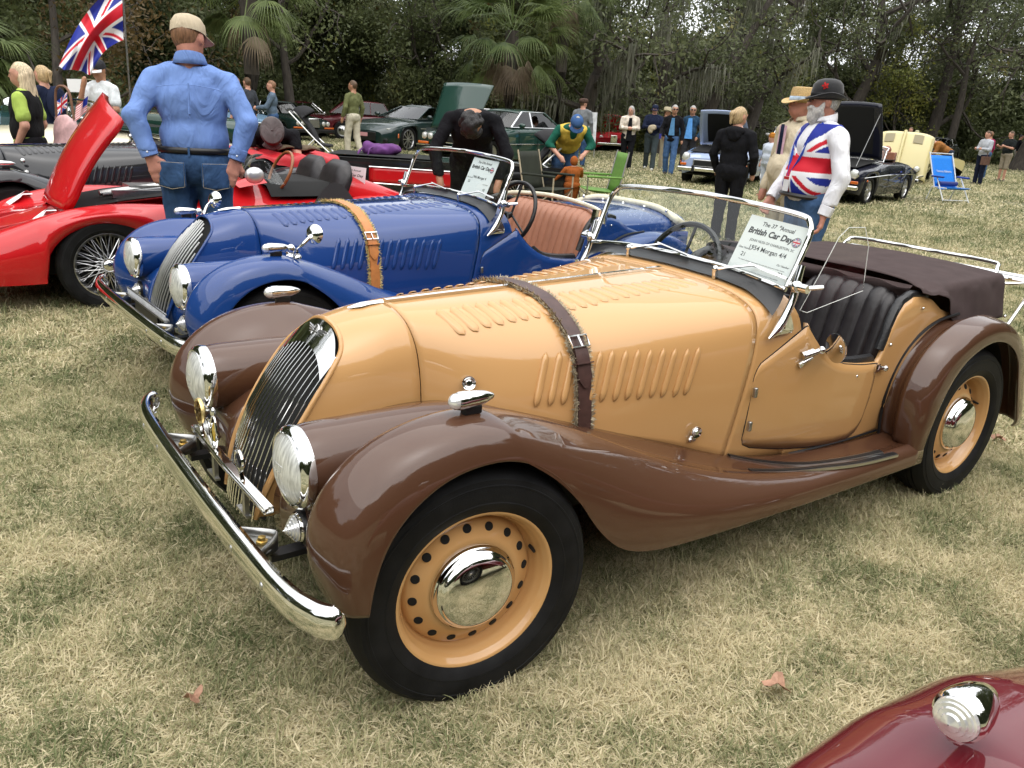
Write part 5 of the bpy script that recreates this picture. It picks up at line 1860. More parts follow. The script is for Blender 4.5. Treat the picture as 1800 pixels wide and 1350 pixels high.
ft = put_car('sports_coupe', 10.75, 20.4, .42, 'blackish green low sports coupe with silver alloy wheels, left of the raised bonnet')
C = dict(paint=BRG2, x0=-.95, x1=3.55, wb=2.62, Rw=.36, track=.80, rimr=.26, tuck=.06, w=[(-.95, .62), (-.75, .84), (0, .95), (1.2, .92), (2.6, .97), (3.55, .75)], zs=[(-.95, .50), (-.5, .68), (0, .76), (1.2, .78), (2.6, .84), (3.55, .7)], zt=[(-.95, .56), (-.6, .74), (0, .85), (.7, .92), (2.9, .98), (3.55, .85)], zb=[(-.95, .2), (3.55, .3)], gh=dict(xa=.6, xb=1.45, xc=1.9, xd=3.0, zr=1.27, wr=.52, w=.74, paint=BRG2, trim=ALU, cp=.05))
b_, tb_ = shell(ft, C)
greenhouse(ft, C, tb_)
lamps(ft, dict(blocks=[(-.62, .70, .62, (.32, .10, .04), HEADLENS), (-.55, .92, .45, (.05, .02, .12), AMBER)], boxes=[('grille', (-.96, 0, .40), (.04, .85, .24), BLACK), ('number_plate', (-.985, .0, .44), (.01, .30, .10), mat('pink_plate', (.6, .3, .32), rough=.4)), ('intake', (-.88, .62, .30), (.06, .3, .12), BLACK), ('intake', (-.88, -.62, .30), (.06, .3, .12), BLACK), ('wing_vent', (.62, -.935, .66), (.26, .012, .025), ALU)]))
wheels(ft, C, 'alloy', ALU)
for s in (-1, 1):
    MB().ball((.85, s * .98, .98), (.07, .10, .06)).obj('door_mirror', BRG2, ft)

saloon('limousine', 12.33, 30.58, 1.75, 'dark green limousine with upright grille and twin round headlamps facing the camera', BRG3, x0=-.85, x1=4.3, wb=3.05, wm=STEEL,
    zs=[(-.85, .78), (0, .86), (1, .92), (4.3, .85)], zt=[(-.85, .86), (.7, 1.0), (3.2, 1.02), (4.3, .95)], gh=dict(xa=.9, xb=1.45, xc=2.8, xd=3.4, zr=1.44, wr=.62, w=.76, mid=[1.95], chrome=True),
    heads=[(-.86, .68, .70, .085, None), (-.86, .48, .70, .085, None)], boxes=[GR((-.90, 0, .72), (.10, .50, .36)), GR((-.955, 0, .71), (.02, .42, .30), STEEL, 'grille_slats'), GR((-.95, 0, .42), (.14, 1.8, .13), BLACK, 'bumper'), GR((-1.02, 0, .40), (.01, .34, .16), mat('black_plate', (.02, .02, .02), rough=.3), 'number_plate')], blocks=[(-.90, .70, .54, (.06, .42, .06), AMBER)])
mr_, _, _ = saloon('limousine', 14.9, 33.3, 2.15, 'wine red limousine with chrome door mirror, beside the dark green limousine', WINE, x0=-.85, x1=4.3, wb=3.05, wstyle='disc',
    zs=[(-.85, .78), (0, .86), (1, .92), (4.3, .85)], zt=[(-.85, .86), (.7, 1.0), (3.2, 1.02), (4.3, .95)], gh=dict(xa=.9, xb=1.45, xc=2.8, xd=3.4, zr=1.44, wr=.62, w=.76, mid=[1.95], chrome=True, glass=CLEARG), mirror=CHROME,
    heads=[(-.86, .60, .70, .10, None)], boxes=[GR((-.90, 0, .74), (.10, .55, .40)), GR((-.95, 0, .42), (.14, 1.8, .12), CHROME, 'bumper')])
rr, _, _ = saloon('vintage_saloon', 17.96, 31.57, 2.75, 'tall maroon vintage saloon with upright windscreen, behind the sports coupe', WINE2, x0=-.6, x1=3.9, wb=3.1, Rw=.38, rimr=.22,
    zs=[(-.6, .80), (1, 1.0), (3.9, .85)], zt=[(-.6, 1.05), (1.0, 1.12), (3.2, 1.1), (3.9, .9)], w=[(-.6, .4), (.6, .55), (1.0, .76), (3.0, .80), (3.9, .6)], gh=dict(xa=1.05, xb=1.35, xc=2.9, xd=3.6, zr=1.62, wr=.58, w=.70, mid=[1.9], za=1.1, zd=1.08),
    heads=[(-.5, .55, .88, .12, None)], boxes=[GR((-.62, 0, .85), (.10, .46, .50))])
MB().tube([(-.60, 0, 1.10), (-.58, 0, 1.22)], .015).obj('bonnet_mascot', CHROME, rr)
lb, _, _ = saloon('blue_saloon', 9.0, 27.0, 1.5, 'pale blue car with chrome bumper, mostly hidden by the pushchair', SILV, x0=-.7, x1=3.6, wb=2.6, heads=[(-.72, .62, .70, .10, None)], boxes=[GR((-.78, 0, .44), (.12, 1.7, .12), CHROME, 'bumper'), GR((-.72, 0, .62), (.04, .9, .16))])
MATS['silver_grey_paint'].node_tree.nodes['Principled BSDF'].inputs['Base Color'].default_value = (.20, .34, .50, 1)

# carmine coupe with its bonnet up
rj, _, _ = saloon('vintage_coupe', 25.58, 26.73, 1.0, 'red vintage coupe with rounded roof and its bonnet raised', RED2, x0=-.75, x1=3.4, wb=2.6, Rw=.33, zs=[(-.75, .62), (0, .80), (1.0, .85), (2.6, .85), (3.4, .6)], zt=[(-.75, .70), (0, .92), (.8, 1.0), (2.4, 1.0), (3.4, .7)], gh=dict(xa=.85, xb=1.35, xc=2.0, xd=2.95, zr=1.36, wr=.50, w=.66, mid=[1.75], cp=.06), heads=[(-.66, .56, .68, .095, None)], boxes=[GR((-.80, 0, .42), (.10, 1.5, .10), CHROME, 'bumper'), GR((-.74, 0, .60), (.06, .30, .42))])
P = [[(.72 - .9 * t * math.cos(1.15) - .1 * u * u, .42 * u, 1.02 + .62 * math.sin(t * 1.9) + .05 * (1 - u * u)) for u in np.linspace(-1, 1, 11)] for t in np.linspace(0, 1, 10)]
MB().grid(P).obj('bonnet', RED2, rj, solid=.03)

# lilac and navy roadsters with bonnets up
def small_roadster(name, x, y, rz, label, pm, hood, wst, hb=None, seatm=BLACK):
    root = put_car(name, x, y, rz, label)
    C = dict(paint=pm, x0=-.62, x1=3.22, wb=2.31, Rw=.30, track=.64, rimr=.19, w=[(-.62, .60), (-.5, .70), (0, .76), (2.3, .76), (3.1, .68), (3.22, .6)], zs=[(-.62, .58), (-.3, .68), (.8, .78), (2.3, .76), (3.22, .62)], zt=[(-.62, .62), (-.4, .74), (.8, .86), (1.0, .87), (2.2, .86), (3.22, .68)], zb=[(-.62, .26), (-.3, .2), (2.9, .2), (3.22, .3)])
    shell(root, C)
    lamps(root, dict(heads=[(-.60, .58, .62, .088, None)], boxes=[GR((-.63, 0, .50), (.05, .80, .16), STEEL), GR((-.655, 0, .50), (.02, .74, .12), BLACK, 'grille_mesh'), GR((-.70, 0, .36), (.10, 1.46, .085), CHROME, 'bumper'), GR((-.76, .36, .37), (.05, .06, .16), BLACK, 'overrider'), GR((-.76, -.36, .37), (.05, .06, .16), BLACK, 'overrider'), GR((3.24, 0, .42), (.08, 1.4, .09), CHROME, 'rear_bumper')], blocks=[(-.62, .62, .46, (.06, .14, .06), AMBER), (-.30, .765, .50, (.07, .02, .04), AMBER)]))
    wheels(root, C, wst, ALU)
    for s in (-1, 1):
        MB().tube([(-.5, s * .765, .56), (.8, s * .772, .60), (2.3, s * .772, .60), (3.1, s * .70, .56)], .008, 4).obj('side_trim', CHROME, root)
        for xx in (.95, 1.75):
            MB().tube([(xx, s * .765, .26), (xx, s * .768, .55), (xx, s * .755, .76)], .005, 4).obj('door_gap', DARK, root)
        MB().box((1.6, s * .772, .66), (.12, .02, .025)).obj('door_handle', CHROME, root)
    # screen
    ring = cr([(.88, -.60, .84), (1.02, -.585, 1.05), (1.08, -.55, 1.14), (1.09, 0, 1.17), (1.08, .55, 1.14), (1.02, .585, 1.05), (.88, .60, .84)], 40)
    ws = MB().tube(ring, .014, 6).tube([(.88, -.60, .85), (.84, 0, .88), (.88, .60, .85)], .012, 6).obj('windscreen', CHROME, root)
    MB().grid([[(.88 + .2 * t, y, .86 + .29 * t) for t in (0, .5, 1)] for y in np.linspace(-.57, .57, 9)]).obj('glass', CLEARG, ws, smooth=0)
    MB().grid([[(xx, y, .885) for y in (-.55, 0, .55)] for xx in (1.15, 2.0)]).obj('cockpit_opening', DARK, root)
    for s in (-1, 1):
        MB().box((1.85, s * .30, .90), (.14, .44, .28)).ball((1.88, s * .30, 1.08), (.05, .10, .09)).obj('seat', seatm, root, bevel=.04)
    MB().tube([(1.3 + .15 * math.sin(a) * .4, -.30 + .18 * math.cos(a), .95 + .17 * math.sin(a)) for a in np.linspace(0, 2 * np.pi, 21)[:-1]], .012, 5, closed=True).obj('steering_wheel', BLACK, root)
    # bonnet on its rear hinge
    P = []
    for t in np.linspace(0, 1, 12):
        L = 1.15 * t
        P.append([(.80 - L * math.cos(hood) - .03 * u * u, u * (.60 - .10 * t ** 2), .885 + L * math.sin(hood) + .03 * (1 - u * u)) for u in np.linspace(-1, 1, 13)])
    bn_ = MB().grid(P).obj('bonnet', pm, root, solid=.02)
    P6 = [[q + np.array([-.025 * math.sin(hood), 0, -.025 * math.cos(hood)]) for q in np.array(r)[2:-2]] for r in P[1:-1]]
    MB().grid(P6).obj('bonnet_lining', hb or DARK, bn_)
    MB().tube([(-.35, -.5, .76), (.80 - 1.0 * math.cos(hood), -.5, .88 + 1.0 * math.sin(hood))], .008, 5).obj('bonnet_stay', STEEL, root)
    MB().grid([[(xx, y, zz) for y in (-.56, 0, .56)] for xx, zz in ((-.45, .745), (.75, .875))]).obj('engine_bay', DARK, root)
    return root


lil = small_roadster('open_sports_car', 14.58, 11.12, .50, 'lilac blue open sports car with its bonnet up, behind the woman in the black hoodie', LILAC, R(42), 'wire')
nav = small_roadster('open_sports_car', 14.75, 8.05, .21, 'navy blue open sports car with its bonnet up, behind the man in the bowler hat', NAVY, R(72), 'alloy', seatm=TANL)

# pale yellow car with its whole front tilted forward
ye = put_car('tilt_front_car', 24.6, 12.2, .42, 'pale yellow sports car with its whole front tipped forward')
C = dict(paint=YEL, x0=.6, x1=3.6, wb=2.44, Rw=.31, track=.66, w=[(.6, .74), (2.4, .76), (3.6, .55)], zs=[(.6, .72), (2.4, .76), (3.6, .6)], zt=[(.6, .86), (2.0, .86), (3.6, .68)], zb=[(.6, .22), (3.6, .34)])
shell(ye, C)
wheels(ye, C, 'wire', ALU)
P = []
for t in np.linspace(0, 1, 16):     # curved clamshell, nose down in front of the wheels
    a = R(64)
    L = 1.42 * t
    rnd = .10 * math.sin(math.pi * t)
    P.append([(-1.0 + L * math.cos(a) - .10 * (1 - u * u) - rnd * .5, .82 * u, .22 + L * math.sin(a) - .12 * abs(u) ** 4 + .0 + rnd * .3) for u in np.linspace(-1, 1, 25)])
P = np.array(P)
tf = MB().grid(P).obj('tilted_front', YEL, ye, solid=.03)
side = P[:, -1]
for s in (0, -1):
    e0 = P[:, s]
    MB().grid(np.stack([e0, e0 + np.array([.10, .02 * (1 if s else -1), -.05]), e0 + np.array([.30, 0, -.20])], 1)).obj('wing_side', YEL, tf, solid=.02)
MB().tube([P[k, 12] + np.array([-.03, 0, .03]) for k in range(16)], [.05] * 16, 6).obj('bonnet_bulge', YEL, tf)
for u in (6, 18):
    q = P[11:15, u - 2:u + 3]
    MB().grid(q + np.array([-.02, 0, .015])).obj('bonnet_vent', mat('tan_vent', (.30, .26, .16), rough=.7), tf)
for s in (-1, 1):
    MB().lathe([(.10, .05), (.11, 0), (.10, -.03)], 20, (-1.05, s * .56, .44), 'x').obj('headlamp_rim', CHROME, tf)
    MB().ball((-1.07, s * .56, .44), (.06, .09, .09)).obj('headlamp_lens', HEADLENS, tf)
    MB().tube([(-1.12, s * .2, .18), (-1.10, s * .62, .20), (-.9, s * .80, .26)], .035, 8).obj('bumper', CHROME, tf)
MB().box((.1, 0, .5), (1.1, .5, .4)).box((-.3, 0, .45), (.2, 1.0, .3)).obj('engine', DARK, ye)
MB().tube(cr([(.85, -.58, .84), (1.1, -.5, 1.14), (1.12, 0, 1.18), (1.1, .5, 1.14), (.85, .58, .84)], 24), .014, 6).obj('windscreen_frame', CHROME, ye)

# yellow open car with a luggage carrier, further off
yo = put_car('open_touring_car', 31.0, 14.2, .9, 'pale yellow open touring car with raised boot lid, two people sitting in it')
C = dict(paint=YEL, x0=-.6, x1=3.5, wb=2.4, Rw=.31, track=.66, w=[(-.6, .6), (0, .76), (2.4, .76), (3.5, .66)], zs=[(-.6, .6), (2.4, .74), (3.5, .7)], zt=[(-.6, .66), (2.0, .84), (3.5, .78)], zb=[(-.6, .24), (3.5, .3)])
shell(yo, C)
wheels(yo, C, 'wire', ALU)
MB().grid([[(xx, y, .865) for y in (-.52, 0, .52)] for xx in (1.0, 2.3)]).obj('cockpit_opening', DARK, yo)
for k in range(5):
    MB().tube([(2.6 + .14 * k, -.62, 1.32 + .01 * k), (2.6 + .14 * k, .62, 1.32 + .01 * k)], .018, 5).obj('carrier_bar', mat('white_paint', (.75, .75, .75), rough=.4), yo)
for s in (-1, 1):
    MB().tube([(2.55, s * .62, 1.34), (3.2, s * .62, 1.36)], .02, 5).obj('carrier_rail', MATS['white_paint'], yo)
MB().grid([[(2.5 + .15 * t, y, .85 + .48 * t) for t in (0, .5, 1)] for y in (-.62, 0, .62)]).obj('boot_lid', DARK, yo, solid=.03)

# cars at the left edge
gl = put_car('vintage_car', .9, 12.6, .2, 'dark green vintage car with open engine bay and flat windscreen, beyond the cream car')
C = dict(paint=BRG, x0=-.5, x1=3.0, wb=2.4, Rw=.36, track=.62, w=[(-.5, .34), (.8, .42), (1.1, .66), (3.0, .6)], zs=[(-.5, .8), (.8, .95), (3.0, .8)], zt=[(-.5, 1.0), (.8, 1.08), (3.0, .95)], zb=[(-.5, .4), (3, .4)])
shell(gl, C)
wheels(gl, C, 'wire', ALU)
MB().tube(cr([(.78, -.58, 1.0), (.78, -.58, 1.44), (.78, .58, 1.44), (.78, .58, 1.0)], 4), .02, 6).obj('windscreen_frame', CHROME, gl)
MB().grid([[(.78, y, z) for z in (1.02, 1.42)] for y in (-.56, .56)]).obj('windscreen', TGLASS, gl, smooth=0)
for s in (-1, 1):
    MB().grid(sheet([[(-.45, s * .5, .5), (-.45, s * .75, .48)], [(-.1, s * .5, .84), (-.1, s * .75, .80)], [(.35, s * .5, .80), (.35, s * .75, .76)], [(.8, s * .5, .45), (.8, s * .75, .42)]], 16, 5)).obj('front_wing', BRG, gl, solid=.02)
    MB().ball((-.35, s * .35, .98), (.12, .13, .13)).obj('headlamp', CHROME, gl)
MB().box((.1, -.30, .86), (.6, .12, .25)).ball((.2, -.36, .95), .08).ball((-.05, -.37, .9), .07).tube([(-.3, -.37, .98), (.5, -.37, .85)], .025).obj('engine', CHROME, gl)
cl_ = put_car('cream_car', -.35, 9.1, .1, 'cream open car with small flags on its windscreen, behind the black roadster')
C = dict(paint=CRP, x0=-.7, x1=3.0, wb=2.3, Rw=.31, track=.64, w=[(-.7, .5), (-.3, .7), (2.3, .74), (3.0, .6)], zs=[(-.7, .6), (.3, .74), (3.0, .66)], zt=[(-.7, .7), (0, .86), (1.1, .93), (3.0, .75)], zb=[(-.7, .25), (3.0, .3)])
shell(cl_, C)
wheels(cl_, C, 'wire', ALU)
MB().tube(cr([(1.05, -.58, .90), (1.22, -.55, 1.16), (1.25, 0, 1.2), (1.22, .55, 1.16), (1.05, .58, .90)], 24), .014, 6).obj('windscreen_frame', CHROME, cl_)
MB().grid([[(1.05 + .17 * t, y, .92 + .25 * t) for t in (0, 1)] for y in np.linspace(-.55, .55, 5)]).obj('windscreen', CLEARG, cl_, smooth=0)
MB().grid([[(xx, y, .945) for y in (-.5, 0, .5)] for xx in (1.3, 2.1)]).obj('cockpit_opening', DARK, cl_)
tl_ = put_car('dark_teal_car', -2.2, 13.5, .1, 'dark teal car at the left edge, behind the blonde woman')
C = dict(paint=paint('teal_paint', (.02, .07, .09)), x0=-.7, x1=3.2, wb=2.4, Rw=.31, track=.66, w=[(-.7, .6), (0, .76), (3.2, .7)], zs=[(-.7, .6), (3.2, .74)], zt=[(-.7, .7), (1, .95), (3.2, .85)], zb=[(-.7, .25), (3.2, .3)])
shell(tl_, C)
wheels(tl_, C, 'disc', ALU)

# black tub of an open car with a red side panel
tub = empty('black_tourer', (4.35, 9.35, 0), -.62, 'black open tourer with a long red side panel and a purple bag on it', 'car')
C = dict(paint=paint('gloss_black_paint', (.006, .006, .007)), x0=-.35, x1=3.3, wb=2.5, Rw=.30, track=.5, ra=.001, r1=.015, r2=.03, tuck=.03, w=[(-.35, .52), (-.25, .60), (.5, .62), (2.0, .60), (3.3, .45)], zs=[(-.35, .60), (0, .635), (3.3, .66)], zt=[(-.35, .61), (0, .645), (3.3, .68)], zb=[(-.35, .16), (-.2, .10), (3.3, .14)])
shell(tub, C)
P = [[(.42 + 1.6 * t, -(.632 - .01 * t), .32 + .21 * u - .02 * t + .03 * t * u) for u in np.linspace(0, 1, 5)] for t in np.linspace(0, 1, 14)]
MB().grid(P).obj('side_panel', RED, tub, solid=.01)
MB().tube([(.42, -.64, .315), (2.02, -.63, .295), (2.02, -.63, .535), (.42, -.64, .535)], .008, 4, closed=True).obj('panel_moulding', CHROME, tub)
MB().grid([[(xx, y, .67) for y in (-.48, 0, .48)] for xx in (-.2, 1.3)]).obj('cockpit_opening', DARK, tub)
for xx in (.0, 2.5):
    for s in (-1, 1):
        plain_wheel(tub, (xx, s * .70, .295), .30, s, .19, 'wire')
Fb = Field(.06).ell((0, 0, .0), (.30, .20, .12)).ell((.25, .02, .03), (.22, .16, .10)).ell((-.2, -.02, .04), (.12, .14, .12)).cut((0, 0, -.07), (0, 0, -1))
bag = net_obj('bag', Fb.mesh(.02, 0, .008, 2), mat('purple_fabric', (.11, .03, .15), rough=.8, noise=.3, nscale=9), None)
bag.location, bag.rotation_euler = (4.72, 9.1, .72), (0, 0, -.5)
bag.scale = (.72, .72, .8)
tag(bag, 'purple fabric bag lying on the rim of the black tourer', 'bag')
MB().tube(cr([(-.3, -.15, .04), (-.38, -.3, -.05), (-.36, -.34, -.22)], 10), .02, 6).tube(cr([(-.1, -.18, .06), (-.16, -.33, .02), (-.2, -.36, -.16)], 10), .016, 6).obj('bag_strap', MATS['purple_fabric'], bag)

# far cars on the right
for (nm, x, y, rz, lab, pm) in [('estate_car', 31, 21, .7, 'white car with roof rack far behind the lilac sports car', paint('white_car_paint', (.7, .7, .7))), ('saloon_car', 44, 21.5, .3, 'dark saloon parked by the trees behind the yellow car', GREYD), ('red_car', 66, 25, .1, 'small red car far off at the right edge by the woods', RED2)]:
    saloon(nm, x, y, rz, lab, pm, heads=[(-.86, .62, .66, .09, None)])
# cards on the other cars
bw = Matrix.Translation(blue.location) @ Matrix.Rotation(.045, 4, 'Z')
sb = lambda y, z: tuple(bw @ Vector((GB['sx'](z) + .012, y, z)))
show_card('show_card', 'white show card numbered 42 in the windscreen of the blue roadster', [sb(-.10, 1.172), sb(-.34, 1.165), sb(-.10, .955)],
    [('The 37th Annual', .5, .125, .082, .12, .001), ('British Car Day', .43, .262, .118, .12, .004), ('1960 Morgan 4', .5, .495, .09, 0, .001), ('22', .16, .62, .085, 0, .001), ('42', .84, .76, .085, 0, .001), ('Class Number', .14, .51, .04, .25, .0002), ('Car Number', .83, .62, .04, .25, .0002)])
show_card('show_card', 'white show card standing in the cockpit of the red racing car', [(1.86, 4.22, .93), (2.06, 4.12, .91), (1.86, 4.24, .70)], [('The 37th Annual', .5, .16, .09, .1, .001), ('British Car Day', .5, .34, .125, .1, .003)], badge=False)
# ---------------------------------------------------------------- the people
hairm = lambda n_, c_: mat(n_, c_, rough=.55, noise=.5, nscale=2.5, bump=.5, bscale=2.5, stretch=(45, 45, 4))
HB, HG, HBL, HDK, HGR = hairm('brown_hair', (.09, .05, .025)), hairm('grey_hair', (.36, .35, .33)), hairm('blonde_hair', (.42, .30, .16)), hairm('black_hair', (.012, .01, .01)), hairm('ginger_brown_hair', (.20, .10, .05))
JEANS = cloth('blue_denim', (.035, .075, .16), noise=.3)
JEANS2 = cloth('faded_denim', (.06, .12, .24), noise=.25)
DJEANS = cloth('dark_denim', (.02, .03, .055), noise=.25)
BLK = cloth('black_cloth', (.008, .008, .01))
NAVYC = cloth('navy_cloth', (.012, .017, .04))
KHAKI = cloth('khaki_cloth', (.40, .34, .24))
WHITEC = cloth('white_cotton', (.74, .74, .77), noise=.05)
SHOE = mat('dark_shoe', (.03, .025, .02), rough=.5)
SHOEW = mat('pale_trainer', (.5, .5, .48), rough=.6)
away = lambda x, y, r=0.: ((lambda a: (math.sin(a), math.cos(a)))(math.atan2(x - CP[0], y - CP[1]) + r))

# man in the blue shirt, back to the camera, hands in his back pockets
SHIRTB = cloth('cornflower_blue_cotton', (.16, .26, .55), rough=.7, noise=.05)
bx_, by_ = .49, 3.31
man, K = person('man in blue shirt and jeans seen from behind, hands in his back pockets', (bx_, by_), away(bx_, by_, .10), 1.86, 'ruddy', top=SHIRTB, bottom=JEANS, shoes=SHOE, hair=(HGR, 'short'), hat=(cloth('khaki_cap_cloth', (.50, .42, .30)), 'cap'), stout=1.12, belly=.02, res=.012, top_z=1.005,
    arms=dict(L=((-.30, -.10, 1.19), (-.232, -.112, .985)), R=((.30, -.10, 1.19), (.232, -.112, .985))), hands=dict(L=((.35, -.10, -1), (0, 1, 0), .15, 1), R=((-.35, -.10, -1), (0, 1, 0), .15, 1)), head_yaw=-.45, head_pitch=.30, collar=SHIRTB)
k = K['k']
bl = []
for a in np.linspace(0, 2 * np.pi, 48)[:-1]:
    rx, ry = .206, .150
    bl.append([(rx * math.sin(a) * k, (ry * math.cos(a) + .0) * k, z_ * k) for z_ in (1.0, 1.035)])
MB().grid(bl, close_u=True).obj('belt', mat('black_belt_leather', (.012, .011, .011), rough=.35), man, solid=.006)
for s in (-1, 1):
    P = []
    for u in np.linspace(-1, 1, 12):
        P.append([((s * .120 + .078 * u) * k, (-.150 * math.sqrt(max(.05, 1 - ((s * .120 + .078 * u) / .262) ** 2)) - .014 - .010 * math.sin(math.pi * v)) * k, (.955 - .155 * v + (.0 if v < 1 else .02 * abs(u))) * k) for v in np.linspace(0, 1, 8)])
    MB().grid(P).obj('back_pocket', JEANS, man, solid=.004)
    e = [(s * .120 + .070 * u, v) for u, v in ((-1, .02), (1, .02), (1, .9), (0, 1.0), (-1, .9))]
    MB().tube([(x * k, (-.150 * math.sqrt(max(.05, 1 - (x / .262) ** 2)) - .028) * k, (.955 - .150 * v) * k) for x, v in e], .0016, 4, closed=True).obj('pocket_stitching', cloth('tan_thread', (.35, .30, .22)), man)
for x in (-.2, -.02, .2):
    MB().box((x * k, -.152 * math.sqrt(1 - (x / .228) ** 2) * k - .006, 1.015 * k), (.012, .008, .055)).obj('belt_loop', JEANS, man)
ly = MB()
ly.tube([tuple(K['T'](.075 * math.sin(a), -.004 + .074 * math.cos(a), 1.500 + .004 * math.cos(a)) * k) for a in np.linspace(1.4, 4.9, 24)], 1, flat=(.002, .010))
ly.obj('lanyard', mat('blue_lanyard', (.02, .08, .45), rough=.5), man)
MB().tube([tuple(K['T'](.002 * math.sin(9 * t), -.168 * 1.02 - .012 * math.sin(t * 3), 1.42 - .40 * t) * k) for t in np.linspace(.1, .55, 10)], .006, 5).obj('shirt_pleat', SHIRTB, man)



def cuffs(o, K, m, lift=.05):
    for n_ in 'LR':
        e, wr = map(np.array, K['dl'][n_])
        d = (wr - e) / np.linalg.norm(wr - e)
        a = np.cross(d, (0, 0, 1.))
        a = a / (np.linalg.norm(a) + 1e-9)
        b = np.cross(a, d)
        P = [[(wr + d * t + r * (math.cos(q) * a + math.sin(q) * b)) * K['k'] for q in np.linspace(0, 2 * np.pi, 21)[:-1]] for t, r in ((-lift, .047), (-lift * .95, .051), (.004, .047), (.008, .042), (-.01, .036))]
        MB().grid(P, close_v=True).obj('cuff', m, o)
        MB().ball((wr - d * .02 - b * .0 + np.array([0, -.049, 0])) * K['k'], .006, 8, 5).obj('cuff_button', WHITEP, o)


cuffs(man, K, SHIRTB, .06)
MB().tube(cr([tuple(K['T'](x, -.128 - .03 * math.cos(x * 6), 1.372 - .02 * (x / .17) ** 2) * K['k']) for x in np.linspace(-.17, .17, 9)], 24), .0022, 4).obj('yoke_seam', SHIRTB, man)
# man in the bowler hat
VEST = attr_mat('union_flag_cloth', .7)
FELT = mat('black_felt', (.008, .008, .010), rough=.8, sheen=.3, noise=.2)


def vest_cols(V):
    u = .5 + V[:, 0] / .56
    v = (V[:, 2] - .93) / .52
    c = union_jack(np.clip(u, 0, 1), np.clip(v, 0, 1))
    back = V[:, 1] < -.03
    c[back] = UJ_B
    return c


bw_, K = person('man in black bowler hat and Union Jack waistcoat over a white shirt, grey beard', (4.40, 1.58), (-.88, .42), 1.77, 'ruddy', top=WHITEC, bottom=JEANS2, shoes=SHOE, hair=(HG, 'short'), hat=(FELT, 'bowler', mat('black_hat_ribbon', (.012, .012, .014), rough=.5)), beard=mat('white_beard', (.55, .53, .50), rough=.85, noise=.25, nscale=70), stout=1.2, belly=.02, res=.012, glasses=True,
    vest=(VEST, vest_cols), arms=dict(L=((-.335, -.02, 1.12), (-.33, .06, .87)), R=((.32, .0, 1.13), (.26, .16, .92))), hands=dict(L=((0, .12, -1), (.6, .8, 0), .45, 1), R=((-.2, .5, -.8), (-1, .3, 0), .4, -1)), collar=WHITEC, head_pitch=.03, head_yaw=-.28)
k = K['k']
cuffs(bw_, K, WHITEC, .06)
lf = MB()
for a in np.linspace(0, 2 * np.pi, 6)[:-1]:
    c_ = K['Hd'](-.094, .035, .10)
    d = K['RH'] @ np.array([0, math.cos(a) * .026, math.sin(a) * .026])
    e = K['RH'] @ np.array([0, -math.sin(a) * .008, math.cos(a) * .008])
    o_ = K['RH'] @ np.array([-.006, 0, 0])
    lf.add([(c_ + o_) * k, (c_ + d * .6 + e + o_) * k, (c_ + d) * k, (c_ + d * .6 - e + o_) * k], [(0, 1, 2, 3)])
lf.obj('hat_flower', mat('red_felt', (.5, .01, .01), rough=.8), bw_)
ln = MB()
for s in (-1, 1):
    ln.tube(cr([K['T'](s * .085, .045, 1.475) * k, K['T'](s * .088, .125, 1.36) * k, K['T'](s * .05, .172, 1.20) * k, K['T'](.0, .195, 1.10) * k], 14), 1, flat=(.002, .009), up=(0, 1, 0))
ln.obj('lanyard', MATS['blue_lanyard'], bw_)
MB().box(K['T'](.0, .205, 1.045) * k, (.075, .004, .105)).obj('name_badge', WHITEP, bw_)
MB().box(K['T'](.0, .2075, 1.085) * k, (.070, .002, .02)).obj('badge_stripe', mat('badge_red', (.5, .02, .02), rough=.5), bw_)
MB().tube([K['T'](.0, .2, .975) * k * np.array((1, 1, 1)), K['T'](.15, .15, .97) * k, K['T'](.2, 0, .965) * k, K['T'](0, -.19, .965) * k, K['T'](-.21, 0, .965) * k, K['T'](-.15, .15, .97) * k], .018, 6, closed=True).obj('belt', MATS['black_belt_leather'], bw_)

# man in the straw hat beside him
STRAW = mat('straw_weave', (.52, .36, .16), rough=.8, noise=.25, nscale=120, bump=.3, bscale=200)
JK = cloth('cream_jacket', (.58, .50, .36), noise=.05)
st_, K = person('man in straw hat and cream jacket standing just behind the man in the bowler hat', (5.30, 2.42), (-.93, .30), 1.77, 'ruddy', top=JK, bottom=KHAKI, shoes=SHOE, hair=(HG, 'short'), hat=(STRAW, 'brim', mat('pale_blue_hat_ribbon', (.35, .45, .62), rough=.7, noise=.8, nscale=12)), stout=1.15, belly=.03, res=.014, top_z=.62,
    arms=dict(L=((-.30, .02, 1.12), (-.22, .20, .95)), R=((.27, -.03, 1.13), (.25, .06, .90))), collar=JK)
k = K['k']
P = [[K['T'](x, .142 + .012 * math.cos(x * 20), z_) * k for x in np.linspace(-.05, .05, 6)] for z_ in np.linspace(1.44, 1.0, 8)]
MB().grid(P).obj('shirt_front', cloth('pink_shirt', (.62, .40, .48)), st_)
MB().grid([[K['T'](x * (1 + .8 * (1.44 - z_)), .158, z_) * k for x in (-.02, .02)] for z_ in np.linspace(1.45, 1.02, 6)]).obj('tie', NAVYC, st_, solid=.006)

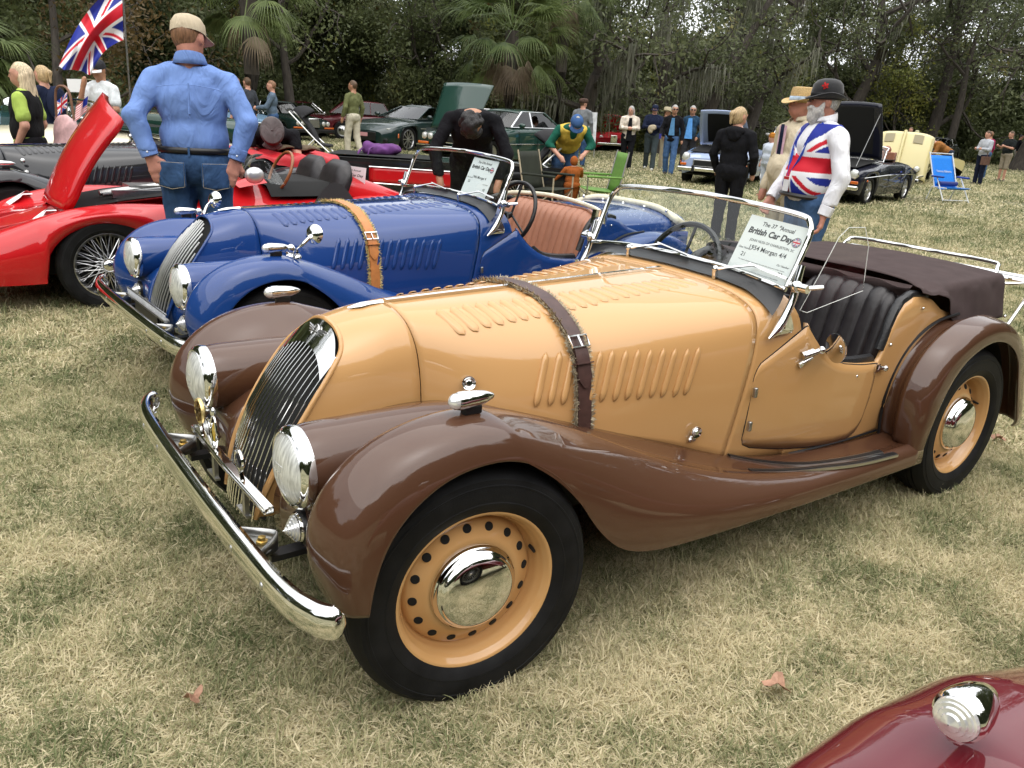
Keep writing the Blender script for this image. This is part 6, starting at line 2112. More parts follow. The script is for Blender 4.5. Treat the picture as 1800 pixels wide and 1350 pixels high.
# woman in the black hoodie
ho, K = person('woman in black hoodie and black trousers seen from behind, fair hair tied back', (7.33, 4.72), away(7.33, 4.72, .35), 1.64, 'fair', top=BLK, bottom=BLK, shoes=mat('black_shoe', (.012, .012, .012), rough=.5), hair=(HBL, 'pony_back'), stout=1.12, res=.016, top_z=.80, head_yaw=-.5, arms=dict(L=((-.28, -.02, 1.14), (-.25, .10, .93)), R=((.28, -.02, 1.14), (.25, .10, .93))))
k = K['k']
net_obj('hood', Field(.03).ell(K['T'](0, -.09, 1.44), (.13, .075, .065)).ell(K['T'](0, -.12, 1.38), (.09, .05, .07)).mesh(.014, 0, .004), BLK, ho, k)

# stooping people
person('person in dark sweater and grey flat cap bending over the black roadster', (2.16, 6.45), (-.36, -.93), 1.74, 'fair', top=BLK, bottom=DJEANS, shoes=SHOE, hair=(HGR, 'short'), hat=(cloth('grey_wool_cap', (.12, .105, .105), noise=.2), 'flat'), lean=R(78), head_pitch=R(0), res=.016, stout=1.1)
person('person with curly black hair and black jacket bending down behind the blue roadster', (3.5, 4.75), (-.58, -.80), 1.78, 'tan', top=BLK, bottom=BLK, shoes=SHOE, hair=(HDK, 'mop'), lean=R(40), head_pitch=R(45), head_off=(0, .05, -.20), res=.016, stout=1.15, top_z=.80, arms=dict(L=((-.33, .36, 1.02), (-.27, .45, .78)), R=((.33, .36, 1.02), (.27, .45, .78))))

# left side
bd_, K = person('blonde woman in black waistcoat and green tee shirt at the left edge', (.03, 7.05), (-.9, .42), 1.56, 'fair', top=cloth('lime_green_cotton', (.36, .48, .10)), bottom=BLK, sleeve='short', shoes=SHOE, hair=(hairm('pale_blonde_hair', (.58, .47, .31)), 'long'), stout=1.15, res=.016, vest=(cloth('black_waistcoat', (.012, .012, .013)), None), arms=dict(L=((-.27, -.06, 1.13), (-.24, .06, .90)), R=((.27, -.06, 1.13), (.24, .06, .90))))
Fb = Field(.04).ell((0, 0, 0), (.06, .17, .20)).ell((0, 0, -.12), (.07, .18, .12))
pk_ = net_obj('handbag', Fb.mesh(.014, 0, .006), mat('pale_pink_leather', (.62, .38, .38), rough=.5, noise=.15), None)
pk_.location, pk_.rotation_euler = (.32, 6.86, .92), (0, 0, .5)
tag(pk_, 'pale pink handbag on the arm of the blonde woman', 'handbag')
MB().tube(cr([(0, -.12, .16), (0, -.08, .42), (0, .08, .42), (0, .12, .16)], 14), .012, 6).obj('strap', mat('brown_strap', (.2, .1, .06), rough=.5), pk_)
bp_, K = person('woman with long wavy hair and a dark backpack behind the blonde woman', (.58, 9.9), (-.6, .8), 1.57, 'fair', top=NAVYC, bottom=DJEANS, shoes=SHOE, hair=(HBL, 'pony_back'), res=.022)
net_obj('backpack', Field(.05).ell(K['T'](0, -.20, 1.27), (.15, .10, .22)).mesh(.02), NAVYC, bp_, K['k'])
wt_, K = person('man in white tee shirt and dark cap with a hand at his chin', (1.18, 9.7), (-.75, -.65), 1.68, 'tan', top=cloth('white_tee_cotton', (.70, .74, .76)), sleeve='short', bottom=DJEANS, shoes=SHOE, hair=(HDK, 'short'), hat=(cloth('dark_cap_cloth', (.03, .03, .035)), 'cap', cloth('white_peak', (.7, .7, .7))), res=.018, head_pitch=.3, arms=dict(R=((.22, .16, 1.14), (.10, .19, 1.42)), L=((-.25, .06, 1.14), (-.02, .2, 1.12))))

# middle distance
olv, K = person('man in olive jumper and pale trousers walking away past the limousines', (8.05, 16.9), (-.25, .97), 1.80, 'tan', top=cloth('olive_wool', (.13, .14, .06)), bottom=cloth('stone_trousers', (.50, .46, .36)), shoes=SHOE, hair=(HB, 'short'), res=.022, head_yaw=.5, legs=dict(R=((.10, -.02, .50), (.12, -.16, .10)), L=((-.10, .08, .50), (-.10, .06, .085))))
person('boy in grey blue jacket facing left beside the pushchair', (5.95, 16.6), (-.9, .35), 1.66, 'fair', top=cloth('slate_blue_jacket', (.10, .14, .19)), bottom=JEANS, shoes=SHOE, hair=(HGR, 'fringe'), res=.022, arms=dict(L=((-.22, .14, 1.15), (-.1, .34, 1.12)), R=((.24, .1, 1.14), (.12, .32, 1.1))))
person('youth in dark jacket half hidden behind the man in the blue shirt', (5.25, 16.9), (-.8, .5), 1.68, 'fair', top=NAVYC, bottom=JEANS, shoes=SHOE, hair=(HGR, 'fringe'), res=.024)
person('man in charcoal jacket behind the two boys', (5.75, 17.6), (-.4, .9), 1.70, 'fair', top=cloth('charcoal_jacket', (.05, .055, .065)), bottom=DJEANS, shoes=SHOE, hair=(HB, 'short'), res=.024)
person('man in grey jacket and brown cap seen from behind near the red coupe', (14.1, 15.5), away(14.1, 15.5, .3), 1.78, 'fair', top=cloth('grey_jacket', (.17, .18, .19)), bottom=JEANS, shoes=SHOE, hair=(HB, 'short'), hat=(cloth('brown_flat_cap', (.08, .05, .04)), 'flat'), res=.022, stout=1.12, top_z=.82, head_yaw=-.6)
ws_, K = person('woman with long white hair and cream patterned shawl', (15.3, 14.9), (-.65, -.76), 1.68, 'fair', top=mat('cream_shawl', (.55, .48, .40), rough=.9, noise=.5, nscale=9), bottom=BLK, shoes=SHOE, hair=(HG, 'long'), res=.022, top_z=.72, stout=1.15, head_pitch=.15, head_yaw=-.3, legs=dict(L=((-.09, .07, .50), (-.09, .10, .085)), R=((.09, -.02, .50), (.10, -.12, .10))), arms=dict(L=((-.24, .06, 1.14), (-.06, .22, 1.14)), R=((.24, .06, 1.14), (.06, .22, 1.14))))
MB().grid([[K['T'](x * (.6 + 1.1 * (1.42 - z_)), .150 + .01 * math.cos(9 * x), z_) * K['k'] for x in (-.07, 0, .07)] for z_ in (1.42, 1.2, .95, .8)]).obj('dark_shirt_front', BLK, ws_)
nc, K = person('man in navy jumper and navy cap holding a crumpled tan cloth', (16.1, 14.8), (-.75, -.66), 1.76, 'fair', top=NAVYC, bottom=cloth('grey_green_trousers', (.05, .065, .07)), shoes=SHOEW, hair=(HG, 'short'), hat=(NAVYC, 'cap'), res=.022, stout=1.08, head_pitch=.25, legs=dict(L=((-.10, .10, .50), (-.10, .16, .085)), R=((.10, -.03, .50), (.11, -.16, .11))), arms=dict(L=((-.25, .08, 1.14), (-.07, .26, 1.16)), R=((.25, .08, 1.14), (.07, .26, 1.16))))
net_obj('held_cloth', Field(.03).ell(K['T'](0, .32, 1.14), (.12, .07, .08)).ell(K['T'](.04, .32, 1.08), (.07, .06, .10)).mesh(.02, 0, .01), KHAKI, nc, K['k'])
person('man in straw coloured hat and dark jacket with an orange patch, between the walkers', (17.0, 15.2), (.5, -.8), 1.72, 'tan', top=BLK, bottom=KHAKI, shoes=SHOEW, hair=(HB, 'short'), hat=(mat('pale_straw', (.5, .44, .30), rough=.8), 'brim'), res=.024)
sg, K = person('man in dark jacket over blue shirt with sunglasses, holding a cup', (15.35, 13.35), (-.8, -.6), 1.77, 'tan', top=BLK, bottom=JEANS2, shoes=SHOE, hair=(HG, 'short'), res=.022, glasses='dark', top_z=.84, head_yaw=.3, legs=dict(L=((-.10, .06, .50), (-.10, .14, .085)), R=((.10, -.02, .5), (.08, -.12, .10))), arms=dict(R=((.27, .02, 1.14), (.26, .20, .98))))
MB().grid([[K['T'](x * (.6 + 1.6 * (1.42 - z_)), .148 + .01 * math.cos(9 * x), z_) * K['k'] for x in (-.06, 0, .06)] for z_ in (1.42, 1.2, 1.0)]).obj('blue_shirt_front', cloth('mid_blue_cotton', (.10, .24, .42)), sg)
MB().lathe([(.028, -.06), (.036, .06), (.036, .062), (.001, .062)], 14, tuple(np.array((.26, .30, .96)) * K['k']), 'z').obj('paper_cup', cloth('navy_cup', (.05, .05, .25)), sg)
dn, K = person('man in open denim jacket over a light blue tee shirt with sunglasses', (16.75, 14.0), (-.85, -.45), 1.80, 'tan', top=cloth('dark_denim_jacket', (.02, .05, .09), noise=.3), bottom=cloth('charcoal_trousers', (.03, .03, .033)), shoes=SHOE, hair=(HG, 'short'), res=.022, glasses='dark', top_z=.88, belly=.02, head_yaw=.35, legs=dict(R=((.10, .09, .50), (.10, .12, .085)), L=((-.10, -.02, .50), (-.12, -.16, .11))), arms=dict(L=((-.31, -.06, 1.16), (-.22, .08, .95)), R=((.31, -.06, 1.16), (.22, .08, .95))))
MB().grid([[K['T'](x * (.55 + 1.2 * (1.42 - z_)), .158 + .012 * math.cos(9 * x), z_) * K['k'] for x in (-.09, -.04, .04, .09)] for z_ in (1.42, 1.25, 1.05, .90)]).obj('tee_shirt_front', cloth('sky_blue_cotton', (.12, .34, .72)), dn)

kn, K = person('man in yellow body warmer, green sleeves and blue cap crouching over a toddler', (7.15, 7.75), (-.45, -.9), 1.74, 'fair', top=cloth('green_fleece', (.012, .09, .06)), bottom=JEANS2, shoes=SHOE, hair=(HG, 'short'), hat=(cloth('blue_cap_cloth', (.05, .11, .26)), 'cap'), lean=R(58), head_pitch=R(2), res=.018, stout=1.12, vest=(cloth('yellow_quilt', (.62, .44, .08)), None), arms=dict(L=((-.30, .42, 1.0), (-.14, .58, .86)), R=((.34, .40, .98), (.20, .56, .82))))
td, K = person('toddler in rust brown hooded suit in front of the crouching man', (6.75, 7.05), (.35, .9), .84, 'fair', top=cloth('rust_brown_fleece', (.30, .085, .02)), bottom=MATS['rust_brown_fleece'], shoes=SHOE, res=.03, stout=1.35, top_z=.85, arms=dict(L=((-.36, .05, 1.22), (-.52, .14, 1.05)), R=((.30, .10, 1.2), (.36, .30, 1.30))))
net_obj('hood', Field(.03).ell(K['Hd'](0, -.02, .01), (.115, .125, .15)).carve(K['Hd'](0, .15, -.02), (.09, .10, .11)).mesh(.025), MATS['rust_brown_fleece'], td, K['k'])

# by the lilac car
bb_, K = person('baby in orange and brown striped woolly hat held up beside the straw hat man', (8.16, 4.82), (-.95, .2), .80, 'fair', top=cloth('pale_blue_romper', (.55, .60, .68)), bottom=MATS['pale_blue_romper'], hat=(cloth('orange_wool', (.60, .25, .03)), 'beanie', cloth('brown_wool', (.12, .03, .02))), sleeve='short', res=.03, stout=1.4, z=.55)
person('parent carrying the baby, mostly hidden behind the straw hat man', (8.62, 4.66), (-.9, .3), 1.66, 'fair', top=NAVYC, bottom=DJEANS, shoes=SHOE, hair=(HB, 'long'), res=.024, arms=dict(R=((.24, .10, 1.14), (.05, .25, .95))))
person('person in grey cap and striped jumper behind the lilac sports car', (19.6, 12.6), (-.8, .5), 1.66, 'tan', top=mat('striped_jumper', (.05, .05, .055), rough=.9), bottom=DJEANS, shoes=SHOE, hair=(HDK, 'short'), hat=(cloth('grey_cap_cloth', (.33, .35, .36)), 'cap'), res=.026)

# right side
person('person in brown jacket leaning into the engine of the pale yellow car', (25.6, 11.3), (-.75, .65), 1.78, 'fair', top=cloth('tan_suede', (.28, .12, .035)), bottom=DJEANS, shoes=SHOE, hair=(HB, 'short'), lean=R(62), res=.026, stout=1.2, top_z=.86)
w1, K = person('woman in pale grey jumper with a brown shoulder bag, standing sideways', (27.4, 11.05), (-.95, .3), 1.70, 'fair', top=cloth('pale_grey_knit', (.42, .44, .48)), bottom=cloth('navy_trousers', (.012, .016, .035)), shoes=SHOE, hair=(HB, 'fringe'), res=.026, stout=1.1, arms=dict(L=((-.24, .05, 1.14), (-.12, .26, 1.16)), R=((.24, .05, 1.14), (.12, .26, 1.16))))
MB().box(np.array((-.27, .16, .80)) * K['k'], (.10, .30, .26)).tube([np.array((-.24, .10, .92)) * K['k'], np.array((-.17, .0, 1.46)) * K['k']], .012, 5).obj('shoulder_bag', cloth('brown_bag', (.14, .08, .06)), w1, bevel=.03)
person('person in magenta top and pale jeans behind the woman in grey', (31.6, 12.9), (.2, .95), 1.72, 'fair', top=cloth('magenta_cotton', (.35, .03, .10)), bottom=JEANS2, shoes=SHOEW, hair=(HGR, 'short'), res=.028, stout=1.15)
person('man in black tee shirt and khaki shorts facing left', (31.3, 12.05), (-.93, .35), 1.77, 'fair', top=cloth('black_tee_cotton', (.014, .017, .017)), sleeve='short', bottom=cloth('khaki_shorts', (.27, .23, .17)), shorts=True, shoes=SHOE, hair=(HB, 'short'), res=.026, stout=1.12, arms=dict(L=((-.25, .08, 1.16), (-.14, .34, 1.22)), R=((.25, .08, 1.16), (.14, .34, 1.22))))
person('man in black fleece and grey trousers at the far right edge', (45.5, 17.8), (.2, -.9), 1.76, 'fair', top=BLK, bottom=cloth('grey_trousers', (.26, .24, .21)), shoes=SHOE, hair=(HDK, 'short'), res=.03, stout=1.15)
person('woman with dark hair in blue and teal top sitting in the yellow touring car', (30.7, 15.6), (-.9, -.3), 1.66, 'fair', top=cloth('blue_grey_top', (.09, .14, .20)), bottom=DJEANS, hair=(HB, 'long'), res=.03, z=-.45)
person('person in pale green cap sitting in the yellow touring car', (33.6, 16.8), (-.9, -.3), 1.70, 'fair', top=BLK, bottom=DJEANS, hair=(HB, 'short'), hat=(cloth('pale_cap', (.5, .48, .30)), 'cap'), res=.03, z=-.1)
person('person whose head shows above the tipped yellow front, left', (30, 17.5), (-.8, -.5), 1.66, 'fair', top=BLK, bottom=DJEANS, shoes=SHOE, hair=(HB, 'short'), res=.032)
person('person whose head shows above the tipped yellow front, right', (32, 16.2), (-.8, -.5), 1.70, 'fair', top=NAVYC, bottom=DJEANS, shoes=SHOE, hair=(HB, 'short'), res=.032)

# ---------------------------------------------------------------- props
def canvas_chair(name, loc, rz, label, fab, frame, back_h=.92, seat_h=.42, w=.54, recl=.12):
    t = empty(name, loc, rz, label, 'chair')
    P = [[(-w / 2 + w * u, .02 - recl * v + .015 * math.sin(math.pi * u), seat_h + (back_h - seat_h) * v) for u in np.linspace(0, 1, 9)] for v in np.linspace(0, 1, 7)]
    MB().grid(P).obj('backrest', fab, t, solid=.006)
    P = [[(-w / 2 + w * u, .02 + .46 * v, seat_h - .05 * math.sin(math.pi * u) * math.sin(math.pi * v) + .03 * v) for u in np.linspace(0, 1, 9)] for v in np.linspace(0, 1, 7)]
    MB().grid(P).obj('seat', fab, t, solid=.006)
    for s in (-1, 1):
        x = s * w / 2
        MB().tube([(x, .0, .0), (x, .02, seat_h), (x, .02 - recl, back_h + .02)], .011, 6).obj('back_leg', frame, t)
        MB().tube([(x, .46, .0), (x, .46, .62)], .011, 6).obj('front_leg', frame, t)
        MB().tube([(x, -.02, .62), (x, .48, .62)], .018, 6).obj('armrest', fab, t)
        MB().tube([(x, .0, .05), (x, .46, seat_h)], .009, 5).obj('side_brace', frame, t)
        MB().tube([(s * w / 2, .46, .05), (-s * w / 2, .46, seat_h)], .009, 5).obj('cross_brace', frame, t)
    return t


DGF = mat('dark_green_canvas', (.018, .022, .013), rough=.8, noise=.3, nscale=5, bump=.4, bscale=5)
LGF = mat('light_green_canvas', (.13, .26, .05), rough=.7, noise=.15)
BEIGE = mat('beige_tube', (.40, .34, .24), rough=.5)
canvas_chair('camping_chair', (6.0, 7.0, 0), R(205), 'dark green canvas camping chair seen from behind, next to the stooping black haired person', DGF, BEIGE, back_h=.90, w=.60)
canvas_chair('camping_chair', (7.15, 6.60, 0), R(62), 'light green canvas camping chair beside the toddler', LGF, ALU, back_h=.95, w=.60, recl=.10)
bc = empty('beach_chair', (18.45, 7.6, 0), R(162), 'bright blue reclining beach chair standing empty on the grass', 'chair')
BLUF = mat('bright_blue_canvas', (.008, .20, .72), rough=.6, noise=.06)
w = .62
P = [[(-w / 2 + w * u, .0 + .30 * v, .36 + .66 * v) for u in np.linspace(0, 1, 9)] for v in np.linspace(0, 1, 9)]
P = np.array(P)
P[..., 1] *= -1
MB().grid(P).obj('backrest', BLUF, bc, solid=.012)
MB().grid([[(-w / 2 + w * u, .42 * v, .36 - .05 * math.sin(math.pi * v)) for u in np.linspace(0, 1, 9)] for v in np.linspace(0, 1, 7)]).obj('seat', BLUF, bc, solid=.012)
MB().tube([(-.26, .06, .42), (.26, .06, .42)], .05, 10).obj('cushion_roll', mat('navy_cushion', (.03, .04, .16), rough=.7), bc)
FR = mat('white_tube', (.72, .74, .75), rough=.3)
MB().tube(cr([(-.33, .02, .34), (-.33, -.30, 1.02), (-.28, -.315, 1.06), (.28, -.315, 1.06), (.33, -.30, 1.02), (.33, .02, .34)], 30), .013, 6).obj('back_frame', FR, bc)
for s in (-1, 1):
    MB().tube([(s * .35, .40, .34), (s * .35, -.02, .34), (s * .35, -.14, .0)], .013, 6).obj('rear_leg', FR, bc)
    MB().tube([(s * .35, .06, .56), (s * .37, .44, .0)], .013, 6).obj('front_leg', FR, bc)
    MB().box((s * .37, .10, .57), (.07, .34, .04)).obj('armrest', mat('dark_blue_plastic', (.01, .04, .25), rough=.4), bc, bevel=.015)
MB().tube([(-.36, .40, .08), (.36, .40, .08)], .011, 6).obj('cross_bar', FR, bc)
for dx, sc in ((0, .10), (.0, .075)):
    pass
lg = text('chair_logo', 'Tommy Bahama', mat('pale_grey_print', (.55, .6, .62), rough=.6), bc, (0, -.145, .66), (R(65.5), 0, R(180)), .068, bold=.001)
lg.location = (0, -.118, .66)

# pushchairs
def pushchair(loc, rz, label, sc=1.):
    t = empty('pushchair', loc, rz, label, 'pushchair', None, sc)
    FRM = mat('black_tube', (.015, .015, .016), rough=.35)
    BF = mat('black_pushchair_fabric', (.014, .014, .016), rough=.8, bump=.3, bscale=8)
    P = [[(x, .10 - .35 * v + .05 * math.sin(3 * v), .42 + .55 * v) for x in np.linspace(-.19, .19, 7)] for v in np.linspace(0, 1, 8)]
    MB().grid(P).obj('seat_back', BF, t, solid=.05)
    MB().grid([[(x, .10 + .28 * v, .42 - .03 * v) for x in np.linspace(-.19, .19, 5)] for v in np.linspace(0, 1, 4)]).obj('seat', BF, t, solid=.05)
    P = [[(.21 * math.cos(b), -.22 + .34 * math.sin(a) * math.sin(b) * .9, .92 + .26 * math.cos(a) * math.sin(b)) for b in np.linspace(0, math.pi, 11)] for a in np.linspace(-.9, .9, 8)]
    MB().grid(P).obj('canopy', BF, t, solid=.01)
    MB().box((0, -.05, .22), (.36, .5, .16)).obj('basket', BF, t, bevel=.04)
    for s in (-1, 1):
        MB().tube([(s * .24, .50, .12), (s * .23, .05, .50), (s * .22, -.50, 1.04)], .016, 6).obj('frame_rail', ALU, t)
        MB().tube([(s * .26, -.30, .14), (s * .23, .05, .50)], .014, 6).obj('rear_strut', ALU, t)
        for (y, r) in ((.50, .10), (-.30, .14)):
            q = MB().lathe([(r - .03, -.015), (r - .005, -.02), (r, 0), (r - .005, .02), (r - .03, .015)], 24, (s * .28, y, r), 'x', close=True)
            for a in range(6):
                q.tube([(s * .28, y, r), (s * .28, y + (r - .02) * math.cos(a * 1.047), r + (r - .02) * math.sin(a * 1.047))], .006, 4)
            q.obj('wheel', FRM, t)
    MB().tube(cr([(-.22, -.50, 1.04), (-.20, -.56, 1.08), (.20, -.56, 1.08), (.22, -.50, 1.04)], 14), .018, 8).obj('handle', FRM, t)
    return t


pushchair((6.55, 15.7, 0), R(-125), 'black pushchair with silver frame on the grass beside the boy in the grey blue jacket')
pushchair((6.75, 8.0, 0), R(60), 'black pushchair with a red strap beside the crouching man')

# flag on its pole
fl = empty('flag', (1.27, 8.6, 0), 0, 'Union Jack flag flying from a thin pole above the parked cars', 'flag')
MB().tube([(0, 0, .3), (.02, 0, 2.9)], .011, 8).obj('pole', ALU, fl)
U, V_ = np.meshgrid(np.linspace(0, 1, 121), np.linspace(0, 1, 61), indexing='ij')
hx_ = np.array([-.62, .18, -.62])
dn_ = np.array([.10, .0, -.86])
org = np.array([.01, 0, 2.62])
q00, q01, q11, q10 = [np.array(q) for q in ((.02, 0, 2.52), (-.012, 0, 1.887), (-.36, .10, 1.50), (-.69, .10, 1.545))]
Ue, Ve = U[..., None], V_[..., None]
PP = q00 * (1 - Ue) * (1 - Ve) + q01 * (1 - Ue) * Ve + q11 * Ue * Ve + q10 * Ue * (1 - Ve)
PP = PP + np.array([-.06, 0, .05]) * np.sin(np.pi * Ue) * (1 - Ve) + np.array([-.03, 0, .05]) * np.sin(np.pi * Ue) * Ve
fold = .055 * np.sin(V_ * 9 + U * 2.5) * (.25 + U) + .03 * np.sin(V_ * 17 - U * 5) * U
PP = PP + np.stack([fold * .35, fold * 1.5, fold * .15], -1)
mb = MB().grid(PP)
me = mb.mesh('flag_cloth')
set_cols(me, union_jack(U.ravel(), 1 - V_.ravel()))
link('flag_cloth', me, attr_mat('printed_flag', .6), fl, smooth=80)
# small flags on the cream car
for (x, y, z0, tilt, kind) in ((.62, 8.75, .95, .25, 0), (.80, 8.72, .92, .45, 1)):
    t = empty('hand_flag', (x, y, z0), 0, ['small red and white hand flag stuck on the cream car', 'small striped hand flag with a blue corner stuck on the cream car'][kind], 'flag', 'hand flags on the cream car')
    MB().tube([(0, 0, 0), (.12 * tilt, 0, .34)], .004, 5).obj('stick', BEIGE, t)
    U, V_ = np.meshgrid(np.linspace(0, 1, 40), np.linspace(0, 1, 27), indexing='ij')
    PP = np.stack([.12 * tilt * (1 - .6 * V_) - .22 * U * .6, -.02 + .02 * np.sin(8 * U), .34 - .17 * V_ - .22 * U * .55], -1)
    me = MB().grid(PP).mesh('flag_cloth')
    u, v = U.ravel(), V_.ravel()
    if kind:
        c = np.where((np.floor(v * 13) % 2 == 0)[:, None], np.array(UJ_R), np.array(UJ_W))
        c[(u < .42) & (v < .54)] = UJ_B
    else:
        c = union_jack(u, 1 - v)
    set_cols(me, c)
    link('flag_cloth', me, attr_mat('printed_flag', .6), t, smooth=80)
show_card('show_card', 'white show card propped on the cream car by the small flags', [(.98, 8.62, 1.10), (1.10, 8.60, 1.06), (.90, 8.62, .90)], [], badge=False)
show_card('show_card', 'white show card on the windscreen of the dark green vintage car', [(1.15, 11.9, 1.42), (1.40, 11.9, 1.43), (1.15, 11.9, 1.24)], [], badge=False)
db = MB().box((0, 0, .95), (.75, .03, 1.0)).obj('display_board', mat('board_white', (.62, .64, .66), rough=.5, noise=.3, nscale=6), None)
db.location, db.rotation_euler = (17.3, 19.0, 0), (R(-8), 0, -.5)
tag(db, 'white display board on legs behind the man in the grey jacket', 'board')
MB().tube([(-.35, 0, 0), (-.35, 0, .5)], .015).tube([(.35, 0, 0), (.35, 0, .5)], .015).obj('leg', ALU, db)

# fallen leaves on the grass
LEAFM = mat('fallen_leaf', (.36, .20, .13), rough=.7, noise=.25, nscale=30)
def fallen(x, y, s, lab, rz):
    n = 14
    V = [(0, 0, .018)]
    for q in range(n):
        a = q * 2 * math.pi / n
        r = s * (1 + .35 * math.cos(3 * a) + .2 * math.cos(7 * a + 1)) * .5
        V.append((r * math.cos(a), r * math.sin(a), .02 + .014 * math.sin(2 * a + x)))
    o = MB().add(V, [(0, q + 1, (q + 1) % n + 1) for q in range(n)]).obj('fallen_leaf', LEAFM, None, solid=.001, smooth=0)
    o.location, o.rotation_euler = (x, y, .035), (.1, .1, rz)
    tag(o, lab, 'leaf', 'fallen leaves on the lawn')


fallen(.68, -1.10, .062, 'dry pink brown leaf lying on the grass in front of the near front wheel', .4)
fallen(3.24, -.52, .06, 'pale dry leaf lying on the grass behind the rear wheel', 1.4)
fallen(-.62, -.36, .04, 'small dark curled leaf on the grass at lower left', 2.4)
# ---------------------------------------------------------------- ground and grass
def grass_mat(name, is_ground=False):
    m = bpy.data.materials.new(name)
    m.use_nodes = True
    nt = m.node_tree
    b = nt.nodes['Principled BSDF']
    b.inputs['Roughness'].default_value = .8
    b.inputs['Specular IOR Level'].default_value = .2
    geo = nt.nodes.new('ShaderNodeNewGeometry')

    def nse(scale, det, lo, hi):
        n = nt.nodes.new('ShaderNodeTexNoise')
        n.inputs['Scale'].default_value = scale
        n.inputs['Detail'].default_value = det
        nt.links.new(geo.outputs['Position'], n.inputs['Vector'])
        mr = nt.nodes.new('ShaderNodeMapRange')
        mr.inputs[1].default_value, mr.inputs[2].default_value = lo, hi
        nt.links.new(n.outputs['Fac'], mr.inputs[0])
        return mr.outputs[0]
    big = nse(.35, 4, .35, .65)
    med = nse(3.0, 5, .36, .64)
    def mth(op, a, c):
        k = nt.nodes.new('ShaderNodeMath')
        k.operation = op
        k.use_clamp = True
        for i, q in enumerate((a, c)):
            if isinstance(q, (int, float)):
                k.inputs[i].default_value = q
            else:
                nt.links.new(q, k.inputs[i])
        return k.outputs[0]
    f = mth('ADD', mth('MULTIPLY', big, .35), mth('MULTIPLY', med, .5))
    if not is_ground:
        a = nt.nodes.new('ShaderNodeAttribute')
        a.attribute_name = 'tone'
        f = mth('ADD', mth('MULTIPLY', f, .55), mth('MULTIPLY', a.outputs['Fac'], .62))
    else:
        fine = nse(45, 6, .3, .7)
        f = mth('ADD', mth('MULTIPLY', f, .6), mth('MULTIPLY', fine, .45))
    ln = nt.nodes.new('ShaderNodeVectorMath')      # the trodden turf near the cars is drier than the open field
    ln.operation = 'LENGTH'
    nt.links.new(geo.outputs['Position'], ln.inputs[0])
    lm = nt.nodes.new('ShaderNodeMapRange')
    lm.inputs[1].default_value, lm.inputs[2].default_value = 3.0, 16.0
    lm.inputs[3].default_value, lm.inputs[4].default_value = 0.0, .13
    nt.links.new(ln.outputs['Value'], lm.inputs[0])
    f = mth('SUBTRACT', f, lm.outputs[0])
    r = nt.nodes.new('ShaderNodeValToRGB')
    e = r.color_ramp.elements
    g_ = 1.0 if not is_ground else .5
    e[0].position, e[0].color = .10, (.10 * g_, .13 * g_, .05 * g_, 1)
    e[1].position, e[1].color = .92, (.74 * g_, .66 * g_, .45 * g_, 1)
    for p_, c_ in ((.27, (.20, .22, .105)), (.46, (.42, .39, .22)), (.64, (.66, .58, .38))):
        q = e.new(p_)
        q.color = (*[k * g_ for k in c_], 1)
    nt.links.new(f, r.inputs[0])
    nt.links.new(r.outputs[0], b.inputs['Base Color'])
    if not is_ground:
        tr = nt.nodes.new('ShaderNodeBsdfTranslucent')
        nt.links.new(r.outputs[0], tr.inputs[0])
        ms = nt.nodes.new('ShaderNodeMixShader')
        ms.inputs[0].default_value = .35
        nt.links.new(b.outputs[0], ms.inputs[1])
        nt.links.new(tr.outputs[0], ms.inputs[2])
        nt.links.new(ms.outputs[0], nt.nodes['Material Output'].inputs[0])
    return m


gs = 700
gy = np.concatenate([[-gs, 0, 19], np.linspace(20, 30, 21), [31, gs]])
MB().grid([[(x_, y_, hgt(y_)) for x_ in (-gs, gs)] for y_ in gy]).obj('ground', grass_mat('lawn_soil', True), None, smooth=60)['kind'] = 'structure'


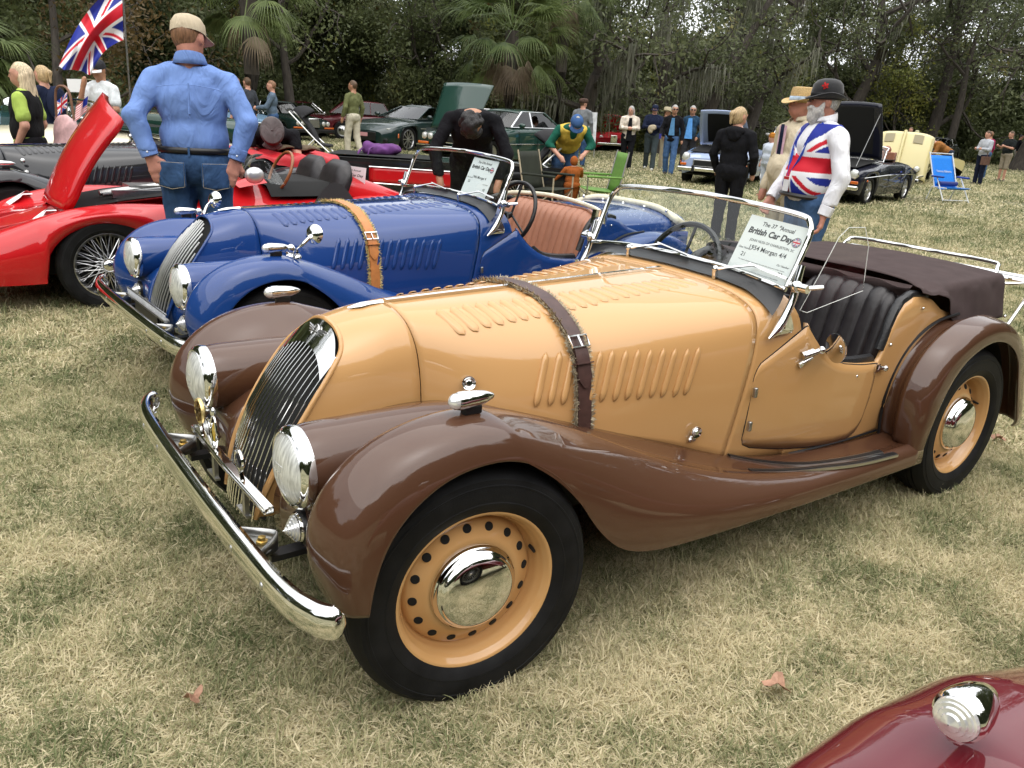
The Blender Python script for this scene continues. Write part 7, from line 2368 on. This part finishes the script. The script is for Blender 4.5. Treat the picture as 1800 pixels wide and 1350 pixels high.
def scatter(name, protos, pts, rots, scl, idx, label, cat, kind='stuff', mats=None):
    """one object whose points carry instances of the given meshes (geometry nodes)"""
    me = bpy.data.meshes.new(name)
    me.from_pydata([tuple(p) for p in pts], [], [])
    for nm, ty, dat in (('rot', 'FLOAT_VECTOR', rots), ('scl', 'FLOAT', scl), ('idx', 'INT', idx)):
        a = me.attributes.new(nm, ty, 'POINT')
        a.data.foreach_set('vector' if ty == 'FLOAT_VECTOR' else 'value', np.asarray(dat).ravel())
    o = bpy.data.objects.new(name, me)
    COL.objects.link(o)
    ng = bpy.data.node_groups.new(name, 'GeometryNodeTree')
    ng.interface.new_socket('Geometry', in_out='INPUT', socket_type='NodeSocketGeometry')
    ng.interface.new_socket('Geometry', in_out='OUTPUT', socket_type='NodeSocketGeometry')
    N, Lk = ng.nodes, ng.links
    gi, go = N.new('NodeGroupInput'), N.new('NodeGroupOutput')
    g2i = N.new('GeometryNodeGeometryToInstance')
    for p in protos[::-1]:
        oi = N.new('GeometryNodeObjectInfo')
        oi.inputs['Object'].default_value = p
        oi.inputs['As Instance'].default_value = True
        Lk.new(oi.outputs['Geometry'], g2i.inputs[0])
    ip = N.new('GeometryNodeInstanceOnPoints')
    ip.inputs['Pick Instance'].default_value = True

    def at(nm, ty):
        q = N.new('GeometryNodeInputNamedAttribute')
        q.data_type = ty
        q.inputs['Name'].default_value = nm
        return [s for s in q.outputs if s.enabled][0]
    Lk.new(gi.outputs[0], ip.inputs['Points'])
    jn = N.new('GeometryNodeJoinGeometry')
    for lnk in list(g2i.inputs[0].links):
        pass
    Lk.new(g2i.outputs[0], ip.inputs['Instance'])
    Lk.new(at('idx', 'INT'), ip.inputs['Instance Index'])
    er = N.new('FunctionNodeEulerToRotation')
    Lk.new(at('rot', 'FLOAT_VECTOR'), er.inputs[0])
    Lk.new(er.outputs[0], ip.inputs['Rotation'])
    Lk.new(at('scl', 'FLOAT'), ip.inputs['Scale'])
    Lk.new(ip.outputs[0], go.inputs[0])
    md = o.modifiers.new('scatter', 'NODES')
    md.node_group = ng
    tag(o, label, cat, None, kind)
    return o


GRASS = grass_mat('grass_blades')


def tuft(nb, rad, hmin, hmax, wid=.0017):
    V, F, T = [], [], []
    for k in range(nb):
        a = rng.uniform(0, 2 * np.pi)
        rr = rad * math.sqrt(rng.uniform())
        b = np.array([rr * math.cos(a), rr * math.sin(a), -.004])
        az = rng.uniform(0, 2 * np.pi)
        L = rng.uniform(hmin, hmax)
        dry = rng.uniform()
        lay = rng.uniform(.3, 1.35) if dry < .55 else rng.uniform(.8, 1.5)
        d = np.array([math.cos(az), math.sin(az), 0])
        sd_ = np.array([-d[1], d[0], 0]) * wid * rng.uniform(.7, 1.3)
        curl = rng.uniform(-.9, .9)
        if k < nb * .09:                 # long pale runners lying on the turf
            L, dry, lay, curl = L * rng.uniform(1.5, 2.2), 1.15, 1.5, rng.uniform(-2.4, 2.4)
        p = b.copy()
        n0 = len(V)
        th = lay * .35
        m = 5
        for i in range(m):
            w_ = 1 - (i / (m - 1)) ** 2 * .85
            V += [p - sd_ * w_, p + sd_ * w_]
            T += [dry] * 2
            th += lay * .45
            az2 = az + curl * (i + 1) / m
            d2 = np.array([math.cos(az2), math.sin(az2), 0])
            p = p + (d2 * math.sin(min(th, 1.75)) + np.array([0, 0, math.cos(min(th, 1.75))])) * L / (m - 1)
            p[2] = max(p[2], .003 + .01 * rng.uniform())
        for i in range(m - 1):
            F.append((n0 + 2 * i, n0 + 2 * i + 1, n0 + 2 * i + 3, n0 + 2 * i + 2))
    me = bpy.data.meshes.new('grass_tuft')
    me.from_pydata([tuple(v) for v in V], [], F)
    a = me.attributes.new('tone', 'FLOAT', 'POINT')
    a.data.foreach_set('value', np.array(T, np.float32))
    me.materials.append(GRASS)
    me.polygons.foreach_set('use_smooth', [True] * len(me.polygons))
    return bpy.data.objects.new('grass_tuft', me)


TUFTS = [tuft(70, .075, .025, .075) for _ in range(6)] + [tuft(60, .16, .04, .09, .0035) for _ in range(4)] + [tuft(60, .5, .05, .10, .009) for _ in range(3)]
pts, sc_l, ix = [], [], []


def ring(n, r0, r1, half, k0, k1, s0, s1):
    a = rng.uniform(-half, half, n) + YAW
    r = np.sqrt(rng.uniform(r0 ** 2, r1 ** 2, n))
    pts.append(np.c_[CP[0] + r * np.sin(a), CP[1] + r * np.cos(a), np.zeros(n)])
    sc_l.append(rng.uniform(s0, s1, n))
    ix.append(rng.integers(k0, k1, n))


ring(15000, .6, 4.5, R(52), 0, 6, .8, 1.25)
ring(22000, 4.5, 10, R(42), 6, 10, .85, 1.2)
ring(6000, 10, 18, R(40), 6, 10, 1.2, 1.8)
ring(9000, 17, 42, R(38), 10, 13, .9, 1.3)
ring(5000, 40, 80, R(38), 10, 13, 1.2, 1.8)
pts, sc_l, ix = np.concatenate(pts), np.concatenate(sc_l), np.concatenate(ix)
pts[:, 2] = [hgt(q) for q in pts[:, 1]]
rot = np.c_[rng.uniform(-.12, .12, (len(pts), 2)), rng.uniform(0, 6.28, len(pts))]
scatter('grass', TUFTS, pts, rot, sc_l, ix.astype(np.int32), 'short dry lawn grass, green and straw coloured, covering the field', 'grass')
# ---------------------------------------------------------------- woods
def leaf_mat(name, dark, light, dry=None, trans=.35):
    m = bpy.data.materials.new(name)
    m.use_nodes = True
    nt = m.node_tree
    b = nt.nodes['Principled BSDF']
    b.inputs['Roughness'].default_value = .55
    b.inputs['Specular IOR Level'].default_value = .35
    geo = nt.nodes.new('ShaderNodeNewGeometry')
    n = nt.nodes.new('ShaderNodeTexNoise')
    n.inputs['Scale'].default_value = .35
    n.inputs['Detail'].default_value = 3
    nt.links.new(geo.outputs['Position'], n.inputs['Vector'])
    a = nt.nodes.new('ShaderNodeAttribute')
    a.attribute_name = 'tone'
    mm = nt.nodes.new('ShaderNodeMath')
    mm.operation = 'MULTIPLY_ADD'
    mm.inputs[1].default_value = .45
    nt.links.new(a.outputs['Fac'], mm.inputs[0])
    mr = nt.nodes.new('ShaderNodeMapRange')
    mr.inputs[1].default_value, mr.inputs[2].default_value = .35, .68
    mr.inputs[4].default_value = .6
    nt.links.new(n.outputs['Fac'], mr.inputs[0])
    nt.links.new(mr.outputs[0], mm.inputs[2])
    r = nt.nodes.new('ShaderNodeValToRGB')
    r.color_ramp.elements[0].color = (*dark, 1)
    r.color_ramp.elements[1].color = (*light, 1)
    r.color_ramp.elements[1].position = .85
    if dry:
        e = r.color_ramp.elements.new(.98)
        e.color = (*dry, 1)
    nt.links.new(mm.outputs[0], r.inputs[0])
    nt.links.new(r.outputs[0], b.inputs['Base Color'])
    tr = nt.nodes.new('ShaderNodeBsdfTranslucent')
    nt.links.new(r.outputs[0], tr.inputs[0])
    ms = nt.nodes.new('ShaderNodeMixShader')
    ms.inputs[0].default_value = trans
    nt.links.new(b.outputs[0], ms.inputs[1])
    nt.links.new(tr.outputs[0], ms.inputs[2])
    nt.links.new(ms.outputs[0], nt.nodes['Material Output'].inputs[0])
    return m


OAKL = leaf_mat('oak_leaves', (.065, .080, .038), (.155, .175, .085), (.19, .17, .06), .45)
SHRUB = leaf_mat('undergrowth_leaves', (.058, .076, .030), (.15, .175, .070), (.19, .17, .05), .45)
YELL = leaf_mat('yellowing_leaves', (.06, .085, .02), (.24, .24, .05), (.36, .28, .04))
RUST = leaf_mat('rusty_leaves', (.045, .035, .015), (.13, .085, .03))
MOSS = leaf_mat('hanging_moss', (.10, .105, .075), (.20, .20, .15), None, .2)
PALM = leaf_mat('palm_fronds', (.06, .095, .03), (.17, .215, .075), None, .4)
DEADP = leaf_mat('dead_palm_fronds', (.14, .10, .065), (.30, .23, .16), None, .2)
BARK = mat('grey_bark', (.055, .046, .038), rough=.9, noise=.4, nscale=14, bump=.6, bscale=25, stretch=(1, 1, .25))


def leaf_quads(C, N, size, aspect=.45, seed=0):
    """N quads spread round the points C, returned as arrays"""
    n = len(C)
    a = rng.normal(size=(n, 3))
    a /= np.linalg.norm(a, axis=1)[:, None]
    b = np.cross(a, rng.normal(size=(n, 3)))
    b /= np.linalg.norm(b, axis=1)[:, None] + 1e-9
    s = size * rng.uniform(.6, 1.4, n)[:, None]
    V = np.stack([C - a * s, C - b * s * aspect, C + a * s, C + b * s * aspect], 1).reshape(-1, 3)
    return V


def quads_mesh(name, V, m, tone=None):
    n = len(V) // 4
    me = bpy.data.meshes.new(name)
    me.vertices.add(len(V))
    me.vertices.foreach_set('co', V.astype(np.float32).ravel())
    me.loops.add(len(V))
    me.loops.foreach_set('vertex_index', np.arange(len(V), dtype=np.int32))
    me.polygons.add(n)
    me.polygons.foreach_set('loop_start', np.arange(0, 4 * n, 4, dtype=np.int32))
    me.update(calc_edges=True)
    t = rng.uniform(0, 1, n) if tone is None else tone
    a = me.attributes.new('tone', 'FLOAT', 'POINT')
    a.data.foreach_set('value', np.repeat(t, 4).astype(np.float32))
    me.materials.append(m)
    return me


def clump(nl, size, m, squash=.75):
    d = rng.normal(size=(nl, 3))
    d /= np.linalg.norm(d, axis=1)[:, None]
    r = rng.uniform(.25, 1, nl) ** .6
    lump = 1 + .35 * np.sin(d[:, 0] * 5 + d[:, 2] * 3) * np.cos(d[:, 1] * 4)
    C = d * (r * lump)[:, None] * (1, 1, squash)
    return bpy.data.objects.new('leaf_clump', quads_mesh('leaf_clump', leaf_quads(C, nl, size), m))


def moss_clump(ns, L, m=MOSS):
    V = []
    for _ in range(ns):
        p = np.array([rng.normal() * .35, rng.normal() * .35, rng.uniform(-.1, .3)])
        w = rng.uniform(.012, .035)
        l = L * rng.uniform(.4, 1.2)
        az = rng.uniform(0, 3.14)
        sd = np.array([math.cos(az), math.sin(az), 0]) * w
        q = p.copy()
        k = 4
        for i in range(k):
            nq = q + np.array([rng.normal() * .03, rng.normal() * .03, -l / k])
            w0, w1 = 1 - i / k * .7, 1 - (i + 1) / k * .8
            V += [q - sd * w0, q + sd * w0, nq + sd * w1, nq - sd * w1]
            q = nq
    return bpy.data.objects.new('moss_clump', quads_mesh('moss_clump', np.array(V), m))


CL = [clump(420, .085, OAKL) for _ in range(3)] + [clump(420, .085, SHRUB) for _ in range(3)] + [clump(300, .085, YELL), clump(300, .08, RUST)] + [moss_clump(60, .9), moss_clump(50, 1.3)]
EDGE = np.array([(-75, 34), (-30, 28), (0, 26), (8, 29), (14, 36), (20, 41), (28, 43), (33, 38), (36, 34), (39, 35), (41, 42), (45, 43), (48, 42), (50, 44), (58, 57), (66, 61), (75, 60), (95, 52)], float)
hd2 = lambda a, d: (CP[0] + d * np.sin(np.radians(a)), CP[1] + d * np.cos(np.radians(a)))


def wood(n, a0, a1, dz, seed, zmax, back, scl):
    a = rng.uniform(a0, a1, n)
    dist = np.interp(a, EDGE[:, 0], EDGE[:, 1])
    dep = rng.uniform(0, 1, n) ** 1.3 * back
    z = rng.uniform(0, 1, n) ** 1.0 * zmax
    # the edge bulges and recedes with height
    bulge = 1.6 * np.sin(a * .55 + z * .5) + 1.1 * np.sin(a * 1.3 - z * .9 + seed)
    d = dist + dep + bulge + .10 * z
    x, y = hd2(a, d)
    return np.c_[x, y, z + np.array([hgt(q) for q in y])], scl[0] + (scl[1] - scl[0]) * rng.uniform(0, 1, n), a, z


segs = []
p1, s1, a1_, z1 = wood(2500, -12, 37, 0, .4, 10, 4.5, (.7, 1.25))
p0, s0, a0_, z0 = wood(1700, -75, 36, 0, .4, 16, 5, (1.2, 1.9))
k0 = ((z0 > 9) | (a0_ < -11)) & (a0_ < 20)
segs.append((p0[k0], s0[k0], rng.choice([3, 4, 5, 0, 1, 2], int(k0.sum()))))
#          # dense dark left and centre
k1 = z1 < np.interp(a1_, [20, 30, 37], [10, 8, 7])
p1, s1 = p1[k1], s1[k1]
segs.append((p1, s1, rng.choice([3, 4, 5, 0, 1, 2, 6, 7], len(p1), p=[.27, .27, .2, .07, .07, .05, .035, .035])))
p2, s2, a2_, z2 = wood(1700, 36, 52, 0, 1.1, 5.0, 6, (.7, 1.2))         # undergrowth in the middle
segs.append((p2, s2, rng.choice([3, 4, 5, 0, 6, 8], len(p2), p=[.25, .22, .2, .12, .12, .09])))
p3, s3, a3_, z3 = wood(1500, 51, 85, 0, 2.2, 5.0, 9, (.9, 1.4))         # undergrowth at right
segs.append((p3, s3, rng.choice([3, 4, 5, 0, 6, 8], len(p3), p=[.25, .25, .2, .18, .07, .05])))
p4, s4, a4_, z4 = wood(1500, 37, 85, 0, .9, 15, 9, (.8, 1.5))           # canopy over the middle and right
keep = (z4 > 3.2) & (z4 < np.interp(a4_, [37, 50, 60], [7.5, 9.5, 14])) & (rng.uniform(0, 1, len(p4)) < np.where(a4_ < 50, .5, .85))
p4, s4 = p4[keep], s4[keep]
segs.append((p4, s4, rng.choice([0, 1, 2, 6, 9, 8], len(p4), p=[.3, .28, .24, .04, .07, .07])))
pts = np.concatenate([q[0] for q in segs])
scl = np.concatenate([q[1] for q in segs])
idx = np.concatenate([q[2] for q in segs])
moss = idx >= 8
rots = np.c_[rng.uniform(-.4, .4, (len(pts), 2)), rng.uniform(0, 6.28, len(pts))]
rots[moss, :2] = 0
scatter('woodland', CL, pts, rots, scl, idx.astype(np.int32), 'dense dark green wood with undergrowth closing off the far side of the field', 'woods')
# the same wood goes on round the field behind the camera
nb_ = 2200
a = rng.uniform(84, 292, nb_)
d = np.interp(a, [84, 95, 200, 240, 292], [40, 24, 22, 34, 36]) + 2.5 * np.sin(np.radians(a * 3)) + rng.uniform(0, 6, nb_)
z = rng.uniform(0, 1, nb_) * (np.interp(a, [95, 200, 240], [15, 15, 10]) + 2.5 * np.sin(np.radians(a * 5)) + 1.5 * np.sin(np.radians(a * 13)))
x, y = hd2(a, d)
scatter('woodland', CL, np.c_[x, y, z], np.c_[np.zeros((nb_, 2)), rng.uniform(0, 6.28, nb_)], rng.uniform(1.5, 2.4, nb_), rng.integers(0, 6, nb_).astype(np.int32), 'wood on the near side of the field, behind the photographer', 'woods')


def tree(name, label, base, h, r0, lean=(0, 0), nlimb=6, first=.3, spread=1.0, leafm=OAKL, nleaf=5000, lsize=.085, moss=0, seed=1, up=.45, group='trees at the edge of the wood'):
    rg = np.random.default_rng(seed)
    t = empty(name, (base[0], base[1], hgt(base[1])), 0, label, 'tree', group)
    tr, lb, tips, mpts = MB(), MB(), [], []
    top = np.array([lean[0], lean[1], h * .8])
    mid = top * .5 + np.array([rg.normal() * .3, rg.normal() * .3, 0])
    path = cr(np.array([(0, 0, -.1), tuple(mid * .5 + rg.normal(size=3) * .12), tuple(mid), tuple(top)]), 14)
    tr.tube(path, np.linspace(r0 * 1.25, r0 * .35, 14) * np.r_[1.25, 1.05, np.ones(12)], 10)

    def limb(p, d, L, r, lev):
        k = 6
        q = [p]
        dd = d.copy()
        for i in range(k):
            dd = dd + rg.normal(size=3) * .22 + np.array([0, 0, .05 if lev > 1 else .02])
            dd /= np.linalg.norm(dd)
            q.append(q[-1] + dd * L / k)
        q = np.array(q)
        lb.tube(q, np.linspace(r, r * .35, k + 1), 6 if lev < 2 else 4, cap=False)
        if lev < 2:
            mpts.extend([q[i] for i in range(2, k + 1)])
        if lev < 3:
            for _ in range(4 if lev < 2 else 3):
                i = rg.integers(2, k + 1)
                v = dd * .5 + rg.normal(size=3) * .65
                limb(q[i], v / np.linalg.norm(v), L * rg.uniform(.45, .7), r * .5, lev + 1)
        if lev >= 2:
            tips.extend([q[-1], q[-2], q[3]])
    for i in range(nlimb):
        f = first + (1 - first) * i / max(1, nlimb - 1)
        p = path[int(f * 13)]
        az = i * 2.4 + rg.uniform(-.5, .5)
        v = np.array([math.cos(az) * spread, math.sin(az) * spread, up + .5 * f])
        limb(p, v / np.linalg.norm(v), h * rg.uniform(.26, .42) * (1.15 - .4 * f), r0 * .45, 1)
    tr.obj('trunk', BARK, t)
    lb.obj('limbs', BARK, t)
    tips = np.array(tips)
    c = tips[rg.integers(0, len(tips), nleaf)] + np.clip(rg.normal(size=(nleaf, 3)), -2, 2) * (.38, .38, .28)
    link('crown', quads_mesh('crown', leaf_quads(c, nleaf, lsize), leafm), None, t, smooth=0)
    if moss:
        V = []
        mp = np.array(mpts)
        for q0 in mp[rg.integers(0, len(mp), moss)]:
            q = q0 + rg.normal(size=3) * .12
            l = rg.uniform(.3, 1.3)
            az = rg.uniform(0, 3.14)
            sd = np.array([math.cos(az), math.sin(az), 0]) * rg.uniform(.012, .04)
            for i in range(4):
                nq = q + np.array([rg.normal() * .03, rg.normal() * .03, -l / 4])
                V += [q - sd * (1 - i * .2), q + sd * (1 - i * .2), nq + sd * (.8 - i * .2), nq - sd * (.8 - i * .2)]
                q = nq
        link('hanging_moss', quads_mesh('hanging_moss', np.array(V), MOSS), None, t, smooth=0)['kind'] = 'stuff'
    return t


def at_(a, d):
    x, y = hd2(a, d)
    return (float(x), float(y))


# headings in degrees and distances in metres from the camera's place
tree('oak_tree', 'live oak with forked dark trunk and hanging moss right of the palm', at_(40.2, 32), 9, .30, (-.6, .3), 7, .22, 1.0, OAKL, 7000, moss=900, seed=3)
tree('oak_tree', 'live oak with a slender upright trunk behind the walking group', at_(45.8, 36), 9, .24, (-.4, .2), 7, .25, 1.0, OAKL, 6500, moss=900, seed=5)
tree('oak_tree', 'leaning oak with a thick limb slanting up to the right above the walkers', at_(47.6, 37), 9, .30, (2.8, -1.6), 6, .35, 1.0, OAKL, 6000, moss=1000, seed=8)
tree('oak_tree', 'oak with many thin leaning stems behind the lilac sports car', at_(51.0, 41), 11, .26, (2.2, -1.2), 8, .2, .8, OAKL, 7500, moss=700, seed=11)
tree('oak_tree', 'broad oak crown behind the man in the bowler hat', at_(57.0, 52), 15, .36, (.5, 0), 8, .28, 1.1, OAKL, 8000, .11, moss=400, seed=13)
tree('oak_tree', 'tall dark oak above the pale yellow car', at_(62.0, 56), 16, .34, (.8, -.3), 8, .3, 1.0, OAKL, 8000, .11, seed=17)
tree('slim_tree', 'slim straight tree behind the empty blue beach chair', at_(63.2, 54), 15, .20, (1.0, -.5), 6, .45, .8, OAKL, 5000, .10, seed=19)
tree('oak_tree', 'dark tree with a thick trunk at the right edge of the wood', at_(67.2, 50), 15, .40, (.9, -.6), 8, .35, 1.0, OAKL, 8000, .11, seed=23)
tree('slim_tree', 'young yellow leaved tree glowing behind the oaks in the middle', at_(43.4, 44), 8.5, .10, (0, 0), 6, .2, .8, YELL, 4500, .08, seed=29)
tree('slim_tree', 'yellow green sapling in front of the dark wood at right', at_(60.0, 53), 7, .09, (.2, 0), 6, .15, .8, YELL, 3500, .09, seed=31)
tree('slim_tree', 'pale grey trunked tree rising from the wood above the sports coupe', at_(29.8, 40), 9, .17, (.5, 0), 6, .5, .8, SHRUB, 5000, .09, seed=37)
tree('slim_tree', 'brown trunked tree above the man in the olive jumper', at_(21.8, 37), 11, .20, (0, 0), 6, .5, .8, SHRUB, 5000, .09, seed=41)
tree('slim_tree', 'tree with rusty brown leaves behind the Union Jack flag', at_(8.5, 24), 7.5, .12, (0, .5), 7, .12, .9, RUST, 6000, .07, seed=43)


def palm(label, base, zc, R_, seed, dead=12, nf=34):
    rg = np.random.default_rng(seed)
    t = empty('palm_tree', (base[0], base[1], hgt(base[1])), 0, label, 'tree', 'palms at the edge of the wood')
    MB().tube([(0, 0, 0), (.05, .03, zc * .5), (0, 0, zc)], [.22, .18, .2], 10).obj('trunk', BARK, t)

    def fan(el, az, L, m, nl=26, droop=.5):
        V = []
        d = np.array([math.cos(az) * math.cos(el), math.sin(az) * math.cos(el), math.sin(el)])
        base_ = np.array([0, 0, zc + rg.uniform(-.3, .2)]) + d * .15
        hub = base_ + d * L * .5
        sdv = np.cross(d, (0, 0, 1))
        sdv /= np.linalg.norm(sdv) + 1e-9
        upv = np.cross(sdv, d)
        V += [base_ - sdv * .015, base_ + sdv * .015, hub + sdv * .01, hub - sdv * .01]
        for i in range(nl):
            th = (i / (nl - 1) - .5) * 2.9
            ld = d * math.cos(th) + sdv * math.sin(th) + upv * (.12 * math.cos(3 * th))
            q = hub.copy()
            w = .030
            ll = L * .62 * (1 - .25 * abs(th) / 1.45) * rg.uniform(.85, 1.1)
            v = ld.copy()
            for k in range(4):
                v = v + np.array([0, 0, -droop * .28 * (k + .4)])
                v /= np.linalg.norm(v)
                nq = q + v * ll / 4
                s2 = np.cross(v, upv)
                s2 /= np.linalg.norm(s2) + 1e-9
                w1 = w * (1 - (k + 1) / 4.3)
                V += [q - s2 * w, q + s2 * w, nq + s2 * w1, nq - s2 * w1]
                q, w = nq, w1
        return np.array(V)
    for i in range(nf):
        el = rg.uniform(-.75, 1.25)
        m = PALM
        link('frond', quads_mesh('frond', fan(el, i * 2.4 + rg.uniform(-.3, .3), R_ * rg.uniform(.85, 1.1), m, droop=.55 if el > 0 else .9), m, None), None, t, smooth=0)
    for i in range(dead):
        link('dead_frond', quads_mesh('dead_frond', fan(rg.uniform(-1.35, -.9), i * 2.4 + rg.uniform(-.3, .3), R_ * .75, DEADP, 16, 1.4), DEADP), None, t, smooth=0)
    return t


palm('cabbage palm with drooping fronds and dead brown skirt above the raised green bonnet', at_(35.7, 26.0), 3.55, 2.3, 5, 20, 52)
palm('cabbage palm half out of the picture, next to the moss hung oak', at_(39.0, 28.5), 5.2, 2.0, 6, 14)
palm('cabbage palm behind the khaki cap of the man in blue', at_(19.2, 22), 3.55, 1.9, 9, 6, 44)
palm('low palm at the left edge of the picture behind the blonde woman', at_(2.6, 17), 1.9, 1.7, 12, 4, 30)
